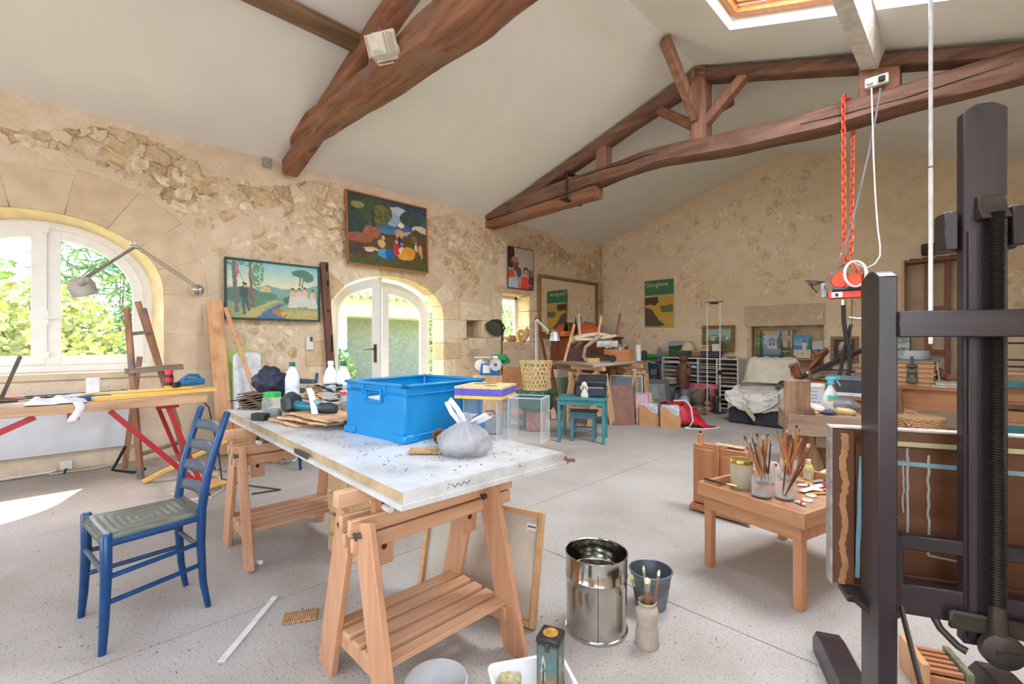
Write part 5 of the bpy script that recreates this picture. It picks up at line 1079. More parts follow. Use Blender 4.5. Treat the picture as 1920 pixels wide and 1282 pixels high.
part('vase_body',MB().lathe([(0,0),(.044,0),(.047,.008),(.045,.05),(.041,.085),(.042,.115),(.045,.138),(.040,.152),(.034,.160),(.038,.176),(.035,.178),(.031,.163),(.036,.15),(.036,.03),(0,.02)],n=32),M_CLAY,vs)
M_BRW=[wood('brush_handle_orange',(206,130,44),(226,154,66),'z',9,.35),wood('brush_handle_dark',(52,36,30),(78,54,42),'z',9,.35),wood('brush_handle_brown',(128,80,50),(160,106,70),'z',9,.4),wood('brush_handle_raw',(196,160,112),(216,184,140),'z',9,.5)]
M_BRI=[plain('bristle_%s'%k,c,.9,0,.2,60)for k,c in(('buff',(206,180,128)),('grey',(124,116,104)),('brown',(112,78,52)),('pale',(226,206,176)))]
M_FER=plain('ferrule',(186,180,168),.25,.9)
def brush(label,a,b,k,grp,r=.004,flat=False,hair=.03):
    a,b=Vector(a),Vector(b);d=(b-a).normalized();L=(b-a).length;t=thing('paintbrush',label,'brush',a,0,grp)
    part('handle',MB().tube([a,a+d*L*.35,a+d*(L-hair-.03)],[r*.55,r*1.25,r],7),M_BRW[k%4],t,world=True)
    part('ferrule',MB().tube([a+d*(L-hair-.032),a+d*(L-hair)],[r*1.05,r*1.3],7),M_FER,t,world=True)
    part('bristles',MB().tube([a+d*(L-hair),a+d*(L-hair*.45),b],[r*1.3,r*1.35,r*.4],7),M_BRI[(k*3+1)%4],t,world=True);return t
for k,(dx,dy,ex,ey,z1,lab)in enumerate([(-.012,.0,-.045,-.045,.285,'dark handled brush leaning left in the clay vase'),(.0,.012,-.012,-.006,.315,'thin tall brush upright in the clay vase'),(.004,-.006,.002,.0,.27,'broad brown handled flat brush in the clay vase'),(.012,.004,.034,.038,.300,'brown handled brush leaning right in the clay vase')]):
    p0=Vector((VC.x+dx,VC.y+dy,.05));p1=Vector((VC.x+ex,VC.y+ey,z1));brush(lab,p0,p1,(1,2,2,2)[k],'brushes in the clay vase',(.005,.0042,.010,.0048)[k],False,(.02,.025,.02,.022)[k])
c=PZ(818,1276,.09);bw=thing('plastic_bowl','round white plastic bowl on the floor at bottom edge of the picture','bowl',(c.x,c.y,0))
part('bowl_body',MB().lathe([(0,.0),(.075,.0),(.083,.008),(.100,.088),(.103,.090),(.103,.093),(.098,.092),(.080,.012),(0,.006)],n=48),plain('white_bowl_plastic',(208,208,208),.3,0,.01),bw);part('rolled_rim',MB().tube([(.102*math.cos(a),.102*math.sin(a),.092)for a in np.linspace(0,2*math.pi,41)[:-1]],.003,6,True),plain('white_bowl_plastic',(226,226,226),.3),bw)
p1,p2=PZ(914,1248,.085),PZ(1050,1224,.085);e1=(p1-p2);Lx=e1.length;rz=math.atan2(-e1.y,-e1.x)
e2=Vector((math.sin(rz),-math.cos(rz),0));Ly=.30;cc=p2+e1/2+e2*Ly/2
ty=thing('plastic_tray','white rectangular plastic tray holding a sponge and a decorated tin','tray',(cc.x,cc.y,0),rz);M_TRAY=plain('white_tray_plastic',(232,232,230),.35,0,.02)
def rr_ring(w_,d_,z,r_=.03,n=5):
    o=[]
    for sx,sy,a0 in((1,1,0),(-1,1,90),(-1,-1,180),(1,-1,270)):
        for k in range(n):a=R(a0+90*k/(n-1));o.append((sx*(w_/2-r_)+r_*math.cos(a),sy*(d_/2-r_)+r_*math.sin(a),z))
    return o
rings=[rr_ring(Lx-.05,Ly-.05,0),rr_ring(Lx-.012,Ly-.012,.082),rr_ring(Lx+.008,Ly+.008,.085),rr_ring(Lx+.008,Ly+.008,.089),rr_ring(Lx-.014,Ly-.014,.087),rr_ring(Lx-.056,Ly-.056,.006)];n_=len(rings[0]);vs_=[p for r_ in rings for p in r_];fs=[list(range(n_))[::-1],[5*n_+j for j in range(n_)]]
for i in range(5):fs+=[[i*n_+j,i*n_+(j+1)%n_,(i+1)*n_+(j+1)%n_,(i+1)*n_+j]for j in range(n_)]
part('tray_shell',MB().add(vs_,fs),M_TRAY,ty)
tc_=PZ(1021,1322);tn=thing('decorated_tin','tall square tin with painted sides and worn gold lid in the white tray','tin',(tc_.x+.01,tc_.y+.02,.008),R(22));A=raster(28,80,[('grad',(92,106,98),(84,112,108),0,.4),('grad',(110,112,92),(146,108,70),.4,.7),('grad',(60,54,48),(48,40,40),.7,1),('ell',.3,.4,.1,.25,(190,180,160)),('ell',.3,.45,.06,.2,(50,60,66)),('ell',.75,.85,.16,.06,(196,180,160)),('ell',.5,.78,.2,.05,(150,120,96)),('spot',.6,.3,.4,.2,(70,120,120),.4)],6,10)
part('tin_body',MB().box((0,0,.105),(.074,.074,.21)),plain('tin_dark_green',(70,80,74),.4,.2),tn,bev=.004)
P_tin=vcol('tin_print',.35,0)
for k in range(4):
    o=bpy.data.objects.new('printed_side',print_mesh('printed_side',A,.066,.20,P_tin));COL.objects.link(o);o.parent=tn;M=rotm(R(90*k))@Matrix.Translation((0,-.0376,.103));o.matrix_basis=M
part('lid',MB().box((0,0,.219),(.080,.080,.026)),plain('dark_tin_lid',(62,60,54),.4,.5),tn,bev=.006);part('lid_gold',MB().lathe([(0,.2328),(.026,.2325)],n=24,caps=False),plain('worn_gold',(188,140,58),.45,.4,.25,40),tn);part('clasp',MB().box((0,-.042,.205),(.014,.006,.03)),M_STL,tn,bev=.002)
sp_=PZ(955,1276,.045);single('sponge',MB().box((sp_.x,sp_.y+.0,.036),(.075,.055,.055),R(30)),plain('dirty_sponge',(178,166,130),.95,0,.15,50,.1,.6),'dirty yellow sponge lying in the white tray','sponge',bev=.006)
# ================================================================ SKETCH BOX EASEL AND PAINT TABLE
M_OILW=wood('orange_box_wood',(170,110,70),(194,134,92),'z',7,.45);M_OILX=wood('orange_box_wood_x',(172,112,72),(196,136,94),'x',7,.45)
pb=thing('sketch_box','folded wooden sketch box easel standing behind the paint table','easel box',(4.75,3.33,0),R(-4))
part('box_shell',MB().box((0,.0,.27),(.38,.10,.42)),M_OILW,pb,bev=.004);part('front_panel',MB().box((-.105,-.056,.265),(.145,.014,.38)),M_OILW,pb,bev=.003);part('front_panel',MB().box((.10,-.056,.255),(.15,.014,.35)),M_OILW,pb,bev=.003)
part('mast_bar',MB().box((-.01,-.064,.30),(.035,.02,.40)),M_OILW,pb,bev=.003);po=part('corner_leg',MB().box((-.17,.02,.29),(.03,.03,.52)),M_OILW,pb,bev=.004);part('leg_screw',MB().cyl((-.17,.02,.55),(-.17,.02,.565),.009,None,10),M_BLK,po)
part('corner_leg',MB().box((.17,.03,.26),(.03,.03,.44)),M_OILW,pb,bev=.003);part('top_bar',MB().box((-.04,-.02,.487),(.18,.05,.014)),M_OILX,pb,bev=.002)
part('foot_bar',MB().box((.01,-.075,.030),(.42,.03,.026)),M_OILX,pb,bev=.003);part('foot_bar',MB().box((.01,.075,.030),(.42,.03,.026)),M_OILX,pb,bev=.003);part('base_board',MB().box((.0,.0,.045),(.40,.14,.02)),M_OILX,pb,bev=.003);part('side_knob',MB().cyl((-.19,0,.33),(-.205,0,.33),.010,None,10),M_BLK,pb)
part('wood_shavings',MB().surf(lambda u,v:(-.05+u*.2,-.03+v*.06,.497+.008*noise.noise(Vector((u*12,v*9,1)))),14,6),M_STK,pb,solid=.003)
TZ2=.455
l,f=PZ(1308,902,TZ2),PZ(1503,972,TZ2);W2=.56;rz=R(-15);e1=Vector((math.cos(rz),math.sin(rz),0))*W2;e2=Vector((-math.sin(rz),math.cos(rz),0));D2=.78;cc=l+e1/2+e2*D2/2
pt=thing('paint_table','small pine tray-topped table crowded with brushes and paint tubes','table',(cc.x,cc.y,0),rz);M_PTW=wood('paint_table_wood',(180,124,84),(204,150,106),'x',7,.5,(140,86,56),.62);M_PTZ=wood('paint_table_leg',(184,126,86),(202,146,104),'z',7,.45)
part('tray_bottom',MB().box((0,0,TZ2-.058),(W2-.02,D2-.02,.012)),wood('tray_bottom_wood',(176,124,88),(200,150,112),'x',7,.6,(160,130,116),.5),pt)
for sy in(-1,1):part('tray_side',MB().box((0,sy*(D2/2-.008),TZ2-.035),(W2,.016,.07)),M_PTW,pt,bev=.002)
for sx in(-1,1):part('tray_side',MB().box((sx*(W2/2-.008),0,TZ2-.035),(.016,D2-.034,.07)),wood('paint_table_wood_y',(180,124,84),(204,150,106),'y',7,.5),pt,bev=.002)
for sy in(-1,1):part('apron',MB().box((0,sy*(D2/2-.03),TZ2-.105),(W2-.05,.02,.07)),M_PTW,pt,bev=.002)
for sx in(-1,1):part('apron',MB().box((sx*(W2/2-.035),0,TZ2-.105),(.02,D2-.09,.07)),M_PTW,pt,bev=.002)
for sx in(-1,1):
    for sy in(-1,1):part('leg',MB().box((sx*(W2/2-.045),sy*(D2/2-.045),(TZ2-.07)/2),(.042,.042,TZ2-.07)),M_PTZ,pt,bev=.003)
PTB=TZ2-.052
def onT(px,py,z=None):return PZ(px,py,PTB if z is None else z)
M_CLR=glassy('clear_jar',(238,244,246),.10,.04)
def jar(name,label,c,r_,h,grp=None,mat=None,lid=None,content=None,cat='jar'):
    t=thing(name,label,cat,(c.x,c.y,PTB),0,grp);part('jar_wall',MB().lathe([(0,0),(r_*.95,0),(r_,.006),(r_,h*.9),(r_*.96,h),(r_*.92,h),(r_*.94,h*.9),(r_*.94,.010),(0,.008)],n=28),mat or M_CLR,t)
    if lid:part('lid',MB().lathe([(r_*1.02,h*.86),(r_*1.04,h*.97),(r_*.98,h*1.0),(r_*.9,h*.985),(0,h*.985)],n=28),lid,t)
    if content:part('contents',MB().lathe([(0,.010),(r_*.92,.010),(r_*.92,content[0]),(0,content[0])],n=20),content[1],t)
    return t
M_GOLD=plain('gold_lid',(206,176,92),.25,.9,.04);c1=onT(1390,915)
jar('lidded_jar','large glass jar with gold lid at left of the paint table',c1,.058,.165,None,glassy('milky_jar',(228,228,206),.35,.1),M_GOLD,(.05,plain('cloudy_liquid',(196,190,160),.3)))
CLOU=plain('cloudy_water',(176,180,180),.2)
spots=[(1434,905,.052,.125,'clear jar crowded with brushes behind the gold lidded jar'),(1428,931,.050,.115,'clear plastic cup in front of the brush jar on the paint table'),(1472,935,.050,.115,'clear cup with white dregs and thin brushes at front of the paint table'),(1478,900,.044,.12,'clear jar of brushes beside the oil bottle')]
JC=[]
for px,py,r_,h,lab in spots:
    c=onT(px,py);JC.append(c);jar('brush_jar',lab,c,r_,h,'brush jars on the paint table',None,None,(.018,CLOU))
rr=random.Random(31)
tips=[(1396,818),(1408,812),(1404,826),(1416,830),(1419,812),(1430,816),(1440,812),(1446,818),(1400,838),(1412,846),(1426,834)]
names_=['leftmost','tall left','grey tipped','brown tipped','slim dark','pale tipped','upright','right leaning','short left','thick handled','middle']
for k,(px,py)in enumerate(tips):
    b=PD(px,py,2.28+rr.uniform(-.08,.08));a=Vector((JC[0].x+rr.uniform(-.02,.02),JC[0].y+rr.uniform(-.02,.02),PTB+.012));brush(names_[k]+' brush in the crowded jar behind the gold lidded jar',a,b,k%3 if k%4 else 3,'brushes in the crowded jar',rr.uniform(.003,.0055),False,rr.uniform(.018,.035))
tips=[(1456,806),(1466,812),(1476,806),(1494,796),(1500,804),(1488,812),(1505,815),(1484,826),(1462,828),(1498,824)]
names_=['white tipped','orange handled','slim grey','longest','rightmost orange','dark ferruled','far right','short orange','short left','plain wood']
for k,(px,py)in enumerate(tips):
    b=PD(px,py,2.36+rr.uniform(-.08,.08));a=Vector((JC[3].x+rr.uniform(-.018,.018),JC[3].y+rr.uniform(-.018,.018),PTB+.012));brush(names_[k]+' brush in the clear jar beside the oil bottle',a,b,(0,0,2,3,0,1,0,0,2,3)[k],'brushes in the jar beside the oil bottle',rr.uniform(.003,.005),False,rr.uniform(.018,.03))
for k,(px,py,lab)in enumerate([(1517,832,'long brown brush slanting right from the front cup'),(1514,862,'thin black brush slanting right from the front cup'),(1474,862,'thin upright black brush in the front cup')]):
    b=PD(px,py,2.08);a=Vector((JC[2].x-.006*k,JC[2].y+.004,PTB+.012));brush(lab,a,b,(2,1,1)[k],'brushes in the front cup',.0036 if k else .006,False,.02)
c=onT(1516,899);ob=thing('oil_bottle','bottle of yellow oil with white cap on the paint table','bottle',(c.x,c.y,PTB));part('bottle_body',MB().lathe([(0,0),(.026,0),(.028,.004),(.028,.065),(.02,.088),(.011,.096),(.011,.106),(0,.106)],n=24),plain('yellow_oil',(206,190,120),.12),ob);part('cap',MB().lathe([(.013,.098),(.013,.118),(.011,.12),(0,.12)],n=16),M_PLA,ob);part('bottle_label',MB().surf(lambda u,v:(.0285*math.cos(-2.4+u*1.5),.0285*math.sin(-2.4+u*1.5),.012+v*.04),8,1),plain('grey_label',(196,196,198),.6),ob)
ptub=thing('paint_bottle','white paint bottle with red dot behind the front cup','bottle',(onT(1452,898).x,onT(1452,898).y,PTB));part('bottle_body',MB().lathe([(0,0),(.03,0),(.032,.005),(.032,.07),(.016,.10),(0,.104)],n=24),M_PLA,ptub);part('red_dot',MB().sph((.012,-.018,.092),.010,10,6),plain('red_dot',(200,44,50),.5),ptub)
def tube(label,a,b,r_,body,cap,band_=None):
    a,b=Vector(a),Vector(b);d=(b-a).normalized();L=(b-a).length;t=thing('paint_tube',label,'paint tube',a,0,'paint tubes on the paint table');s_=d.cross(Vector((0,0,1))).normalized()
    n=12;mb=MB()
    for i,(f_,w_,h_)in enumerate([(0,r_*1.35,.0015),(.3,r_*1.2,r_*.6),(.75,r_,r_*.9),(.9,r_*.9,r_*.85),(.97,r_*.4,r_*.4)]):
        for j in range(n):q=2*math.pi*j/n;mb.v.append(a+d*L*f_+s_*w_*math.cos(q)+Vector((0,0,1))*(h_*math.sin(q)))
    for i in range(4):
        for j in range(n):mb.f.append([i*n+j,i*n+(j+1)%n,(i+1)*n+(j+1)%n,(i+1)*n+j])
    mb.f+=[list(range(n))[::-1],[4*n+j for j in range(n)]]
    part('tube_body',mb,body,t,world=True);part('cap',MB().tube([a+d*L*.95,a+d*L*1.08],[r_*.55,r_*.5],10),cap,t,world=True)
    if band_:part('colour_band',MB().tube([a+d*L*.62,a+d*L*.78],[r_*1.06,r_*1.0],12,caps=False),band_,t,world=True)
M_TUBE=plain('tube_white',(224,222,216),.4,0,.06,40);M_TMET=plain('tube_metal',(186,186,184),.35,.6)
def T_(p,z=.012):q=onT(*p);q.z=PTB+z;return q
red_=plain('alizarin',(176,44,60),.5);tube('big crumpled white paint tube behind the white rings',T_((1502,925)),T_((1560,908)),.014,M_TUBE,M_PLA,red_)
tube('white paint tube with dark red cap in front of the big crumpled tube',T_((1510,919),.01),T_((1545,923),.01),.010,M_TUBE,plain('dark_red_cap',(120,30,36),.4));tube('small red and white paint tube at near corner of the tray',T_((1492,942),.01),T_((1510,950),.01),.010,M_TUBE,M_PLA,red_)
tube('grey metal paint tube at the back of the tray',T_((1524,906)),T_((1552,904)),.011,M_TMET,M_BLK,plain('viridian',(40,110,86),.5));tube('green smeared paint tube leaning at back corner of the tray',T_((1530,900),.03),T_((1552,896),.045),.013,plain('lime_smear',(186,208,130),.5,0,.2,40),M_BLK);tube('orange banded paint tube lying by the right side of the tray',T_((1520,928),.008),T_((1556,927),.008),.008,plain('tube_ochre',(206,140,70),.5),M_BLK)
tube('red capped paint tube tucked behind the big crumpled one',T_((1496,912)),T_((1524,914)),.010,M_TUBE,red_,red_)
for k,(px,py)in enumerate([(1514,940),(1521,931)]):
    c=T_((px,py),.006);t=thing('masking_ring',('front','rear')[k]+' white tape ring by right side of the paint tray','tape ring',c,0,'tape rings on the paint table');part('tape',MB().tube([(.020*math.cos(a),.016*math.sin(a),.0)for a in np.linspace(0,6.283,25)[:-1]],.0065,8,True),plain('cream_tape',(226,222,200),.6),t)
a,b=PZ(1320,897,TZ2+.010),PZ(1378,912,TZ2+.006);kn=thing('palette_knife','black handled palette knife with yellow smear on left rim of the paint tray','palette knife',a);part('handle',MB().bar(a,a.lerp(b,.62),.016,.010),M_BLK,kn,world=True,bev=.003);part('blade',MB().bar(a.lerp(b,.6),b,.014,.002),M_STL,kn,world=True);part('paint_smear',MB().sph(a.lerp(b,.8)+Vector((.01,.014,-.0)),(.03,.012,.004),10,6),plain('yellow_paint',(232,208,40),.4),kn,world=True)
single('small_block',MB().box(T_((1500,907),.012),(.05,.03,.022),rz+.4),M_PTW,'small wooden block among the tubes behind the front cup','block',bev=.002)
# ================================================================ THE BIG STUDIO EASEL
EO=Vector((5.82,1.645,0));er=math.atan2(.421,.907);M_DARK=wood('dark_stained_beech',(36,28,31),(54,43,48),'z',6,.34);M_DARKX=wood('dark_stained_beech_x',(36,28,31),(54,43,48),'x',6,.34);M_CAST=plain('bronzed_iron',(66,58,50),.45,.5,.15)
ea=thing('crank_easel','big dark studio easel with central crank screw in right foreground','easel',EO,er)
for k,x in enumerate((0,.48)):
    pts=[(-.021,0),(.021,0)];top=[(-.065,1.40)]+[(-.065+.13*i/8,1.40+.022*math.sin(math.pi*i/8))for i in range(1,8)]+[(.065,1.40)]
    poly=[(-.065,.06),(.065,.06)]+top[::-1];part('side_post',MB().prism(poly,.044,Matrix(((0,0,1,x-.022),(1,0,0,.03),(0,1,0,0),(0,0,0,1)))),M_DARK,ea,bev=.003)
    poly=[(-.42,0),(.56,0),(.56,.05),(.52,.095),(.46,.105),(-.36,.105),(-.42,.06)];part('skid_foot',MB().prism(poly,.085,Matrix(((0,0,1,x-.042),(1,0,0,0),(0,1,0,0),(0,0,0,1)))),M_DARKX,ea,bev=.006)
    part('side_stay',MB().bar((x+.03,-.03,.50),(x+.035,-.33,.11),.006,.022,(0,1,0)),M_CAST,ea)
part('top_crossbar',MB().box((.24,-.035,1.268),(.44,.026,.070)),M_DARKX,ea,bev=.003)
part('middle_crossbar',MB().box((.24,.045,.655),(.44,.03,.040)),M_DARKX,ea,bev=.003);part('lower_crossbar',MB().box((.24,.045,.495),(.44,.03,.085)),M_DARKX,ea,bev=.003)
for x in(.045,.435):part('sliding_upright',MB().box((x,.048,.56),(.03,.034,.23)),M_DARK,ea,bev=.002)
pl=part('hinge_plate',MB().box((.036,.022,.50),(.022,.008,.115)),M_CAST,ea,bev=.002)
for z in(.48,.525):part('plate_screw',MB().cyl((.036,.018,z),(.036,.014,z),.006,None,10),M_STL,pl)
top=[(-.047+.094*i/10,1.845+.022*math.sin(math.pi*i/10))for i in range(11)];part('mast',MB().prism([(.047,.40),(-.047,.40)]+top,.034,Matrix(((1,0,0,.236),(0,0,-1,.062),(0,1,0,0),(0,0,0,1)))),M_DARK,ea,bev=.003)
for sx in(-1,1):part('mast_channel',MB().box((.236+sx*.030,.024,.97),(.018,.010,1.1)),M_DARK,ea,bev=.001)
part('mast_bracket',MB().box((.236,.080,1.525),(.165,.034,.105)),M_DARKX,ea,bev=.003);part('bracket_wing',MB().box((.165,.055,1.525),(.03,.05,.105)),M_DARK,ea,bev=.003);part('bracket_wing',MB().box((.307,.055,1.53),(.03,.05,.105)),M_DARK,ea,bev=.003)
prof=[(.0,.035),(.0,-.03),(.032,-.03),(.032,-.022),(.018,.0),(.014,.02),(.012,.035)]
part('screw_cap',MB().prism([(a,b)for a,b in prof],.06,Matrix(((0,0,1,.214),(-1,0,0,.027),(0,1,0,1.575),(0,0,0,1)))),M_CAST,ea,bev=.003)
pr=[];z=.52
while z<1.56:pr+=[(.0125,z),(.0165,z+.0035)];z+=.007
part('crank_screw',MB().lathe(pr,(.246,.0,0),n=14),plain('oiled_steel',(62,56,52),.35,.7),ea,angle=20)
part('gear_housing',MB().lathe([(0,-.02),(.034,-.02),(.046,-.008),(.046,.012),(.03,.022),(0,.022)],(.252,-.005,.418),n=28,M=rotm(R(90),'X')),M_CAST,ea);part('housing_ear',MB().bar((.15,.012,.47),(.35,.012,.465),.05,.012,(0,1,0)),M_CAST,ea,bev=.006);part('gear_slot',MB().box((.256,-.028,.418),(.05,.004,.014)),M_BLK,ea);part('housing_neck',MB().cyl((.248,.0,.44),(.247,.0,.53),.022,.018,14),M_CAST,ea)
part('crank_hook',MB().tube([(.125,.05,.47),(.14,.03,.43),(.165,.0,.405),(.18,-.01,.40)],[.010,.009,.009,.010],10),M_CAST,ea)
part('canvas_ledge',MB().box((.24,.13,.445),(.60,.09,.022)),M_DARKX,ea,bev=.003);part('ledge_arm',MB().bar((-.045,.13,.452),(.0,.01,.44),.03,.02),M_CAST,ea)
# the picture on it, seen from the back
M_BKW=wood('panel_back_wood',(74,44,28),(108,68,44),'z',5,.5);M_BKX=wood('panel_back_wood_x',(92,54,30),(124,78,46),'x',5,.5)
pa=thing('drawing_board','large wooden board with paint drips on its back standing on the crank easel','board',EO,er);y=.152
part('back_board',MB().box((.42,y+.012,.71),(1.0,.012,.49)),M_BKX,pa)
part('left_stile',MB().box((-.055,y-.004,.706),(.06,.02,.486)),M_BKW,pa,bev=.002);part('edge_strip',MB().box((-.087,y+.006,.706),(.006,.045,.49)),plain('grey_edge',(146,136,130),.6,0,.15,30),pa);part('edge_strip',MB().box((.42,y+.006,.953),(1.02,.045,.005)),plain('pale_edge',(206,196,186),.6,0,.1,30),pa)
part('inner_stile',MB().box((-.004,y-.0,.70),(.035,.014,.47)),M_BKW,pa,bev=.002);part('top_rail',MB().box((.42,y,.925),(.9,.014,.05)),M_BKX,pa,bev=.002);part('bottom_rail',MB().box((.42,y,.49),(.9,.014,.05)),M_BKX,pa,bev=.002)
def dribble(label,pts,wd,mat,yy):return part('paint_mark',MB().tube([(p[0],yy,p[1])for p in pts],wd,6),mat,pa)
sk,yl,wt_=plain('sky_paint',(132,176,188),.5),plain('yellow_paint_old',(206,182,96),.6,0,.2,50),plain('drip_white',(176,172,160),.6)
flatm=lambda pts,w_,m,yy:part('paint_mark',MB().add([(p[0]+s*w_*(1+.3*math.sin(i*7.1+s)*math.sin(i*.9)),yy,p[1])for i,p in enumerate(pts)for s in(-1,1)],[(2*i,2*i+1,2*i+3,2*i+2)for i in range(len(pts)-1)]),m,pa,smooth=False)
rr=random.Random(8)
flatm([(-.054+.004*math.sin(i*.4)+rr.uniform(-.0015,.0015),.935-.008*i)for i in range(60)],.009,plain('bare_ply',(170,124,80),.8,0,.1),y-.0150);flatm([(-.006-.012*i/9,.865-.042*i)for i in range(10)],.0055,sk,y-.0080)
flatm([(.03+.045*i,.905+rr.uniform(-.003,.003))for i in range(18)],.004,yl,y-.0075)
for x,w_,z1,z0 in((.115,.003,.90,.62),(.104,.002,.86,.70),(.165,.003,.88,.58)):flatm([(x+rr.uniform(-.002,.002),z1+(z0-z1)*i/12)for i in range(13)],w_,wt_,y+.0045)
part('paint_mark',MB().bar((.02,y+.0045,.852),(.9,y+.0045,.835),.002,.013),sk,pa);part('paint_mark',MB().bar((.02,y-.0078,.912),(.9,y-.0078,.908),.002,.014),plain('cream_paint',(196,186,140),.6),pa);part('paint_mark',MB().bar((.165,y+.0045,.58),(.30,y+.0045,.565),.002,.005),wt_,pa)
# little slatted crate on the floor under the easel
c=PZ(1735,1262);lc=thing('slatted_crate','small slatted wooden box on the floor under the crank easel','crate',(c.x+.03,c.y-.06,0),er);M_SC=M_OILX
for k in range(5):part('slat',MB().box((0,-.06+k*.03,.09),(.10,.018,.012)),M_SC,lc,bev=.001)
part('end_board',MB().box((-.062,0,.06),(.024,.18,.12)),M_LP,lc,bev=.002);part('end_board',MB().box((.062,0,.055),(.02,.16,.11)),plain('green_smeared_wood',(118,116,92),.7,0,.3,30),lc,bev=.002)
for sy in(-1,1):part('side_board',MB().box((0,sy*.075,.04),(.10,.012,.08)),M_SC,lc,bev=.002)
# ---- the white roof-window pole
c=PD(1745,635,2.15);pl=thing('window_pole','thin white pole hanging down from the roof window','pole',(c.x,c.y,c.z));zt=3.72
for k,(z0,z1)in enumerate(((0,.8),(.81,1.7),(1.71,zt-c.z))):part('pole_section',MB().cyl((0,0,z0),(0,0,z1),.009-.0008*k,None,10),plain('white_pole',(226,228,234),.25,.2),pl)
part('end_knob',MB().box((0,0,-.01),(.016,.016,.03)),M_PLA,pl,bev=.003);part('hook',MB().tube([(0,0,zt-c.z),(0,0,zt-c.z+.06),(.03,0,zt-c.z+.08)],.005,6),M_STL,pl)
# ================================================================ CHAIN HOIST ON THE FAR TRUSS
M_CH=plain('orange_chain',(226,84,56),.4,.1,.08,30);M_HO=plain('orange_red_enamel',(222,66,38),.35)
top=PY(1581,185,Y2-.03);sh=PY(1584,482,Y2-.03)
hc=thing('hanging_chain','orange link chain slung over the far tie beam','chain',(top.x,Y2-.03,top.z))
base=MB().tube([(.0,.016*math.cos(a)+0,.018*math.sin(a)+.018*(1 if math.sin(a)>0 else-1))for a in np.linspace(0,6.283,13)[:-1]],.0068,5,True);lm=base.mesh('link',M_CH)
def links(t,p,q,step=.056,wrap=False):
    p,q=Vector(p),Vector(q);d=q-p;n=int(d.length/step)
    for i in range(n):
        o=bpy.data.objects.new('link',lm);COL.objects.link(o);o.parent=t
        o.matrix_basis=wm(t).inverted()@(Matrix.Translation(p+d*((i+.5)/n))@d.to_track_quat('Z','Y').to_matrix().to_4x4()@rotm(R(90*(i%2)+45)))
links(hc,(top.x,Y2-.03,top.z+.01),(sh.x,Y2-.06,sh.z));links(hc,(top.x+.04,Y2+.20,top.z-.22),(sh.x+.05,Y2-.03,sh.z+.02));links(hc,(top.x,Y2-.02,top.z+.03),(top.x+.03,Y2+.26,top.z+.05));links(hc,(top.x+.03,Y2+.285,top.z+.04),(top.x+.04,Y2+.22,top.z-.22))
c=PY(1586,536,Y2-.05);ho=thing('electric_hoist','orange-red electric hoist hanging on the orange chain','hoist',c);wh=lambda p:p
part('motor_body',MB().lathe([(0,-.06),(.07,-.06),(.078,-.045),(.078,.045),(.07,.06),(0,.06)],(-.035,0,.055),n=20,M=rotm(R(90),'X')),M_HO,ho);part('motor_body',MB().box((.065,-.01,.035),(.13,.12,.13)),M_HO,ho,bev=.012);part('base_box',MB().box((.0,-.02,-.085),(.25,.12,.065)),M_HO,ho,bev=.006)
sw=part('switch_plate',MB().box((-.055,-.083,-.085),(.085,.006,.05)),M_PLA,ho,bev=.001);part('switch_knob',MB().cyl((-.055,-.086,-.085),(-.055,-.095,-.085),.014,None,12),M_BLK,sw)
part('drum',MB().cyl((-.09,-.07,-.035),(.12,-.07,-.035),.021,None,14),plain('drum_black',(44,44,48),.4),ho);part('guard_frame',MB().tube([(-.13,-.07,-.06),(-.155,-.06,.0),(-.13,-.02,.12),(0,0,.205),(.13,-.02,.12),(.15,-.06,.0),(.13,-.07,-.06)],.007,6),M_CHR,ho);part('control_box',MB().box((-.165,-.02,-.03),(.05,.05,.14)),plain('grey_control',(150,150,154),.5),ho,bev=.006)
mb=MB()
for k in range(5):a=.5*k-1;mb.tube([(-.16,-.03,.05),(-.24-.02*k,-.04,.05+.03*math.sin(a*2)),(-.30+.02*k,-.05,.07-.03*k)],.006,5)
part('tied_leads',mb,M_BLK,ho,kind='stuff');links(hc,(sh.x,Y2-.06,sh.z),(sh.x-.0,Y2-.05,c.z+.2));links(hc,(sh.x+.01,Y2-.05,sh.z),(sh.x+.10,Y2-.06,c.z+.14));links(hc,(sh.x+.10,Y2-.06,c.z+.14),(sh.x+.15,Y2-.06,c.z-.14))
part('shackle',MB().tube([(sh.x-.02,Y2-.06,sh.z-.03),(sh.x-.022,Y2-.06,sh.z+.03),(sh.x,Y2-.06,sh.z+.05),(sh.x+.022,Y2-.06,sh.z+.03),(sh.x+.02,Y2-.06,sh.z-.03)],.006,6,True),M_CHR,hc,world=True)
hd=part('hook_tail',MB().tube([(sh.x+.15,Y2-.06,c.z-.14),(sh.x+.165,Y2-.06,c.z-.19),(sh.x+.15,Y2-.06,c.z-.225),(sh.x+.135,Y2-.06,c.z-.20)],.008,6),M_CH,hc,world=True)
pts=[PY(px,py,Y2-.05)for px,py in((1581,565),(1582,600),(1586,630),(1594,660),(1593,690),(1590,704))];part('rubber_hose',MB().tube(pts,.018,8),M_BLK,ho,world=True);pts=[PY(px,py,Y2-.02)for px,py in((1596,608),(1590,632),(1581,662),(1577,690),(1574,703))];part('rubber_hose',MB().tube(pts,.016,8),M_BLK,ho,world=True);part('hose_collar',MB().cyl(PY(1581,562,Y2-.05),PY(1581,572,Y2-.05),.021,None,10),M_CHR,ho,world=True)
part('lift_cable',MB().tube([PY(1597,560,Y2-.06),PY(1597,600,Y2-.06),PY(1595,645,Y2-.06)],.004,5),M_STL,ho,world=True)
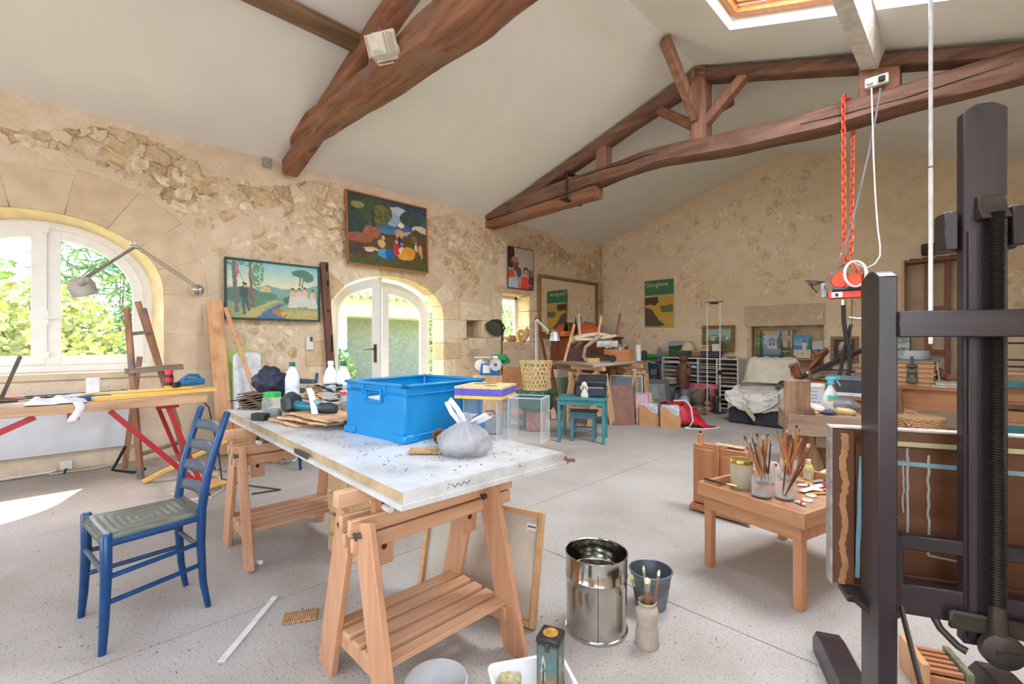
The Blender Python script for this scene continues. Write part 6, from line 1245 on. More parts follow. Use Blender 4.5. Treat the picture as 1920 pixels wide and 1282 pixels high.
hk=part('tommy_bar',MB().cyl(PY(1592,595,Y2-.06),PY(1612,597,Y2-.06),.010,None,8).cyl(PY(1601,597,Y2-.06),PY(1620,598,Y2-.06),.016,.012,10),M_ALU,ho,world=True)
# power outlet on the spacer block and its cables
c=PY(1644,152,Y2-.03);ot=thing('power_outlet','white double power outlet on the spacer block of the far truss','outlet',c);part('outlet_box',MB().box((0,0,0),(.17,.05,.085)),M_PLA,ot,bev=.006);part('socket_face',MB().box((.035,-.027,.0),(.07,.006,.06)),plain('socket_grey',(196,198,196),.4),ot,bev=.002);part('plug',MB().box((-.045,-.04,-.005),(.05,.04,.045)),M_PLA,ot,bev=.006);part('plug',MB().box((.04,-.04,-.01),(.045,.03,.045)),M_BLK,ot,bev=.006)
P3=lambda l,y:[PY(px,py,y)for px,py in l]
pts=P3([(1634,165),(1636,230),(1638,300),(1642,380),(1646,430),(1650,460),(1650,480),(1640,495),(1624,503),(1608,496),(1598,490)],Y2-.13);coil=[PY(1604+21*math.cos(a)+2*math.sin(a*.37),513+24*math.sin(a),Y2-.16+.01*math.sin(a*1.3))for a in np.linspace(-1.8,17,70)]
single('white_extension_cable',MB().tube(pts+coil,.0062,6),plain('white_cable2',(232,228,218),.5),'white cable dropping from the outlet to a coil at the orange hoist','cable')
pts=P3([(1651,165),(1642,220),(1628,290),(1612,360),(1598,420),(1582,470),(1566,505),(1560,520)],Y2-.11);single('grey_power_cable',MB().tube(pts,.0085,6),plain('grey_cable',(112,114,120),.5),'grey cable running slantwise from the outlet to the left of the hoist','cable')
# ================================================================ CLUTTER ALONG THE FAR LEFT
M_TEAL=plain('teal_paint',(58,128,136),.45,0,.1,10);M_TEALD=plain('dull_teal_paint',(74,112,122),.5,0,.1,10);M_DRW=wood('red_brown_wood',(116,62,38),(150,88,56),'z',6,.45);M_DRWY=wood('red_brown_wood_y',(112,60,38),(146,86,56),'y',6,.45);M_BOX=plain('brown_carton',(196,148,104),.85,0,.04,8)
# grinder on a sawn trunk
c=Vector((1.08,4.42,0));st=thing('sawn_trunk','upright sawn tree trunk serving as stand for the blue bench grinder','trunk',c);part('trunk_body',MB().lathe([(0,0),(.22,0),(.225,.3),(.22,.745),(0,.745)],n=36,fn=lambda p,t,z:p*1 if p.length<.01 else Vector((p.x*(1+.04*math.sin(5*t)),p.y*(1+.04*math.sin(5*t)),p.z))),wood('pale_trunk',(178,132,92),(216,178,136),'z',7,.8),st);part('trunk_top',MB().lathe([(0,.748),(.215,.747)],n=36,caps=False),plain('sawn_face',(206,164,122),.85,0,.1,20),st)
gr=thing('bench_grinder','blue bench grinder with black wheel on the sawn trunk','grinder',(1.10,4.42,.75),R(40));M_GB=plain('grinder_blue',(28,104,178),.4)
part('base',MB().prism([(-.14,0),(.14,0),(.12,.16),(-.12,.16)],.15,Matrix(((1,0,0,0),(0,0,-1,.075),(0,1,0,0),(0,0,0,1)))),M_GB,gr,bev=.006);part('wheel',MB().cyl((.10,-.09,.15),(.10,-.13,.15),.075,None,24),M_BLK,gr);part('wheel_guard',MB().lathe([(.078,0),(.085,.0),(.085,.05),(.078,.05)],(.10,-.135,.15),n=28,M=rotm(R(-90),'X')),plain('guard_grey',(186,186,188),.4),gr);part('hub',MB().cyl((.10,-.128,.15),(.10,-.14,.15),.022,None,14),M_STL,gr)
part('name_plate',MB().box((-.04,-.079,.085),(.10,.004,.11)),M_PLA,gr);part('stone_wheel',MB().cyl((-.14,-.02,.14),(-.14,.06,.14),.08,None,24),M_PLA,gr);part('tool_rest',MB().box((-.1,-.03,.25),(.24,.03,.012)),M_PLA,gr);part('spark_shield',MB().surf(lambda u,v:(-.12+u*.12,-.03+v*.06,.17+.05*math.sin(u*3.1)),8,2),M_STL,gr,solid=.004)
# black studio lamp on stand with green clamp
p0=Vector((.82,4.92,0));la=thing('studio_lamp','black studio lamp head on a slim black stand by the wall niche','lamp',p0);zt=1.34
part('stand_pole',MB().cyl((0,0,0.03),(0,0,zt),.014,.010,10),M_BLK,la)
for k in range(3):a=k*2.094+.4;part('stand_leg',MB().cyl((0,0,.22),(.26*math.cos(a),.26*math.sin(a),.01),.009,None,8),M_BLK,la)
HM=Matrix.Translation((-.05,-.06,zt+.14))@rotm(R(15),'Z')@rotm(R(125),'X')
part('reflector',MB().lathe([(.14,.10),(.13,.04),(.09,-.03),(.06,-.08),(.0,-.10)],n=28,M=HM),plain('lamp_black',(42,42,44),.4),la,solid=.005);part('lamp_ring',MB().tube([HM@Vector((.145*math.cos(a),.145*math.sin(a),.12))for a in np.linspace(0,6.283,33)[:-1]],.006,6,True),M_BLK,la);part('handle',MB().tube([(0,0,zt),(.04,.03,zt+.1),(.0,.02,zt+.16)],.014,8),M_BLK,la)
gc=thing('clamp_lamp','green clamp device fixed to the black lamp stand above the grinder','clamp',(.84,4.86,.98),R(40));M_GRN=plain('signal_green',(20,138,66),.4)
part('housing',MB().box((0,-.04,.0),(.22,.09,.10)),M_GRN,gc,bev=.012);part('hood',MB().prism([(-.10,.05),(.12,.02),(.14,-.06),(.06,-.09)],.05,Matrix(((1,0,0,.02),(0,0,1,-.02),(0,1,0,-.02),(0,0,0,1)))),M_GRN,gc,bev=.006);part('window',MB().box((-.06,-.088,.01),(.08,.006,.04)),M_PLA,gc);part('guard_arm',MB().tube([(-.10,-.05,-.04),(-.13,-.05,-.14),(-.02,-.05,-.16),(.06,-.04,-.06)],.008,6),M_BLK,gc);part('green_rod',MB().cyl((-.08,-.04,-.06),(-.08,-.04,-.24),.012,None,8),M_GRN,gc)
# carton, small stool, tool case
c=Vector((.66,5.36,0));ca=thing('carton','big brown carton with open flap beside the bamboo basket','carton',c,R(42));mb=MB()
for sy in(-1,1):mb.box((0,sy*.19,.24),(.60,.008,.48))
for sx in(-1,1):mb.box((sx*.296,0,.24),(.008,.372,.48))
mb.box((0,0,.006),(.58,.37,.01));part('carton_walls',mb,M_BOX,ca);part('flap',MB().bar((0,.20,.48),(0,.27,.80),.46,.006,(0,1,0)),plain('carton_flap',(178,128,86),.85),ca);part('flap',MB().bar((0,-.195,.48),(0,-.24,.36),.56,.006,(0,1,0)),M_BOX,ca)
tm=text_mesh('UOCOU',.085,plain('carton_print',(150,96,70),.8));o=bpy.data.objects.new('printed_letters',tm);COL.objects.link(o);o.parent=ca;o.matrix_basis=Matrix.Translation((.02,-.1955,.16))@rotm(R(90),'X')
single('blue_sheet',MB().box((.98,5.80,.42),(.36,.02,.62),Matrix.Rotation(R(42),4,'Z')@Matrix.Rotation(R(-14),4,'X')),plain('pale_blue_sheet',(176,190,206),.4),'pale blue plastic sheet standing behind the carton','sheet')
def stool(name,label,c,rot,w_=.29,d_=.27,h=.37,cat='stool',tw=.02):
    t=thing(name,label,cat,c,rot);part('seat',MB().box((0,0,h-tw/2),(w_+.03,d_+.03,tw)),M_TEALD if cat=='stool' else M_TEAL,t,bev=.003);M=M_TEALD if cat=='stool' else M_TEAL
    for sx in(-1,1):
        for sy in(-1,1):part('leg',MB().box((sx*(w_/2-.02),sy*(d_/2-.02),(h-tw)/2),(.038,.038,h-tw)),M,t,bev=.003)
    ah=.06
    for sy in(-1,1):part('apron',MB().box((0,sy*(d_/2-.012),h-tw-ah/2),(w_-.076,.016,ah)),M,t)
    for sx in(-1,1):part('apron',MB().box((sx*(w_/2-.012),0,h-tw-ah/2),(.016,d_-.076,ah)),M,t)
    if cat=='stool':
        for sy in(-1,1):part('stretcher',MB().box((0,sy*(d_/2-.02),.13),(w_-.07,.016,.02)),M,t)
    return t
stool('stool','small teal stool partly hidden behind the foam topped acrylic case',(1.34,4.72,0),R(38));single('paper_sheet',MB().box((1.34,4.72,.376),(.22,.16,.008),R(20)),plain('printed_paper',(120,116,116),.8,0,.3,40),'printed sheets lying on the half hidden teal stool','paper')
t=thing('tool_case','grey plastic case on the floor seen through the acrylic case','case',(1.45,4.10,0),R(40));part('case_shell',MB().box((0,0,.13),(.34,.16,.26)),plain('case_grey',(122,126,136),.5),t,bev=.02);part('handle',MB().tube([(-.07,0,.26),(-.05,0,.30),(.05,0,.30),(.07,0,.26)],.010,6),M_BLK,t)
# bamboo basket on a green sack on a stone cube
cb=Vector((1.72,4.72,0));single('stone_cube',MB().box((cb.x,cb.y,.14),(.26,.26,.28),R(38)),plain('reddish_stone',(148,104,92),.9,0,.15,30,.2,.4),'rough reddish stone cube under the green sack and bamboo basket','stone',bev=.015)
single('green_sack',MB().lathe([(0,.285),(.20,.29),(.23,.34),(.21,.44),(.26,.53),(.24,.56),(.0,.56)],(cb.x,cb.y,0),n=40,fn=lambda p,t,z:Vector((p.x*(1+.12*math.sin(7*t+z*9)),p.y*(1+.12*math.sin(7*t+z*9)),p.z))),plain('dark_green_film',(34,82,66),.35,0,.15,12),'dark green plastic sack folded under the bamboo basket','sack',angle=80)
bs=thing('bamboo_basket','open-weave bamboo basket standing on the dark green sack','basket',(cb.x,cb.y,.565));M_BAM=plain('bamboo',(214,184,128),.6,0,.12,20);Hb=.39
rad=lambda z:.175+.050*(z/Hb)
mb=MB()
for fam in(1,-1):
    for k in range(22):
        n_=14;vs=[]
        for i in range(n_+1):
            z=Hb*i/n_;a=2*math.pi*k/22+fam*1.0*i/n_;r_=rad(z)+fam*.003*math.cos(i*2.2+k*math.pi);da=.0065/r_
            vs+=[(r_*math.cos(a-da),r_*math.sin(a-da),z),(r_*math.cos(a+da),r_*math.sin(a+da),z)]
        mb.add(vs,[(2*i,2*i+1,2*i+3,2*i+2)for i in range(n_)])
for z in np.linspace(.03,Hb-.03,7):
    n_=48;vs=[]
    for i in range(n_):a=2*math.pi*i/n_;vs+=[(rad(z)*math.cos(a),rad(z)*math.sin(a),z-.004),(rad(z)*math.cos(a),rad(z)*math.sin(a),z+.004)]
    mb.add(vs,[(2*i,(2*i+2)%(2*n_),(2*i+3)%(2*n_),2*i+1)for i in range(n_)])
part('bamboo_strips',mb,M_BAM,bs,kind='stuff',solid=.002,smooth=False)
for z in(0,Hb):part('rim_hoop',MB().tube([(rad(z)*math.cos(a),rad(z)*math.sin(a),z)for a in np.linspace(0,6.283,41)[:-1]],.008,6,True),M_BAM,bs)
part('basket_base',MB().lathe([(0,.004),(.172,.004)],n=32,caps=False),M_BAM,bs);part('green_ties',MB().box((.10,-.2,Hb-.045),(.03,.01,.025),R(25)).box((.02,-.225,Hb-.045),(.03,.01,.025),R(5)).box((.17,-.15,Hb-.045),(.03,.01,.025),R(50)),M_GRN,bs,kind='stuff')
# architect lamp on stand, plank behind
b0=Vector((1.05,5.62,0));tp=PD(1005,597,7.0);el=PD(1031,622,6.85);hd=PD(1040,626,6.75);al=thing('architect_lamp','floor standing architect lamp with silver shade beside the gilt mirror','lamp',(tp.x,tp.y,0));M_SIL=plain('silver_shade',(206,210,214),.3,.5)
part('stand_pole',MB().cyl((0,0,.02),(0,0,.78),.012,None,8),M_ALU,al);part('base',MB().lathe([(0,0),(.13,0),(.13,.02),(0,.025)],n=28),M_STL,al);part('upper_arm',MB().cyl((0,0,.78),(0,0,tp.z),.009,None,8).cyl((.02,.02,.80),(.02,.02,tp.z),.004,None,6),M_PLA,al);part('lower_arm',MB().cyl(tp,el,.008,None,8).cyl(tp+Vector((0,0,-.03)),el+Vector((0,0,-.03)),.004,None,6),M_PLA,al,world=True);part('joint',MB().sph(tp,.018).sph(el,.018),M_BLK,al,world=True)
part('lamp_shade',MB().lathe([(.078,-.10),(.055,.0),(.04,.03),(.0,.035)],n=28).xf(Matrix.Translation(hd+Vector((0,0,.0)))),M_SIL,al,world=True,solid=.003)
leaning('plank','reddish narrow plank leaning on the wall left of the gilt mirror','plank',PX(1026,690,.30),PX(1008,602,.06),.07,.03,M_DRW)
# sill objects: ammonite and rough shells
sz_=SMALL[2]+.003;t=thing('ammonite','large pale fossil ammonite on the sill of the small deep window','fossil',(-.03,6.23,sz_),R(60));M_FOS=plain('fossil_stone',(214,180,126),.8,0,.18,12,.2,.3)
mb=MB();pts=[];rs=[]
for i in range(60):a=i*.23;r_=.022*math.exp(.105*i*.23)*.9;pts.append((r_*math.cos(a),0,.135+r_*math.sin(a)));rs.append(r_*.55)
s_=.105/max(p[0]for p in pts);part('spiral_whorl',MB().tube([(p[0]*s_,p[1],.14+(p[2]-.135)*s_)for p in pts],[r_*s_*(1+.06*(i%2))for i,r_ in enumerate(rs)],12),M_FOS,t);part('stone_matrix',MB().sph((.02,.02,.05),(.13,.05,.05),14,8,None,lambda p:p*(1+.3*noise.noise(p*14))),M_FOS,t)
single('rough_fossil',MB().sph((-.03,5.95,sz_+.062),(.08,.13,.07),18,12,None,lambda p:p*(1+.35*noise.noise(p*16))),plain('brown_fossil',(190,158,120),.9,0,.2,16),'rough brown fossil lump left of the ammonite on the window sill','fossil',angle=80)
single('carved_stick',MB().tube([(-.05,5.76,sz_),(-.05,5.765,sz_+.12),(-.05,5.76,sz_+.22)],[.025,.02,.014],8),M_DRW,'small dark carved stick standing at left end of the window sill','stick')
# teal children's table, stool, bust, typewriter case
fl_,fr_=PZ(1043,746,.54),PZ(1136,749,.54);e1=fr_-fl_;ra=math.atan2(e1.y,e1.x);e2=Vector((-math.sin(ra),math.cos(ra),0))*.50;cc=fl_+e1/2+e2/2
stool('side_table','low teal painted table with a white bust on it',(cc.x,cc.y,0),ra,e1.length-.02,.48,.54,'table',.022);stool('stool','small dull teal stool pushed under the low teal table',(cc.x+.0,cc.y+.02,0),ra,.30,.30,.36)
b=PZ(1096,744,.54);bu=thing('bust','small white clay bust of a long haired head on the teal table','bust',(b.x,b.y,.541),R(200));M_BUST=plain('white_clay',(222,212,192),.85,0,.05,20)
part('torso',MB().lathe([(0,0),(.042,0),(.045,.02),(.036,.06),(.026,.085),(.018,.095),(.016,.115),(0,.118)],n=24,fn=lambda p,t,z:Vector((p.x*1.15,p.y*.85,p.z))),M_BUST,bu);hdm=MB().sph((0,-.004,.145),(.026,.030,.036),18,12);hdm.sph((0,-.034,.142),(.005,.008,.008),8,6);part('head',hdm,M_BUST,bu);part('hair',MB().sph((0,.010,.152),(.033,.033,.036),18,12).tube([(.02,.012,.15),(.034,.012,.12),(.036,.012,.085)],[.014,.015,.010],8).tube([(-.02,.012,.15),(-.034,.012,.12),(-.036,.012,.085)],[.014,.015,.010],8),M_BUST,bu)
c=PD(1120,738,6.0);tcz=.542;ty_=thing('typewriter_case','black open typewriter case behind the white bust on the teal table','case',(cc.x+.06,cc.y+.10,tcz),ra);part('case_base',MB().box((0,0,.055),(.36,.24,.10)),plain('case_black',(46,50,58),.5),ty_,bev=.008);part('case_lid',MB().box((0,.05,.19),(.36,.26,.07),rotm(R(18),'X')),plain('case_black',(46,50,58),.5),ty_,bev=.008);part('case_lining',MB().box((0,.0,.112),(.30,.16,.014)),plain('pale_lining',(150,158,166),.7),ty_)
part('latch',MB().box((.185,-.08,.12),(.012,.03,.05)),M_STL,ty_);part('side_trim',MB().cyl((.185,.02,.10),(.19,.02,.10),.035,None,14),M_BLK,ty_)
# worktop on beech trestles with its load
M_PALEB=wood('pale_beech',(206,160,116),(226,186,144),'z',7,.5);WZ=.90;q=[PZ(1113,684,WZ),PZ(1237,672.5,WZ),Vector((1.0,8.2,WZ)),PZ(1040,676.5,WZ)]
ww=thing('long_worktop','long board worktop on tall beech trestles before the red-brown dresser','worktop',(1.6,6.8,WZ-.05));g=[(p.x,p.y)for p in q];mid=[(g[0][0]*.4+g[3][0]*.6,g[0][1]*.4+g[3][1]*.6)]
part('top_board',MB().prism(g,.038,Matrix.Translation((0,0,WZ-.038))),wood('grey_board',(186,172,152),(216,206,188),'y',5,.7),ww,world=True,bev=.003);part('edge_batten',MB().bar(Vector((*g[3],WZ-.02))+Vector((0,-.012,0)),Vector((*g[0],WZ-.02))+Vector((.0,-.012,0)),.022,.045),wood('grey_brown_batten',(134,104,84),(168,136,112),'x',6,.7),ww,world=True,bev=.002)
for lab,loc,rt in(('beech trestle under near end of the long worktop',(1.95,5.66,0),R(78)),('beech trestle under far end of the long worktop',(1.93,6.82,0),R(70))):
    c_=copy_tree(tr1,None,loc,rt);c_['label']=lab;c_.scale=(1,1,1.186)
    for o in c_.children_recursive:
        for s_ in o.material_slots:
            if s_.material in(M_BEECH,M_BEECHY):s_.link='OBJECT';s_.material=M_PALEB
            # upturned chair and neighbours on the worktop
M_UPH=plain('cream_upholstery',(216,196,166),.9,0,.06,10);M_GRYW=wood('grey_bleached_wood',(146,128,118),(182,164,152),'x',6,.7)
uc=thing('upturned_armchair','upturned upholstered armchair with legs in the air on the long worktop','armchair',(1.70,6.05,WZ),R(52))
part('seat_pad',MB().surf(lambda u,v:((u-.5)*.62,(v-.5)*.42*(1-.5*abs(u-.5)**2*3),.40+.10*u-.22*abs(u-.35)**2-.06*math.cos(math.pi*(v-.5))),18,10),M_UPH,uc,solid=.05);part('seat_rail',MB().tube([(-.32,-.2,.36),(0,-.22,.36),(.34,-.2,.42)],.022,8),M_UPH,uc)
for x,y,l,m,tilt in((-.22,-.12,.36,M_LP,-.02),(.06,-.14,.32,M_LP,.06),(.42,.05,.38,M_DRW,.08)):part('leg',MB().bar((x,y,.40),(x+tilt,y,.40+l),.045,.03),m,uc,bev=.004)
part('armrest',MB().tube([(-.14,-.26,.03),(-.20,-.26,.10),(-.17,-.27,.24),(-.02,-.27,.36),(.05,-.26,.42)],[.03,.028,.026,.035,.045],10),M_GRYW,uc);part('armrest',MB().tube([(-.2,.2,.03),(-.22,.2,.2),(-.05,.2,.36)],[.03,.026,.035],10),M_GRYW,uc);part('back_rail',MB().prism([(-.42,.02),(.28,.02),(.34,.10),(-.36,.24)],.03,Matrix(((1,0,0,0),(0,0,1,-.05),(0,1,0,0),(0,0,0,1)))),plain('dark_walnut',(74,48,40),.5,0,.2,10),uc,bev=.004);part('back_post',MB().bar((-.46,-.10,.02),(-.30,-.10,.60),.04,.035),M_LP,uc,bev=.004)
part('ribbed_panel',MB().surf(lambda u,v:(.02+u*.33,-.235-.008*math.sin(u*60),.24+v*.10),60,2),plain('pale_ribbed',(196,200,198),.5),uc,solid=.02)
single('disc',MB().cyl((2.02,6.16,WZ+.06),(2.05,6.14,WZ+.06),.055,None,18),M_DKT,'dark round disc by the small pine block on the long worktop','disc')
c=PZ(1112,680,WZ);single('pine_block',MB().box((c.x-.06,c.y+.08,WZ+.035),(.20,.07,.07),R(50)),plain('pale_pine_block',(214,166,106),.6,0,.08,20),'small pale pine block at front corner of the long worktop','block',bev=.003)
c=Vector((1.78,6.72,WZ));bo=thing('wooden_box','round ended bentwood box heaped with foil on the long worktop','box',c,R(50));part('box_wall',MB().lathe([(.16,.0),(.16,.20),(.152,.20),(.152,.01),(0,.01)],n=36,fn=lambda p,t,z:Vector((p.x*1.55,p.y,p.z))),wood('bentwood',(186,118,74),(208,142,96),'x',6,.5),bo)
rr=random.Random(12);mb=MB()
for k in range(40):a,r_=rr.uniform(0,6.28),rr.uniform(0,.13);mb.sph((r_*1.5*math.cos(a),r_*math.sin(a),.20+rr.uniform(0,.09)*(1-r_*3)),rr.uniform(.018,.035),7,5,None,lambda p:p*(1+.5*noise.noise(p*60)))
part('foil_heap',mb,plain('crumpled_foil',(206,200,190),.2,.8,.1,30),bo,kind='stuff',smooth=False)
single('paper_roll',MB().cyl((1.98,7.02,WZ),(1.98,7.02,WZ+.27),.045,None,20),plain('paper_white',(232,230,226),.8),'upright white paper roll beside the foil filled box','paper roll')
single('dark_tin',MB().lathe([(0,0),(.05,0),(.05,.14),(.03,.17),(0,.17)],(1.93,7.30,WZ),n=20),M_BLK,'dark tin behind the green cylinder on the long worktop','tin')
t=thing('green_cylinder','green cylinder tool with blue tip lying at far end of the long worktop','tool',(1.86,7.55,WZ+.055));part('cylinder',MB().tube([(0,-.18,0),(0,.12,0),(0,.16,0)],[.052,.052,.03],14).xf(rotm(R(-25))),M_GRN,t);part('tip',MB().cyl((0,.16,0),(0,.30,-.005),.035,.03,12).xf(rotm(R(-25))),M_GB,t)
single('orange_plate',MB().box((1.80,7.85,WZ+.006),(.16,.26,.012),R(-20)),plain('orange_plate',(206,110,66),.5),'flat orange plate at far end of the long worktop','plate')
# dresser with things on it
y0,y1=7.02,8.80;dz=1.33;dr_=thing('dresser','tall red-brown wooden dresser under the gilt mirror','dresser',(.30,(y0+y1)/2,0));L_=y1-y0;DXF=.58
part('carcass',MB().box((.0,0,dz/2),(.50,L_,dz-.03)),M_DRW,dr_,bev=.004);part('top_board',MB().box((.01,0,dz-.015),(.56,L_+.06,.03)),plain('dark_top',(84,54,42),.4,0,.1),dr_,bev=.006)
for k in range(3):
    yc=-L_/2+L_*(k+.5)/3;d_=part('door',MB().box((.258,yc,.62),(.02,L_/3-.05,1.1)),M_DRWY,dr_,bev=.004);part('door_panel',MB().box((.270,yc,.62),(.012,L_/3-.17,.92)),M_DRW,d_,bev=.008);part('knob',MB().sph((.29,yc+L_/6-.05,.62),.018,10,8),plain('brass',(178,140,70),.3,.9),d_)
def on_dr(px):p=PX(px,630,.33);return Vector((.33,p.y,dz))
a=PX(1063,625,.42);single('orange_box',MB().box((.42,a.y,dz+.05),(.12,.30,.10)),plain('orange_card',(220,124,52),.6,0,.05),'small orange cardboard box on the dresser','box',bev=.003)
a=PX(1104,620,.36);ls=thing('orange_lampshade','conical orange lampshade standing on the dresser','lampshade',(.36,a.y,dz));part('shade',MB().lathe([(.30,.0),(.12,.28)],n=36,caps=False),plain('orange_fabric',(222,106,62),.8,0,.04,30),ls,solid=.004);part('top_ring',MB().tube([(.12*math.cos(a_),.12*math.sin(a_),.28)for a_ in np.linspace(0,6.283,31)[:-1]],.005,6,True),M_STL,ls)
for px,w_,h_,colr,lab in((1094,.26,.46,(206,202,196),'white edged empty frame leaning behind the orange lampshade'),(1113,.34,.36,(214,212,208),'pale framed sheet behind right side of the orange lampshade'),(1075,.2,.30,(120,92,66),'small brown frame left of the orange lampshade')):
    a=PX(px,610,.16);t=thing('picture_frame',lab,'frame',(.14,a.y,dz),R(90));f=MB();M=rotm(R(-10),'X')
    for sg in(-1,1):f.box((sg*(w_/2-.015),0,h_/2),(.03,.02,h_));f.box((0,0,h_/2+sg*(h_/2-.015)),(w_-.06,.02,.03))
    part('frame_bars',f.xf(M),plain('frame_%d'%px,colr,.5),t,bev=.002);part('sheet',MB().box((0,.006,h_/2),(w_-.05,.004,h_-.05)).xf(M),plain('sheet_%d'%px,tuple(v*.85 for v in colr),.7,0,.12,14),t)
    # things leaning under and beside the worktop
def stack_frame(name,label,pa,wdt,hgt,rot,tilt,frame_c,img,fw=.04,cat='painting',inner=None):
    t=thing(name,label,cat,(pa[0],pa[1],.004),rot);t.rotation_euler=(R(-tilt),0,rot)
    f=MB()
    for sg in(-1,1):f.box((sg*(wdt/2-fw/2),0,hgt/2),(fw,.03,hgt));f.box((0,0,hgt/2+sg*(hgt/2-fw/2)),(wdt-2*fw,.03,fw))
    part('frame',f,plain('frm_%02x%02x%02x'%frame_c,frame_c,.5,0,.08),t,bev=.002)
    cv=bpy.data.objects.new('canvas',print_mesh('canvas',img,wdt-2*fw+.01,hgt-2*fw+.01,P_));COL.objects.link(cv);cv.parent=t;cv.location=(0,-.006,hgt/2);part('backing',MB().box((0,.006,hgt/2),(wdt-2*fw+.004,.012,hgt-2*fw+.004)),plain('canvas_back',(196,178,150),.9),t);return t
mk=lambda ops,s,w_=40,h_=40:raster(w_,h_,ops,s,12)
G1=[('grad',(120,140,112),(84,104,78),0,1),('ell',.3,.5,.3,.3,(104,124,92)),('ell',.7,.75,.3,.2,(66,84,60))]
stack_frame('leaning_picture','green picture in wide cream mount leaning under the near trestle',(1.45,5.80),.75,.82,R(62),22,(206,186,158),mk(G1,3),.14)
stack_frame('leaning_picture','large cream backed picture leaning behind the green picture',(1.20,5.95),.8,.9,R(62),16,(190,162,132),mk([('grad',(206,186,156),(196,176,146),0,1)],4),.05)
for k,(x,y)in enumerate([(1.02,5.58),(1.10,5.74)]):leaning('dark_board',('front','rear')[k]+' dark brown board leaning left of the long worktop','board',(x+.28,y-.06,.01),(x-.02,y+.10,.86-.04*k),.16,.035,M_DRW)
stack_frame('leaning_picture','flower picture in slim white frame leaning under far end of the worktop',(2.12,6.42),.52,.70,R(35),16,(196,188,178),mk([('grad',(112,126,122),(96,100,92),0,1),('spot',.5,.3,.4,.25,(84,104,110),.6),('spot',.5,.7,.4,.25,(176,96,92),.5)],7),.02)
stack_frame('leaning_picture','dark green picture edge-on among the leaning canvases',(2.12,6.82),.46,.70,R(68),10,(208,190,130),mk([('grad',(46,66,52),(36,52,44),0,1)],8),.015)
stack_frame('leaning_picture','dark navy canvas leaning next to the dark green one',(2.26,6.90),.46,.66,R(66),12,(52,58,78),mk([('grad',(52,58,74),(44,66,50),0,1)],9),.015)
for k,h_ in enumerate((.62,.72)):leaning('stretcher_board',('shorter','taller')[k]+' pale bare board leaning left of the dark framed picture','board',(2.28+.10*k,6.50+.1*k,.01),(2.16+.10*k,6.68+.1*k,h_),.12,.02,M_STK)
stack_frame('leaning_picture','grey figure study in broad dark frame leaning behind the carton file boxes',(2.42,6.80),.50,.64,R(40),20,(48,46,46),mk([('grad',(104,112,104),(84,92,84),0,1),('ell',.5,.4,.18,.3,(124,130,122)),('ell',.55,.7,.2,.2,(92,100,92))],10),.07)
bb=PZ(1168,792);single('veneered_board',MB().bar((2.36,5.92,.0),(2.20,6.10,.56),.36,.02,(1,-1,0)),wood('brown_veneer',(112,66,46),(144,90,64),'z',5,.5),'brown veneered board leaning right of the low teal table','board',bev=.002)
stack_frame('leaning_picture','pink and lilac sheet in slim wooden frame beside the brown veneered board',(2.56,6.18),.24,.46,R(45),8,(206,160,130),mk([('grad',(206,176,196),(196,170,200),0,1),('rect',.8,0,.9,1,(200,120,110))],11),.02)
def filebox(label,c,rot,doc,w_=.15,d_=.27,h=.30):
    t=thing('file_box',label,'file box',c,rot);n=8;cut=[(d_/2,.0),(-d_/2,0),(-d_/2,h*.55)]+[(-d_/2+d_*.75*i/n,h*.55+h*.45*(i/n)**1.6)for i in range(1,n+1)]+[(d_/2,h)]
    for sx in(-1,1):part('side_panel',MB().prism([(a,b)for a,b in cut],.004,Matrix(((0,0,1,sx*w_/2-.002),(1,0,0,0),(0,1,0,0),(0,0,0,1)))),M_BOX,t)
    part('back_panel',MB().box((0,d_/2,h/2),(w_,.004,h)),M_BOX,t);part('front_panel',MB().box((0,-d_/2,h*.27),(w_,.004,h*.54)),M_BOX,t);part('box_floor',MB().box((0,0,.003),(w_,d_,.004)),M_BOX,t)
    for k in range(4):part('magazine',MB().box((-.05+k*.032,.0,.165),(.024,d_-.03,.30)),plain('mag_%d%s'%(k,doc[0]),doc[1+k%(len(doc)-1)],.4,0,.2,20),t)
    return t
filebox('left brown carton file box of magazines in front of the leaning pictures',(2.62,6.22,0),R(115),('a',(204,206,214),(120,150,190)),.20);filebox('middle brown carton file box of magazines beside the red cloth',(2.92,6.26,0),R(120),('b',(196,210,214),(70,150,150),(220,220,222)),.22);filebox('rear brown carton file box tucked behind the pink framed sheet',(2.42,6.50,0),R(110),('c',(206,196,176),(150,120,100)),.18)
rc=thing('red_cloth','crumpled red cloth bag with white cord lying over the carton file boxes','cloth',(3.10,6.50,0),R(30));M_REDC=plain('red_satin',(186,24,40),.45,0,.2,9)
def rcf(u,v):
    x,y=(u-.5)*.52,(v-.5)*.36;h=.36*max(0,1-((u-.22)/.62)**2)*(1-(2*v-1)**2*.8);f=noise.noise(Vector((u*6,v*5,3)))*.05+noise.noise(Vector((u*16,v*14,5)))*.02
    return(x+.10*(u)**2,y*(1-.4*u)+f*.5,max(.006,h+f*(1 if h>.03 else .2)))
part('cloth_body',MB().surf(rcf,40,26),M_REDC,rc,solid=.004,angle=80);part('white_cord',MB().tube([(-.22,-.06,.37),(-.06,-.14,.39),(.0,-.20,.30),(.02,-.24,.12),(-.04,-.26,.012),(.12,-.25,.01),(.3,-.16,.012),(.4,-.06,.012)],.011,6),M_CLOTH,rc);part('cord_toggle',MB().sph((-.06,-.27,.02),(.035,.02,.02),10,6),M_CLOTH,rc)
part('cloth_fold',MB().surf(lambda u,v:(-.40+u*.32,-.10+v*.14,.34+.03*math.sin(u*7+v*4)-.04*v),16,8),M_REDC,rc,solid=.008,angle=80)
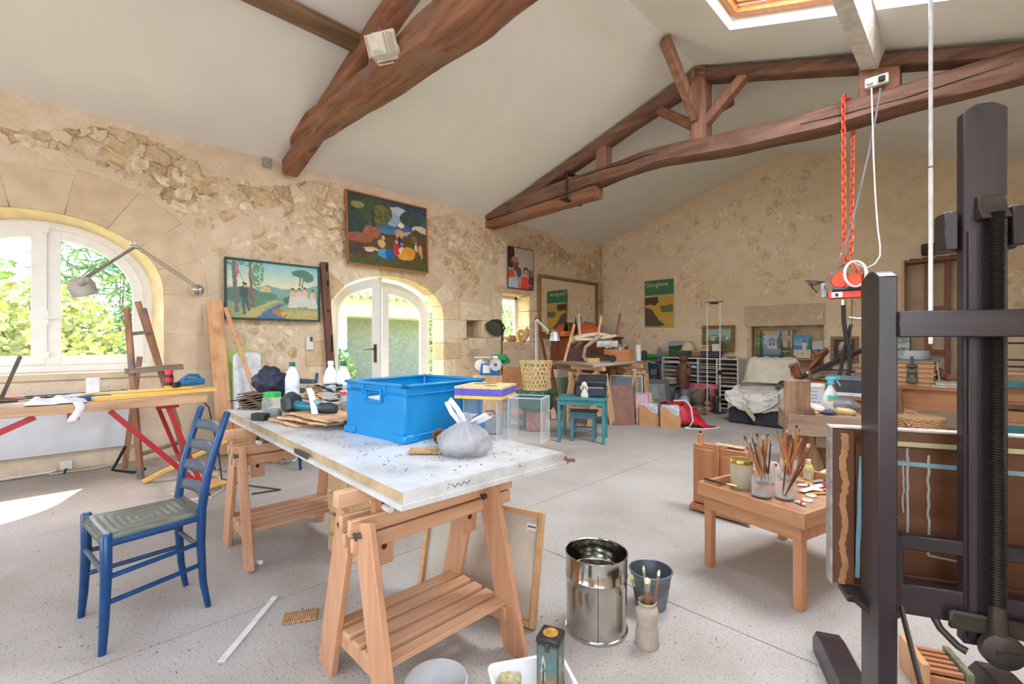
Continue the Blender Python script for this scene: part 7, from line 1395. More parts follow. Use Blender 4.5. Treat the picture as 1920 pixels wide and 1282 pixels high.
# ================================================================ ALONG THE GABLE WALL
# poster with lettering (picture area a plain stand-in in the same colours)
a,b=PY(1208,527.5,YW-.02),PY(1264,613,YW-.02);w_,h_=b.x-a.x-.02,a.z-b.z
A=raster(70,104,[('rect',0,0,1,.33,(64,122,84)),('rect',0,.33,1,1,(206,166,70)),('poly',[(.02,.36),(.46,.36),(.50,.46),(.40,.53),(.18,.50),(.02,.54)],(78,66,56)),('poly',[(.02,.56),(.26,.62),(.50,.84),(.72,.94),(.5,.98),(.02,.96)],(92,76,66)),('poly',[(.52,.55),(.98,.52),(.98,.68),(.6,.68)],(104,112,78)),('rect',.5,.36,.98,.5,(206,164,76)),('rect',0,.322,1,.337,(190,190,140)),('rect',0,.97,1,1,(176,152,86))],12,5)
po=thing('poster','green and ochre exhibition poster with a name across its top on the gable wall','poster',((a.x+b.x)/2,YW-.022,(a.z+b.z)/2));o=bpy.data.objects.new('printed_sheet',print_mesh('printed_sheet',A,w_,h_,P_matt));COL.objects.link(o);o.parent=po
part('paper_back',MB().box((0,.003,0),(w_,.004,h_)),plain('paper_back',(206,200,180),.9),po);o=bpy.data.objects.new('poster_lettering',text_mesh('Giorgione',.125,plain('cream_ink',(226,222,176),.7)));COL.objects.link(o);o.parent=po;o.matrix_basis=Matrix.Translation((-w_/2+.02,-.0016,h_/2-.13))@rotm(R(90),'X')
mb=MB()
for k,(x0,x1)in enumerate(((-.28,.26),(-.24,.10))):mb.box(((x0+x1)/2,-.0012,h_/2-.175-.045*k),(x1-x0,.001,.006))
part('small_print',mb,plain('pale_green_ink',(110,156,112),.8),po,kind='stuff')
# framed pictures on the gable wall
a,b=PY(1317,611,YW-.06),PY(1377,660,YW-.06)
picture('flower_painting','gilt framed flower painting leaning on the gable wall above the white shelves',raster(60,48,[('grad',(150,186,178),(176,196,180),0,.6),('grad',(120,110,66),(104,92,56),.6,1),('spot',.35,.55,.3,.25,(70,110,110),.6),('ell',.3,.48,.1,.12,(206,186,130)),('ell',.66,.42,.12,.1,(196,166,120)),('spot',.8,.55,.2,.2,(86,136,130),.6),('ell',.62,.8,.2,.2,(112,92,44)),('ell',.85,.45,.06,.08,(226,214,180))],5),b.x-a.x-.12,a.z-b.z-.12,((a.x+b.x)/2,YW-.03,(a.z+b.z)/2),0,R(-3),.06,.05,wood('old_gilt',(112,84,48),(146,112,66),'x',8,.5))
a,b=PY(1556,631,YW-.04),PY(1611,680,YW-.04)
picture('portrait_painting','gilt framed dark portrait of a bearded head on the gable wall',raster(44,54,[('grad',(56,50,50),(46,42,44),0,1),('ell',.38,.45,.18,.26,(196,156,116)),('ell',.42,.24,.17,.13,(206,172,136)),('ell',.34,.66,.13,.13,(112,100,84)),('ell',.56,.5,.09,.18,(72,52,44)),('poly',[(.1,.8),(.6,.74),(.95,1),(.0,1)],(66,62,64)),('ell',.28,.43,.03,.02,(60,40,34))],9,6),b.x-a.x-.12,a.z-b.z-.10,((a.x+b.x)/2,YW-.015,(a.z+b.z)/2),0,R(-2),.05,.04,wood('old_gilt',(112,84,48),(146,112,66),'x',8,.5))
# recess shelf with small paintings
zs_=PY(1470,671,YW+.06).z;single('niche_shelf',MB().box(((BN[0]+BN[1])/2,YW+.10,zs_-.015),(BN[1]-BN[0]-.01,.20,.03)),M_OILX,'brown wooden shelf board inside the gable wall recess','shelf',bev=.003)
def nichepic(label,px0,py0,px1,py1,yy,ops,seed,frame=None):
    a,b=PY(px0,py0,yy),PY(px1,py1,yy);w_,h_=b.x-a.x,a.z-zs_;return picture('small_painting',label,raster(46,46,ops,seed,10),w_,h_,((a.x+b.x)/2,yy,zs_+h_/2+.004),0,R(-5),.016,.02,frame,group='small paintings in the gable recess')
TREE=[('grad',(150,176,190),(186,176,160),0,.6),('grad',(72,104,72),(50,84,60),.6,1),('ell',.3,.06,.2,.06,(226,176,40)),('spot',.1,.4,.2,.5,(86,122,66),.6),('poly',[(.66,0),(.70,0),(.80,.9),(.76,.9)],(84,66,58)),('poly',[(.9,0),(.94,0),(.92,.9),(.88,.9)],(78,62,54)),('poly',[(.14,.1),(.17,.1),(.2,.95),(.16,.95)],(60,56,50)),('ell',.82,.3,.14,.12,(196,160,150)),('ell',.82,.76,.14,.03,(200,120,110))]
HOUSE=[('grad',(176,196,206),(186,196,206),0,.4),('grad',(140,160,190),(96,130,120),.4,1),('poly',[(.2,.3),(.5,.1),(.8,.3),(.8,.6),(.2,.6)],(196,186,206)),('poly',[(.15,.3),(.5,.06),(.85,.3)],(140,150,170)),('ell',.4,.4,.05,.08,(60,70,96)),('ell',.6,.4,.05,.08,(60,70,96)),('spot',.9,.3,.15,.3,(50,96,70),.6),('rect',0,.86,1,1,(60,104,90))]
BEACH=[('grad',(70,140,196),(140,190,214),0,.45),('grad',(70,120,170),(80,130,170),.45,.62),('grad',(206,206,186),(214,200,170),.62,1),('poly',[(.5,.3),(.62,.14),(.74,.3),(.74,.62),(.5,.62)],(206,206,214)),('poly',[(.46,.32),(.62,.1),(.78,.32)],(110,120,150)),('spot',.92,.4,.12,.25,(60,120,80),.7),('ell',.5,.78,.05,.03,(120,90,76)),('poly',[(0,.85),(.3,1),(0,1)],(90,130,110))]
HILL=[('grad',(176,186,196),(196,200,202),0,.5),('grad',(74,92,112),(60,84,96),.5,.75),('grad',(190,170,140),(120,130,96),.75,1),('ell',.5,.6,.5,.14,(76,96,120))]
nichepic('wooded landscape in brown frame at left of the gable recess',1416,621,1485,669,YW+.10,TREE,3,M_OILX);nichepic('unframed white house picture in front of the wooded landscape',1432,629,1464,670,YW+.05,HOUSE,4);nichepic('blue beach house picture in middle of the gable recess',1488,629,1521,670,YW+.09,BEACH,5);nichepic('small grey hill picture at right end of the gable recess',1523,640,1544,671,YW+.08,HILL,6)
t=thing('thermostat','small beige control box on the whitewashed lintel','thermostat',PY(1538,591,YW-.045));part('plate',MB().box((0,.01,0),(.075,.03,.13)),plain('beige_plastic',(214,200,170),.5),t,bev=.004);part('display',MB().box((-.01,-.007,.03),(.03,.004,.015)),plain('grey_display',(90,92,86),.3),t)
# cupboard recess: old window frame standing inside
x0,x1=PY(1734,500,YW+.2).x,PY(1782,500,YW+.2).x;z1=PY(1750,484,YW+.2).z;of=thing('old_window_frame','old brown window frame standing inside the tall gable recess','frame',((x0+x1)/2,YW+.2,.56));f=MB();W_=x1-x0;H_=z1-.58
for sg in(-1,1):part('stile',MB().box((sg*(W_/2-.03),0,H_/2),(.06,.05,H_)),M_DRW,of,bev=.003)
for z in(.03,H_*.28,H_*.62,H_-.03):part('rail',MB().box((0,0,z),(W_-.12,.045,.055)),M_DRW,of,bev=.003)
a,b=PY(1696,482,YW),PY(1816,480,YW);single('recess_lintel',MB().box(((CUP[0]+CUP[1])/2,YW+.12,CUP[3]-.03),(CUP[1]-CUP[0]-.01,.22,.05)),M_OAK,'old timber lintel board at top of the tall gable recess','lintel',bev=.005);single('dark_ledge',MB().box((5.72,YW-.08,CUP[3]+.10),(.50,.12,.16)),plain('sooty_wood',(70,56,46),.8,0,.2),'sooty dark ledge above the tall gable recess','ledge',bev=.02)
# ---- white pigeonhole shelves packed with portfolios and discs
SY=8.42;xs_=[PY(px,700,SY).x for px in(1222,1241.6,1274,1308,1343.6,1383)];zT=.905;sh=thing('pigeonhole_shelves','low white pigeonhole shelving packed with flat folders under the gable wall','shelves',((xs_[0]+xs_[-1])/2,SY+.2,0));M_SHW=plain('white_melamine',(222,218,210),.5,0,.01)
for x in xs_:part('upright',MB().box((x,SY+.19,zT/2),(.022,.38,zT)),M_SHW,sh,world=True)
part('shelf_top',MB().box(((xs_[0]+xs_[-1])/2,SY+.19,zT+.010),(xs_[-1]-xs_[0]+.02,.39,.02)),M_SHW,sh,world=True);part('back_panel',MB().box(((xs_[0]+xs_[-1])/2,SY+.375,zT/2),(xs_[-1]-xs_[0],.01,zT)),plain('shelf_back',(120,108,96),.9),sh,world=True)
rr=random.Random(44);cols=[(206,206,206),(60,76,110),(170,150,126),(120,96,76),(196,184,160),(96,120,136),(52,48,48),(214,214,210),(176,120,90)]
for i in range(1,5):
    x0,x1=xs_[i]+.011,xs_[i+1]-.011;nrow=11
    for r_ in range(nrow):
        z=.03+r_*(zT-.04)/nrow;part('shelf',MB().box(((x0+x1)/2,SY+.19,z),(x1-x0,.36,.008)),M_SHW,sh,world=True)
        z+=.006
        for k in range(rr.choice((1,1,2))):
            h_=rr.uniform(.012,.026);w_=(x1-x0)*rr.uniform(.8,.97);c_=rr.choice(cols);single('flat_folder',MB().box(((x0+x1)/2+rr.uniform(-.008,.008),SY+.19+rr.uniform(-.0,.02),z+h_/2),(w_,.34,h_)),plain('folder_%d'%cols.index(c_),c_,.6,0,.15,20),('lower','upper')[k]+' flat folder in '+ORD[nrow-1-r_]+' slot from the top in '+ORD[i-1]+' bay of the pigeonhole shelving','folder','flat folders in the pigeonhole shelving');z+=h_+.001
single('red_binder',MB().bar((xs_[0]+.10,SY+.16,.46),(xs_[0]+.17,SY+.16,.80),.05,.26,(0,1,0)),plain('maroon',(86,30,44),.6),'maroon binder tilted in left bay of the white shelving','binder');part('shelf',MB().box(((xs_[0]+xs_[1])/2,SY+.19,.45),(xs_[1]-xs_[0]-.022,.36,.012)),M_SHW,sh,world=True)
def onS(px,y=SY+.2):return Vector((PY(px,670,y).x,y,zT+.021))
def flatpic(label,px0,px1,py0,ops,seed,y):
    a,b=PY(px0,py0,y),PY(px1,672,y);w_,h_=b.x-a.x,a.z-zT-.02;picture('shelf_painting',label,raster(50,40,ops,seed,8),w_,h_,((a.x+b.x)/2,y,zT+.024+h_/2),0,R(-6))
flatpic('pale marsh landscape canvas leaning on top of the white shelving',1232,1254,648,[('grad',(186,190,194),(176,170,160),0,.5),('grad',(150,146,110),(120,120,88),.5,1),('ell',.25,.38,.16,.12,(150,116,104))],2,SY+.30);flatpic('dark green hills and lake canvas leaning on top of the white shelving',1252,1297,640,[('grad',(140,150,162),(176,182,186),0,.3),('grad',(60,80,66),(56,76,58),.3,.55),('grad',(104,124,140),(66,90,60),.55,1),('ell',.6,.45,.4,.2,(50,70,52)),('ell',.2,.8,.3,.2,(60,84,52))],3,SY+.34)
c=onS(1290,SY+.18);lp=thing('table_lamp','small table lamp with cream conical shade on the white shelving','lamp',c);part('base',MB().lathe([(0,0),(.05,0),(.05,.02),(.02,.03),(.015,.12),(.012,.14),(0,.14)],n=20),M_STL,lp);part('lamp_shade',MB().lathe([(.14,.13),(.05,.30)],n=28,caps=False),plain('cream_shade',(218,204,174),.8),lp,solid=.004)
c=onS(1308,SY+.16);single('dried_bunch',MB().sph((c.x,c.y,c.z+.05),(.11,.06,.05),16,10,None,lambda p:p*(1+.7*noise.noise(p*40))),plain('dried_brown',(150,112,96),.9,0,.3,50),'small bunch of dried brown stuff right of the table lamp','dried bunch')
c=onS(1334,SY+.16);rd=thing('radio','black ribbed portable stereo on the white shelving','radio',c);part('body',MB().box((0,0,.065),(.34,.18,.12)),plain('radio_black',(46,48,54),.4),rd,bev=.02)
for k in range(3):part('grille_bar',MB().cyl((-.16,-.092,.035+.03*k),(.16,-.092,.035+.03*k),.008,None,8),plain('radio_grey',(96,98,104),.4),rd)
for k,(dx,w_,h_,c_,lab)in enumerate(((-.10,.16,.04,(206,176,140),'lower tan book'),(-.09,.15,.035,(196,160,110),'middle tan book'),(-.10,.17,.02,(214,206,190),'top cream book'))):single('book',MB().box((c.x+dx,c.y,c.z+.126+.02+.04*k),(w_,.14,h_ if k else .04)),plain('bk%d'%k,c_,.7),lab+' lying on the black portable stereo','book','books on the black portable stereo',bev=.002)
single('white_box',MB().box((c.x+.09,c.y,c.z+.126+.065),(.12,.10,.13)),M_PLA,'white cube box standing on the black portable stereo','box',bev=.003);c=onS(1370,SY+.14);single('brown_shell',MB().sph((c.x,c.y,c.z+.018),(.09,.04,.018),12,8,None,lambda p:p*(1+.3*noise.noise(p*30))),plain('shell_brown',(150,104,60),.6,0,.2,30),'flat brown shell near right end of the white shelving top','shell')
# tall thin rail stand
xa,xb=PD(1326,600,8.0),PD(1350,600,7.85);zb=PD(1338,566,7.9).z;rs_=thing('rail_stand','tall thin white rail stand in front of the white shelving','stand',((xa+xb)/2).to_tuple()[:2]+(0,));
for p in(xa,xb):part('upright',MB().cyl((p.x,p.y,.02),(p.x,p.y,zb),.010,None,8),M_PLA,rs_,world=True);part('foot',MB().box((p.x,p.y,.012),(.12,.30,.022)),M_STL,rs_,world=True)
part('top_bar',MB().cyl((xa.x-.02,xa.y,zb),(xb.x+.04,xb.y,zb),.009,None,8).cyl((xa.x+.05,xa.y,zb-.02),(xb.x-.03,xb.y,zb-.02),.016,None,8),M_STL,rs_,world=True);part('low_bar',MB().cyl((xa.x,xa.y,.14),(xb.x,xb.y,.14),.006,None,6),M_STL,rs_,world=True);part('clamp_knob',MB().sph((xb.x,xb.y,.70),.04,12,8),M_BLK,rs_,world=True)
# ---- sculptures on the floor
M_CARV=wood('carved_red_wood',(96,62,48),(128,86,68),'z',8,.6);M_DKC=plain('dark_carving',(66,54,46),.5,0,.2,20)
cs=thing('carved_statue','tall reddish carved wooden figure standing before the white shelving','statue',(2.26,8.12,0));part('plinth',MB().box((0,0,.18),(.24,.22,.36)),plain('grey_plinth',(146,146,148),.8,0,.15,20),cs,bev=.01);body=MB().lathe([(0,.36),(.10,.36),(.105,.50),(.12,.62),(.10,.70),(.115,.76),(.10,.80),(.05,.83),(.05,.85),(0,.85)],n=24,fn=lambda p,t,z:p*1 if p.length<.37 else Vector((p.x*(1+.18*noise.noise(Vector((t*2,z*16,1)))),p.y*(1+.18*noise.noise(Vector((t*2,z*16,1)))),p.z)));part('body',body,M_CARV,cs,angle=70);part('head',MB().sph((0,0,.905),(.075,.08,.085),16,12,None,lambda p:p*(1+.15*noise.noise(p*30))).sph((0,-.08,.90),(.016,.02,.025),8,6),M_CARV,cs);part('child_figure',MB().sph((.12,-.05,.68),(.05,.05,.09),14,10).sph((.14,-.06,.80),(.04,.04,.045),12,8),M_CARV,cs)
A=raster(50,40,[('grad',(206,92,112),(214,120,134),0,1),('spot',.5,.2,.4,.2,(222,150,150),.5),('rect',.93,0,1,1,(40,50,66)),('spot',.3,.7,.3,.3,(196,80,100),.5)],3,8);picture('pink_canvas','pink abstract canvas standing behind the dark carved figures',A,.56,.46,(2.56,8.34,.235),0,R(-4))
def headsculpt(label,c,r_,m,col_=None,rot=0):
    t=thing('head_sculpture',label,'sculpture',c,rot);h=MB().sph((0,0,r_*1.05),(r_*.85,r_*.95,r_*1.1),20,14,None,lambda p:p*(1+.06*noise.noise(p*14)));part('head',h,m,t);part('nose',MB().sph((0,-r_*.95,r_*1.05),(r_*.14,r_*.2,r_*.25),8,6),m,t);part('neck',MB().cyl((0,0,0),(0,0,r_*.3),r_*.6,r_*.5,14),m,t)
    for sx in(-1,1):part('eye',MB().sph((sx*r_*.33,-r_*.82,r_*1.25),(r_*.15,r_*.1,r_*.08),8,6),m,t)
    part('mouth',MB().sph((0,-r_*.88,r_*.66),(r_*.25,r_*.1,r_*.06),8,6),m,t);return t
headsculpt('round brown stone head on the floor before the pink canvas',(2.58,8.02,.10),.14,plain('brown_stone',(116,100,86),.8,0,.15,20));single('head_block',MB().box((2.58,8.02,.05),(.24,.22,.10)),plain('brown_block',(110,92,76),.9,0,.15,20),'low brown block under the round stone head','block',bev=.01);headsculpt('pale plaster head left of the round brown stone head',(2.36,7.94,.0),.125,plain('plaster_grey',(178,180,184),.8,0,.06,20),None,R(20))
def carved(label,c,h,m,seated=False):
    t=thing('carved_figure',label,'sculpture',c);k=h
    if not seated:
        part('body',MB().lathe([(0,.0),(.16*k,0),(.17*k,.04*k),(.10*k,.06*k),(.11*k,.35*k),(.13*k,.55*k),(.12*k,.68*k),(.05*k,.74*k),(.05*k,.78*k),(0,.78*k)],n=18,fn=lambda p,t,z:Vector((p.x,p.y*.8,p.z))),m,t);part('head',MB().sph((0,0,.87*k),(.10*k,.11*k,.13*k),14,10).sph((0,-.11*k,.86*k),(.02*k,.03*k,.04*k),8,6),m,t)
        for sx in(-1,1):part('arm',MB().tube([(sx*.12*k,0,.68*k),(sx*.17*k,-.02*k,.5*k),(sx*.10*k,-.10*k,.42*k)],[.035*k,.03*k,.025*k],8),m,t)
    else:
        part('body',MB().sph((0,0,.30*k),(.20*k,.16*k,.30*k),14,10),m,t);part('head',MB().sph((0,-.02*k,.76*k),(.19*k,.19*k,.22*k),16,12).sph((0,-.22*k,.74*k),(.04*k,.05*k,.05*k),8,6),m,t)
        for sx in(-1,1):part('leg',MB().tube([(sx*.12*k,-.02*k,.12*k),(sx*.24*k,-.28*k,.14*k),(sx*.22*k,-.42*k,.06*k)],[.09*k,.08*k,.06*k],8),m,t);part('arm',MB().tube([(sx*.18*k,0,.48*k),(sx*.28*k,-.10*k,.32*k),(sx*.2*k,-.24*k,.26*k)],[.06*k,.05*k,.045*k],8),m,t)
    return t
carved('left dark carved standing figure before the pink canvas',(2.70,8.10,0),.42,M_DKC);carved('right dark carved standing figure at edge of the pink canvas',(2.88,8.06,0),.42,M_DKC);carved('larger pale seated terracotta doll in front of the dark carved figures',(2.80,7.86,0),.23,plain('terracotta_pale',(172,134,106),.8,0,.12,20),True);carved('smaller brown seated terracotta doll left of the larger doll',(2.66,7.74,0),.14,plain('terracotta_brown',(136,100,80),.8,0,.12,20),True)
single('pebble',MB().sph((2.62,7.84,.055),(.11,.06,.055),14,10,R(20)and rotm(R(20)),None),plain('tan_pebble',(176,140,106),.8,0,.1,20),'long tan pebble lying behind the seated dolls','stone');single('pebble',MB().sph((2.46,7.76,.045),(.17,.09,.045),16,10,rotm(R(30)),lambda p:p*(1+.25*noise.noise(p*12))),plain('mossy_stone',(110,108,96),.85,0,.25,14),'flat mottled grey stone left of the seated dolls','stone');single('animal_skull',MB().tube([(2.33,7.66,.09),(2.40,7.60,.10),(2.50,7.56,.07)],[.07,.08,.03],10),plain('dark_bone',(96,74,62),.7,0,.3,30),'dark horned skull shape behind the red cloth','skull')
rr=random.Random(3)
for k in range(6):single('small_stone',MB().sph((2.38+.09*k,7.62+rr.uniform(-.05,.05)+.02*k,.024),(.04,.03,.024),8,6),plain('pebble_%d'%(k%3),((120,100,84),(146,124,102),(96,88,82))[k%3],.8,0,.2,20),ORD[k]+' fist sized stone from the left in the row before the sculptures','stone','small stones in front of the sculptures')
# dark green chair with cushion
gc_=thing('green_chair','dull green wooden chair with mustard cushion before the white shelving','chair',(2.06,7.86,0),R(150));M_GCH=plain('dull_green_paint',(72,92,96),.5,0,.1)
for sx in(-1,1):part('front_leg',MB().box((sx*.18,-.17,.21),(.035,.035,.42)),M_GCH,gc_);part('rear_leg',MB().bar((sx*.17,.17,0),(sx*.17,.24,.84),.035,.035,(1,0,0)),M_GCH,gc_);part('side_stretcher',MB().box((sx*.175,0,.18),(.02,.32,.025)),M_GCH,gc_)
part('seat',MB().box((0,0,.43),(.42,.40,.025)),M_GCH,gc_,bev=.004);part('back_rail',MB().box((0,.235,.78),(.36,.02,.10)),M_GCH,gc_,bev=.004);part('back_rail',MB().box((0,.215,.60),(.34,.02,.05)),M_GCH,gc_);part('cushion',MB().sph((0,0,.485),(.20,.19,.05),20,10,None,lambda p:p*(1+.12*noise.noise(p*9))),plain('mustard_cushion',(166,136,84),.9,0,.15,14),gc_)
ac_=MB();
for i in range(9):
    for j in range(12):ac_.box((-.13+i*.033+.008*(j%2),0,.03+j*.042),(.016,.012,.018))
pn=thing('patterned_screen','white panel of grey diamond pattern beside the dull green chair','screen',(2.02,8.26,0),R(8));part('board',MB().box((0,.01,.28),(.34,.012,.56)),plain('panel_white',(196,200,204),.6),pn);part('pattern_studs',ac_,plain('panel_grey',(104,112,124),.6),pn,kind='stuff')
# ---- armchair under sheets
dl,dr2=Vector((3.38,7.25,0)),Vector((4.14,7.20,0));am=thing('dust_sheeted_armchair','low armchair draped in white dust sheets on a dark ribbed base','armchair',(3.78,7.60,0),R(-3));W_=.80
part('ribbed_base',MB().box((0,.0,.135),(.80,.70,.25)),plain('dark_fabric_base',(44,48,54),.8,0,.06),am,bev=.006)
for k in range(26):part('base_rib',MB().box((-.385+k*.0308,-.354,.135),(.016,.010,.235)),plain('rib_dark',(56,60,68),.8),am)
M_SHEET=plain('dust_sheet',(206,196,178),.9,0,.05,6)
def sheet(u,v):
# u: from top of back down to front edge, v across
    P_s=[(.40,.42),(.34,.98),(.26,.96),(.10,.58),(-.05,.42),(-.30,.40),(-.37,.35),(-.39,.29)]
    t=u*(len(P_s)-1);i=min(int(t),len(P_s)-2);f=t-i;f2=f*f*(3-2*f)if i not in()else f;y=P_s[i][0]*(1-f)+P_s[i+1][0]*f;z=P_s[i][1]*(1-f)+P_s[i+1][1]*f;x=(v-.5)*(.80+.06*(1-abs(2*v-1)))
    edge=max(0,abs(2*v-1)-.72)/.28;z2=z-(.10+.16*(u<.45))*edge**2;arm=.16*math.exp(-((abs(2*v-1)-.80)/.18)**2)*(1 if u>.40 else 0)*min(1,max(0,(u-.38)*6))*max(0,1-max(0,u-.78)*5)
    w_=.016*noise.noise(Vector((u*9,v*6,2)))+.010*noise.noise(Vector((u*22,v*16,4)))+.008*math.sin(v*34+u*9)*(u<.45)
    if u>.84:z2-=.07*math.sin(v*math.pi)*(u-.84)/.16*1.4
    return(x*(1+.03*noise.noise(Vector((u*5,v*3,7)))),y+w_,z2+arm+w_)
part('dust_sheet',MB().surf(sheet,70,60),M_SHEET,am,solid=.006,angle=80)
def throw(u,v):
    x=-.42+v*.74;s=u;fr=math.sin(math.pi*v)
    if s<.55:y=.06-s*.85;z=.475+.05*math.sin(v*9)*.4
    else:y=-.405-.02*math.sin(v*14);z=.46-(s-.55)*(.20+.42*fr)
    w_=.022*noise.noise(Vector((u*8,v*9,12)))+.012*noise.noise(Vector((u*20,v*22,3)));return(x+w_,y-.02+w_,z+w_*(1 if s<.55 else .3))
part('white_throw',MB().surf(throw,50,50),plain('white_throw',(214,210,200),.9,0,.06,8),am,solid=.006,angle=80)
mb=MB();rr=random.Random(6)
for k in range(26):s=k/26;mb.tube([(-.16+.18*s,-.44,.33-.20*s),(-.17+.18*s+rr.uniform(-.02,.02),-.455,.30-.20*s),(-.165+.18*s,-.45,.27-.20*s)],.009,5)
part('tassel_fringe',mb,plain('fringe',(206,192,166),.9),am,kind='stuff')
tp_=thing('camera_tripod','folded black tripod lying across the dust-sheeted armchair','tripod',(3.85,7.55,.545),R(10));
for k in range(3):part('tripod_leg',MB().cyl((-.42+.02*k,-.04+.05*k,.015+.02*k),(.12,-.0+.02*k,.03+.01*k),.006,.007,8),M_BLK,tp_)
part('tripod_head',MB().sph((.17,0,.05),(.06,.05,.06),12,8).cyl((.12,0,.03),(.24,-.02,.0),.03,.02,8),M_DKT,tp_);part('strap_loop',MB().tube([(.24,-.02,.02),(.34,.0,.06),(.36,.02,.0),(.28,.0,-.02)],.005,5),M_BLK,tp_);part('umbrella_frame',MB().cyl((.1,-.06,.03),(.28,-.10,-.02),.05,.02,10),plain('net_grey',(90,84,76),.8),tp_)
# ---- driftwood bench with stones
M_DRIFT=wood('weathered_wood',(128,104,84),(168,142,120),'x',4,.85,(104,84,68),.55);M_DRIFTZ=wood('weathered_wood_z',(120,90,66),(172,138,108),'z',5,.85,(92,68,52),.52)
BZ=.55;a,b=PZ(1480,778,BZ),PZ(1628,786,BZ);e1=b-a;rz=math.atan2(e1.y,e1.x);Lb=e1.length;cc=a+e1/2+Vector((-math.sin(rz),math.cos(rz),0))*.30
be=thing('timber_bench','massive weathered timber bench carrying stones and cleaning bottles','bench',(cc.x,cc.y,0),rz)
def roughbox(c,d,n=8,amp=.012,seed=0):
    mb=MB();hx,hy,hz=d[0]/2,d[1]/2,d[2]/2
    for ax,sg in((0,1),(0,-1),(1,1),(1,-1),(2,1),(2,-1)):
        def f(u,v):
            p=[0,0,0];p[ax]=sg;o_=[i for i in range(3)if i!=ax];p[o_[0]]=2*u-1;p[o_[1]]=(2*v-1)*(sg if ax!=1 else-sg);q=Vector((p[0]*hx,p[1]*hy,p[2]*hz));k=noise.noise_vector(q*7+Vector((seed,0,0)))*amp+noise.noise_vector(q*25+Vector((seed,3,0)))*amp*.4;return Vector(c)+q+k
        mb.surf(f,n,n)
    return mb
part('bench_slab',roughbox((0,0,BZ-.09),(Lb+.02,.60,.18),12,.014,3),M_DRIFT,be,angle=60);part('support_block',roughbox((-.22,-.12,.18),(.18,.24,.36),6,.008,5),M_DRW,be,angle=60);part('support_block',roughbox((.22,-.05,.18),(.16,.28,.36),6,.008,7),M_DRW,be,angle=60);part('cross_wedge',MB().box((.0,-.16,.30),(.14,.05,.10)),plain('pale_wedge',(160,134,112),.8),be,bev=.004)
single('card_sheet',MB().box((cc.x+.02,cc.y+.02,.13),(.22,.02,.26),rz),plain('tan_card',(190,140,96),.8),'tan cardboard sheet standing between the bench supports','card')
tr_=thing('driftwood_slab','upright driftwood slab with flared foot at left end of the timber bench','driftwood',(a.x+.05,a.y+.16,0),rz+R(10));
def dw(p,t,z):return Vector((p.x*(1.25 if z>.3 else 1.25+(.3-z)*1.6)-.03*z,p.y*.55,p.z))+noise.noise_vector(p*6)*.02
part('slab_body',MB().lathe([(0,0),(.115,0),(.12,.15),(.105,.30),(.095,.45),(.09,.65),(.085,.86),(0,.87)],n=28,fn=dw),M_DRIFTZ,tr_,angle=70);part('bark_hollow',MB().sph((.05,-.075,.55),(.05,.02,.07),12,8),plain('hollow_brown',(96,72,56),.9),tr_)
def onB(px,py):return PZ(px,py,BZ+.012)
c=onB(1527,765);tb=thing('white_tub','white plastic tub with lid standing on the timber bench','tub',(c.x,c.y+.03,BZ+.01));part('tub_body',MB().lathe([(0,0),(.075,0),(.080,.22),(.082,.225),(0,.225)],n=28),plain('tub_white',(218,220,224),.4),tb);part('lid',MB().lathe([(.085,.215),(.085,.245),(0,.247)],n=28),M_PLA,tb);part('tub_label',MB().surf(lambda u,v:(.0815*math.cos(-2.2+u*1.5),.0815*math.sin(-2.2+u*1.5),.07+v*.12),8,1),plain('tub_label',(190,196,206),.6,0,.1,60),tb)
for k in range(3):part('label_line',MB().surf(lambda u,v:(.0822*math.cos(-2.1+u*1.0),.0822*math.sin(-2.1+u*1.0),.10+.035*k+v*.006),6,1),plain('label_ink',(110,116,124),.7),tb)
c=onB(1556,767);sb=thing('spray_bottle','clear spray bottle with turquoise trigger head on the timber bench','spray bottle',(c.x,c.y+.02,BZ+.01),rz+R(10));part('bottle_body',MB().lathe([(0,0),(.066,0),(.07,.01),(.07,.10),(.05,.16),(.022,.22),(.02,.245),(0,.245)],n=28,fn=lambda p,t,z:Vector((p.x*1.05,p.y*.75,p.z))),plain('cloudy_bottle',(206,214,214),.25),sb);M_TQ=plain('turquoise_plastic',(84,186,206),.4)
part('trigger_head',MB().box((0,0,.265),(.05,.04,.05)).bar((-.04,0,.30),(.085,0,.31),.045,.035),M_TQ,sb,bev=.006);part('trigger',MB().bar((.05,0,.29),(.085,0,.23),.02,.012),plain('trigger_lilac',(176,196,226),.4),sb,bev=.002);part('bottle_label',MB().surf(lambda u,v:((u-.5)*.08,-.0535+.01*(2*u-1)**2,.09+v*.05),8,1),plain('label_teal',(90,186,166),.5),sb);part('bottle_label',MB().surf(lambda u,v:((u-.5)*.08,-.054+.01*(2*u-1)**2,.082+v*.016),8,1),plain('label_orange',(226,166,80),.5),sb)
def stone_(label,px,py,r_,m,seed,n=14):c=onB(px,py);return single('stone',MB().sph((c.x,c.y,BZ+r_[2]*.85),r_,n,9,None,lambda p:p*(1+.35*noise.noise(p*(1.4/max(r_))+Vector((seed,seed,0))))),m,label,'stone','stones on the timber bench',angle=25)
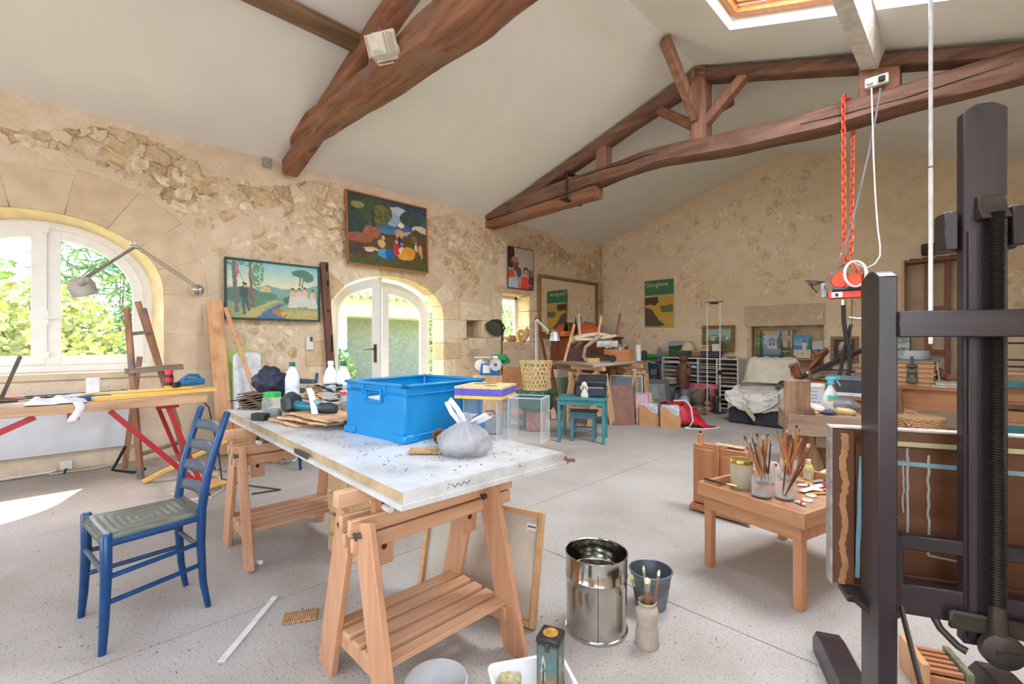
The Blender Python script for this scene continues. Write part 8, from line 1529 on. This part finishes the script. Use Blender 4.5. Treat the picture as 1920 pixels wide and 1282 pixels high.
stone_('large grey flint lump beside the spray bottle',1581,768,(.13,.09,.075),plain('flint_grey',(112,112,116),.5,0,.2,16),3);stone_('white and orange quartz lump in front of the white tub',1522,770,(.12,.07,.05),plain('quartz',(222,208,192),.5,0,.12,20),5);stone_('dark brown stone at left edge of the bench',1494,770,(.055,.045,.03),plain('dark_brown_stone',(86,68,62),.7,0,.15,20),7);stone_('small yellow stone at front edge of the bench',1518,774,(.06,.035,.022),plain('yellow_stone',(206,170,120),.6,0,.1,20),9);stone_('dark grey round stone at front edge of the bench',1554,775,(.05,.04,.03),plain('slate_dark',(76,78,88),.6,0,.15,20),11);stone_('flat slate blue stone behind the round dark one',1540,772,(.06,.04,.02),plain('slate_blue',(110,112,128),.6,0,.12,20),13);stone_('mustard and white flint at right front of the bench',1580,776,(.10,.05,.042),plain('mustard_flint',(170,146,104),.5,0,.3,12),15)
# ================================================================ RIGHT BACKGROUND: TABLE, CHEST, STACKS
M_TAB=wood('honey_table_wood',(158,100,62),(192,134,90),'x',5,.5);M_TABZ=wood('honey_table_leg',(160,100,62),(190,130,86),'z',5,.5)
TBZ=.70;tY=7.06;tb_=thing('farm_table','honey brown wooden table with turned leg behind the crank easel','table',(5.18,tY+.40,0));X0,X1=4.42,5.99
part('table_top',MB().box(((X0+X1)/2,tY+.40,TBZ-.015),(X1-X0+.06,.86,.03)),M_TAB,tb_,world=True,bev=.004);part('apron',MB().box(((X0+X1)/2,tY+.03,TBZ-.145),(X1-X0-.16,.025,.23)),M_TAB,tb_,world=True);part('apron',MB().box((X1-.04,tY+.40,TBZ-.145),(.025,.62,.23)),M_TAB,tb_,world=True)
def turned(x,y):
    l=part('leg',MB().lathe([(0,0),(.025,0),(.03,.03),(.022,.06),(.04,.30),(.042,.36),(.03,.38),(.045,.40),(.045,.42),(.028,.435),(0,.435)],(x,y,0),n=20).box((x,y,.555),(.085,.085,.24)),M_TABZ,tb_,world=True,bev=.003);return l
for x in(X0+.04,X1-.06):
    for y in(tY+.045,tY+.75):turned(x,y)
    # wicker hamper under it
wh_=thing('wicker_hamper','oval lidded wicker hamper in front of the honey brown table','hamper',(5.50,6.80,0));M_WIC=plain('wicker',(216,172,130),.7,0,.15,60);Hh=.37;mb=MB()
R_=lambda z:.235+.05*(z/Hh)
for row in range(26):
    z=Hh*(row+.5)/26;pts=[]
    for i in range(72):a=2*math.pi*i/72;r_=R_(z)+.006*(1 if(i//2+row)%2 else-1);pts.append((r_*math.cos(a),r_*.72*math.sin(a),z))
    mb.tube(pts,.0075,4,True)
part('woven_rows',mb,M_WIC,wh_,kind='stuff');part('inner_wall',MB().lathe([(0,.002),(.232,.002),(.28,Hh)],n=36,fn=lambda p,t,z:Vector((p.x,p.y*.72,p.z)),caps=False),plain('wicker_dark',(120,86,58),.8),wh_)
part('lid',MB().lathe([(.295,Hh),(.30,Hh+.02),(.27,Hh+.035),(.12,Hh+.05),(0,Hh+.052)],n=40,fn=lambda p,t,z:Vector((p.x,p.y*.72,p.z+.002*math.sin(p.length*260)))),plain('wicker_lid',(204,164,122),.7,0,.12,60),wh_);part('lid_handle',MB().tube([(-.05,0,Hh+.05),(-.03,0,Hh+.075),(.03,0,Hh+.075),(.05,0,Hh+.05)],.009,6),M_WIC,wh_);part('front_loop',MB().tube([(-.03,-.215,Hh-.02),(0,-.235,Hh-.06),(.03,-.215,Hh-.02)],.009,6),M_WIC,wh_)
# clamped stack of boards
sx=5.06;rr=random.Random(17);xL,xR=PY(1660,700,tY+.12).x,PY(1752,700,tY+.12).x;z=TBZ
for k in range(16):
    h_=.0185;single('thin_board',MB().box(((xL+xR)/2+rr.uniform(-.008,.008),tY+.25,z+h_/2),(xR-xL+rr.uniform(-.02,.02),.34,h_-.003)),(M_LP,M_STK,M_TAB)[k%3],ORD[k]+' thin wooden board from the bottom of the clamped stack on the honey brown table','board','thin boards clamped in a stack on the honey brown table',bev=.001);z+=h_
c=PY(1710,700,tY+.05);vc=thing('screw_clamp','grey iron clamp gripping the stack of thin boards','clamp',(c.x,tY+.055,TBZ+.02));M_IRG=plain('iron_grey',(96,98,98),.5,.4,.1)
part('clamp_body',MB().box((0,0,.05),(.09,.05,.06)).box((0,0,.16),(.085,.05,.05)).box((-.035,0,.105),(.02,.05,.07)).box((.035,0,.105),(.02,.05,.07)),M_IRG,vc,bev=.008);part('clamp_screw',MB().cyl((0,0,.17),(0,0,.33),.012,None,10),M_IRG,vc);part('clamp_ring',MB().lathe([(.03,0),(.05,.01),(.05,.03),(.03,.04)],(0,0,.20),n=18),M_IRG,vc)
c=PY(1712,665,tY+.2)
for k in range(3):single('plastic_dish',MB().lathe([(0,0),(.15-.006*k,0),(.17-.008*k,.035),(.16-.008*k,.035),(.14-.006*k,.006),(0,.006)],(c.x,tY+.22,z+.022+.030*k),n=32),plain('pale_dish',(196,206,208),.3),('lowest','middle','topmost')[k]+' pale translucent dish on the stack of thin boards','dish','pale dishes on the stack of thin boards')
single('blue_green_tray',MB().box((c.x+.02,tY+.22,z+.009),(.42,.30,.018)),plain('slate_teal',(96,122,128),.5),'slate teal tray under the pale translucent dishes','tray',bev=.003);leaning('upright_ruler','speckled upright wooden ruler at right end of the clamped stack','ruler',(xR+.05,tY+.12,TBZ+.004),(xR+.02,tY+.12,TBZ+.30),.035,.012,plain('ruler_cream',(190,180,160),.7,0,.2,60))
c=PY(1782,720,tY+.2)
for k in range(4):single('paper_bundle',MB().box((c.x+rr.uniform(-.02,.02),tY+.18,TBZ+.010+.017*k),(.32-.02*k,.24,.014),rr.uniform(-.1,.1)),plain('paper_b%d'%k,((206,200,190),(188,180,168),(214,210,202),(176,166,150))[k],.8),('lowest','second','third','topmost')[k]+' bundle of grey-white papers right of the clamped stack','papers','paper bundles on the honey brown table')
single('cracked_driftwood',MB().surf(lambda u,v:(c.x-.12+u*.30,tY+.34+.03*math.sin(u*9),TBZ+.076+v*.14*(.7+.3*math.sin(u*13))),20,5),plain('reddish_bark',(134,92,72),.9,0,.25,14),'cracked reddish bark piece behind the paper bundles','bark',solid=.03,angle=70)
# long chest with case on it, nearer
CZ=.545;a,b=PZ(1566,748,CZ),PZ(1640,752,CZ);cy_=6.28;a=PY(1548,746,cy_);b=PY(1668,746,cy_)
c0,c1=a.x,b.x;CZ=a.z+.03;chx=thing('wooden_chest','orange brown wooden chest behind the timber bench','chest',((c0+c1)/2,cy_+.25,0));part('chest_body',MB().box(((c0+c1)/2,cy_+.25,(CZ-.03)/2),(c1-c0,.5,CZ-.03)),wood('chest_orange',(150,82,46),(182,110,66),'x',6,.5),chx,world=True,bev=.004);part('chest_lid',MB().box(((c0+c1)/2,cy_+.24,CZ-.015),(c1-c0+.03,.54,.03)),wood('chest_orange',(150,82,46),(182,110,66),'x',6,.5),chx,world=True,bev=.004);part('keyhole_plate',MB().cyl(((c0+c1)/2+.22,cy_-.004,CZ-.14),((c0+c1)/2+.22,cy_-.008,CZ-.14),.02,None,14),plain('brass',(178,140,70),.3,.9),chx,world=True)
single('white_plank',MB().box(((c0+c1)/2,cy_+.20,CZ+.022),(c1-c0-.05,.34,.036)),plain('white_painted_plank',(214,220,226),.5),'white painted plank lying on the wooden chest under the black case','plank',bev=.003)
bc=thing('black_case','worn black instrument case with brass clasp on the white plank','case',((c0+c1)/2,cy_+.24,CZ+.041));part('case_base',MB().box((0,0,.065),(c1-c0-.16,.30,.13)),plain('worn_black',(58,60,60),.6,0,.12,12),bc,bev=.006);part('case_lid',MB().box((0,0,.160),(c1-c0-.15,.31,.056)),plain('worn_slate',(104,112,116),.5,0,.1,12),bc,bev=.010);part('clasp',MB().box((.17,-.158,.11),(.05,.012,.06)),plain('brass',(178,140,70),.3,.9),bc,bev=.006)
# drifts of papers and palettes behind
rr=random.Random(23);bzz=TBZ;px_c=[(1515,700),(1545,696),(1575,692),(1605,690),(1620,686)]
cols2=[(206,196,180),(176,150,130),(186,196,200),(120,150,146),(70,66,66),(214,206,190),(196,140,112)]
for k in range(16):
    x=rr.uniform(4.46,5.02);y=tY+rr.uniform(.12,.42);z_=TBZ+.006+.0135*k;c_=cols2[k%7];single('flat_sheet',MB().box((x*.4+4.75*.6,y*.3+(tY+.27)*.7,z_),(rr.uniform(.28,.42),rr.uniform(.2,.3),.010),rr.uniform(-.35,.35)),plain('sheet_c%d'%(k%7),c_,.7,0,.12,16),ORD[k]+' loose sheet from the bottom of the heap on left of the honey brown table','paper','loose sheets heaped on left of the honey brown table')
    # long clamp lever with brown wooden jaws
a,b=PD(1492,711,5.9),PD(1640,646,6.1);lv=thing('sash_clamp','long dark bar clamp with brown wooden arms reaching over the timber bench','clamp',a);M_BAR=plain('dark_bar',(74,66,66),.45,.3,.1,20)
part('bar',MB().bar(a,b,.05,.055,(0,0,1)),M_BAR,lv,world=True,bev=.004);d=(b-a).normalized();part('collar',MB().bar(a+d*.16,a+d*.22,.07,.075),M_CHR,lv,world=True,bev=.004);part('collar',MB().bar(a+d*.62,a+d*.65,.06,.065),M_STL,lv,world=True)
part('wooden_arm',MB().bar(PD(1497,708,5.9),PD(1487,682,5.9),.06,.09,(1,0,0)),M_DRW,lv,world=True,bev=.006);part('arm_pin',MB().cyl(PD(1478,689,5.85),PD(1488,683,5.85),.016,None,10),M_CHR,lv,world=True);part('pin_rod',MB().cyl(PD(1482,690,5.85),PD(1485,706,5.85),.006,None,6),M_STL,lv,world=True)
xc=thing('wooden_cross_clamp','reddish brown crossed wooden clamp behind the long bar clamp','clamp',PD(1525,690,6.3));part('long_arm',MB().bar(PD(1512,700,6.3),PD(1551,655,6.3),.10,.05,(1,0,0)),M_DRW,xc,world=True,bev=.006);part('cross_arm',MB().bar(PD(1528,658,6.35),PD(1541,690,6.35),.08,.05,(1,0,0)),M_DRW,xc,world=True,bev=.006);part('screw_bar',MB().cyl(PD(1534,664,6.25),PD(1546,657,6.25),.016,None,10),M_CHR,xc,world=True);part('wing_tip',MB().bar(PD(1529,657,6.25),PD(1535,665,6.25),.02,.02),M_GOLD,xc,world=True);part('stand_foot',MB().box((xc.location.x-.05,xc.location.y,(xc.location.z-.1+TBZ)/2),(.05,.05,xc.location.z-.1-TBZ+.1)),M_DRW,xc,world=True)
# far right: dark iron grille, shelf with cartons and teal boards
rk=thing('wall_rack','wooden rack of cartons and teal boards at right edge behind the crank easel','rack',(6.55,7.95,0));
for z_,m in((.28,M_LP),(.52,M_TAB),(.86,M_LP)):part('rack_shelf',MB().box((6.60,7.95,z_),(.9,.45,.028)),m,rk,world=True,bev=.002)
for x in(6.17,7.03):part('rack_upright',MB().box((x,7.95,.45),(.04,.44,.9)),M_TAB,rk,world=True)
for k,(x,z_,w_,h_)in enumerate([(6.36,.62,.22,.17),(6.40,.36,.26,.13),(6.68,.62,.24,.16)]):single('small_carton',MB().box((x,7.90,z_),(w_,.24,h_)),M_BOX,('brown carton on middle shelf of the far right rack','brown carton on lowest shelf of the far right rack','second brown carton on middle shelf of the far right rack')[k],'carton',bev=.003)
for k,z_ in enumerate((.735,.225)):single('teal_board',MB().box((6.55,7.70,z_),(.7,.03,.075 if k==0 else .09)),M_TEAL,('upper','lower')[k]+' teal board fixed across front of the far right rack','board',bev=.003)
ig=thing('iron_grille','rusty iron grille standing on the far right rack','grille',(6.56,8.1,.876));
for k in range(4):part('upright_bar',MB().box((-.33+k*.22,0,.20),(.03 if k%2 else .05,.02,.40)),plain('rusty_iron',(74,48,42),.7,.3,.15,20),ig)
for z_ in(.05,.13,.33):part('cross_bar',MB().box((0,0.012,z_),(.74,.016,.022)),plain('rusty_iron',(74,48,42),.7,.3,.15,20),ig)
c=PZ(1056,864);single('bark_patch',MB().surf(lambda u,v:(c.x+(u-.5)*.16*(1+.3*math.sin(v*9)),c.y+(v-.5)*.22*(1+.25*math.sin(u*11)),.006+.006*noise.noise(Vector((u*9,v*9,2)))),12,12),plain('bark_brown',(112,78,60),.95,0,.3,40),'patch of brown bark scraps on the floor beyond right corner of the white door table','bark',solid=.006)
c=PZ(1012,874);single('red_strip',MB().box((c.x,c.y,.006),(.20,.035,.012),.9),plain('red_strip',(176,52,44),.5),'flat red strip on the floor beyond the right corner of the white door table','strip',bev=.002)
a,b=PD(1690,812,5.15),PD(1686,728,5.2);leaning('weathered_board','weathered grey brown board standing left of the wicker hamper','board',(a.x,a.y,.0),(b.x,b.y,b.z),.13,.05,M_DRIFTZ)
a,b=PY(1676,631,YW-.03),PY(1706,662,YW-.03);picture('small_painting','small pale blue and green picture beside the tall gable recess',raster(30,30,[('grad',(206,212,212),(196,200,196),0,1),('spot',.5,.2,.5,.25,(110,150,150),.6),('spot',.6,.8,.4,.15,(60,70,90),.5)],4,8),b.x-a.x,a.z-b.z,((a.x+b.x)/2,YW-.02,(a.z+b.z)/2),0,0,.012,.02,M_BLK)
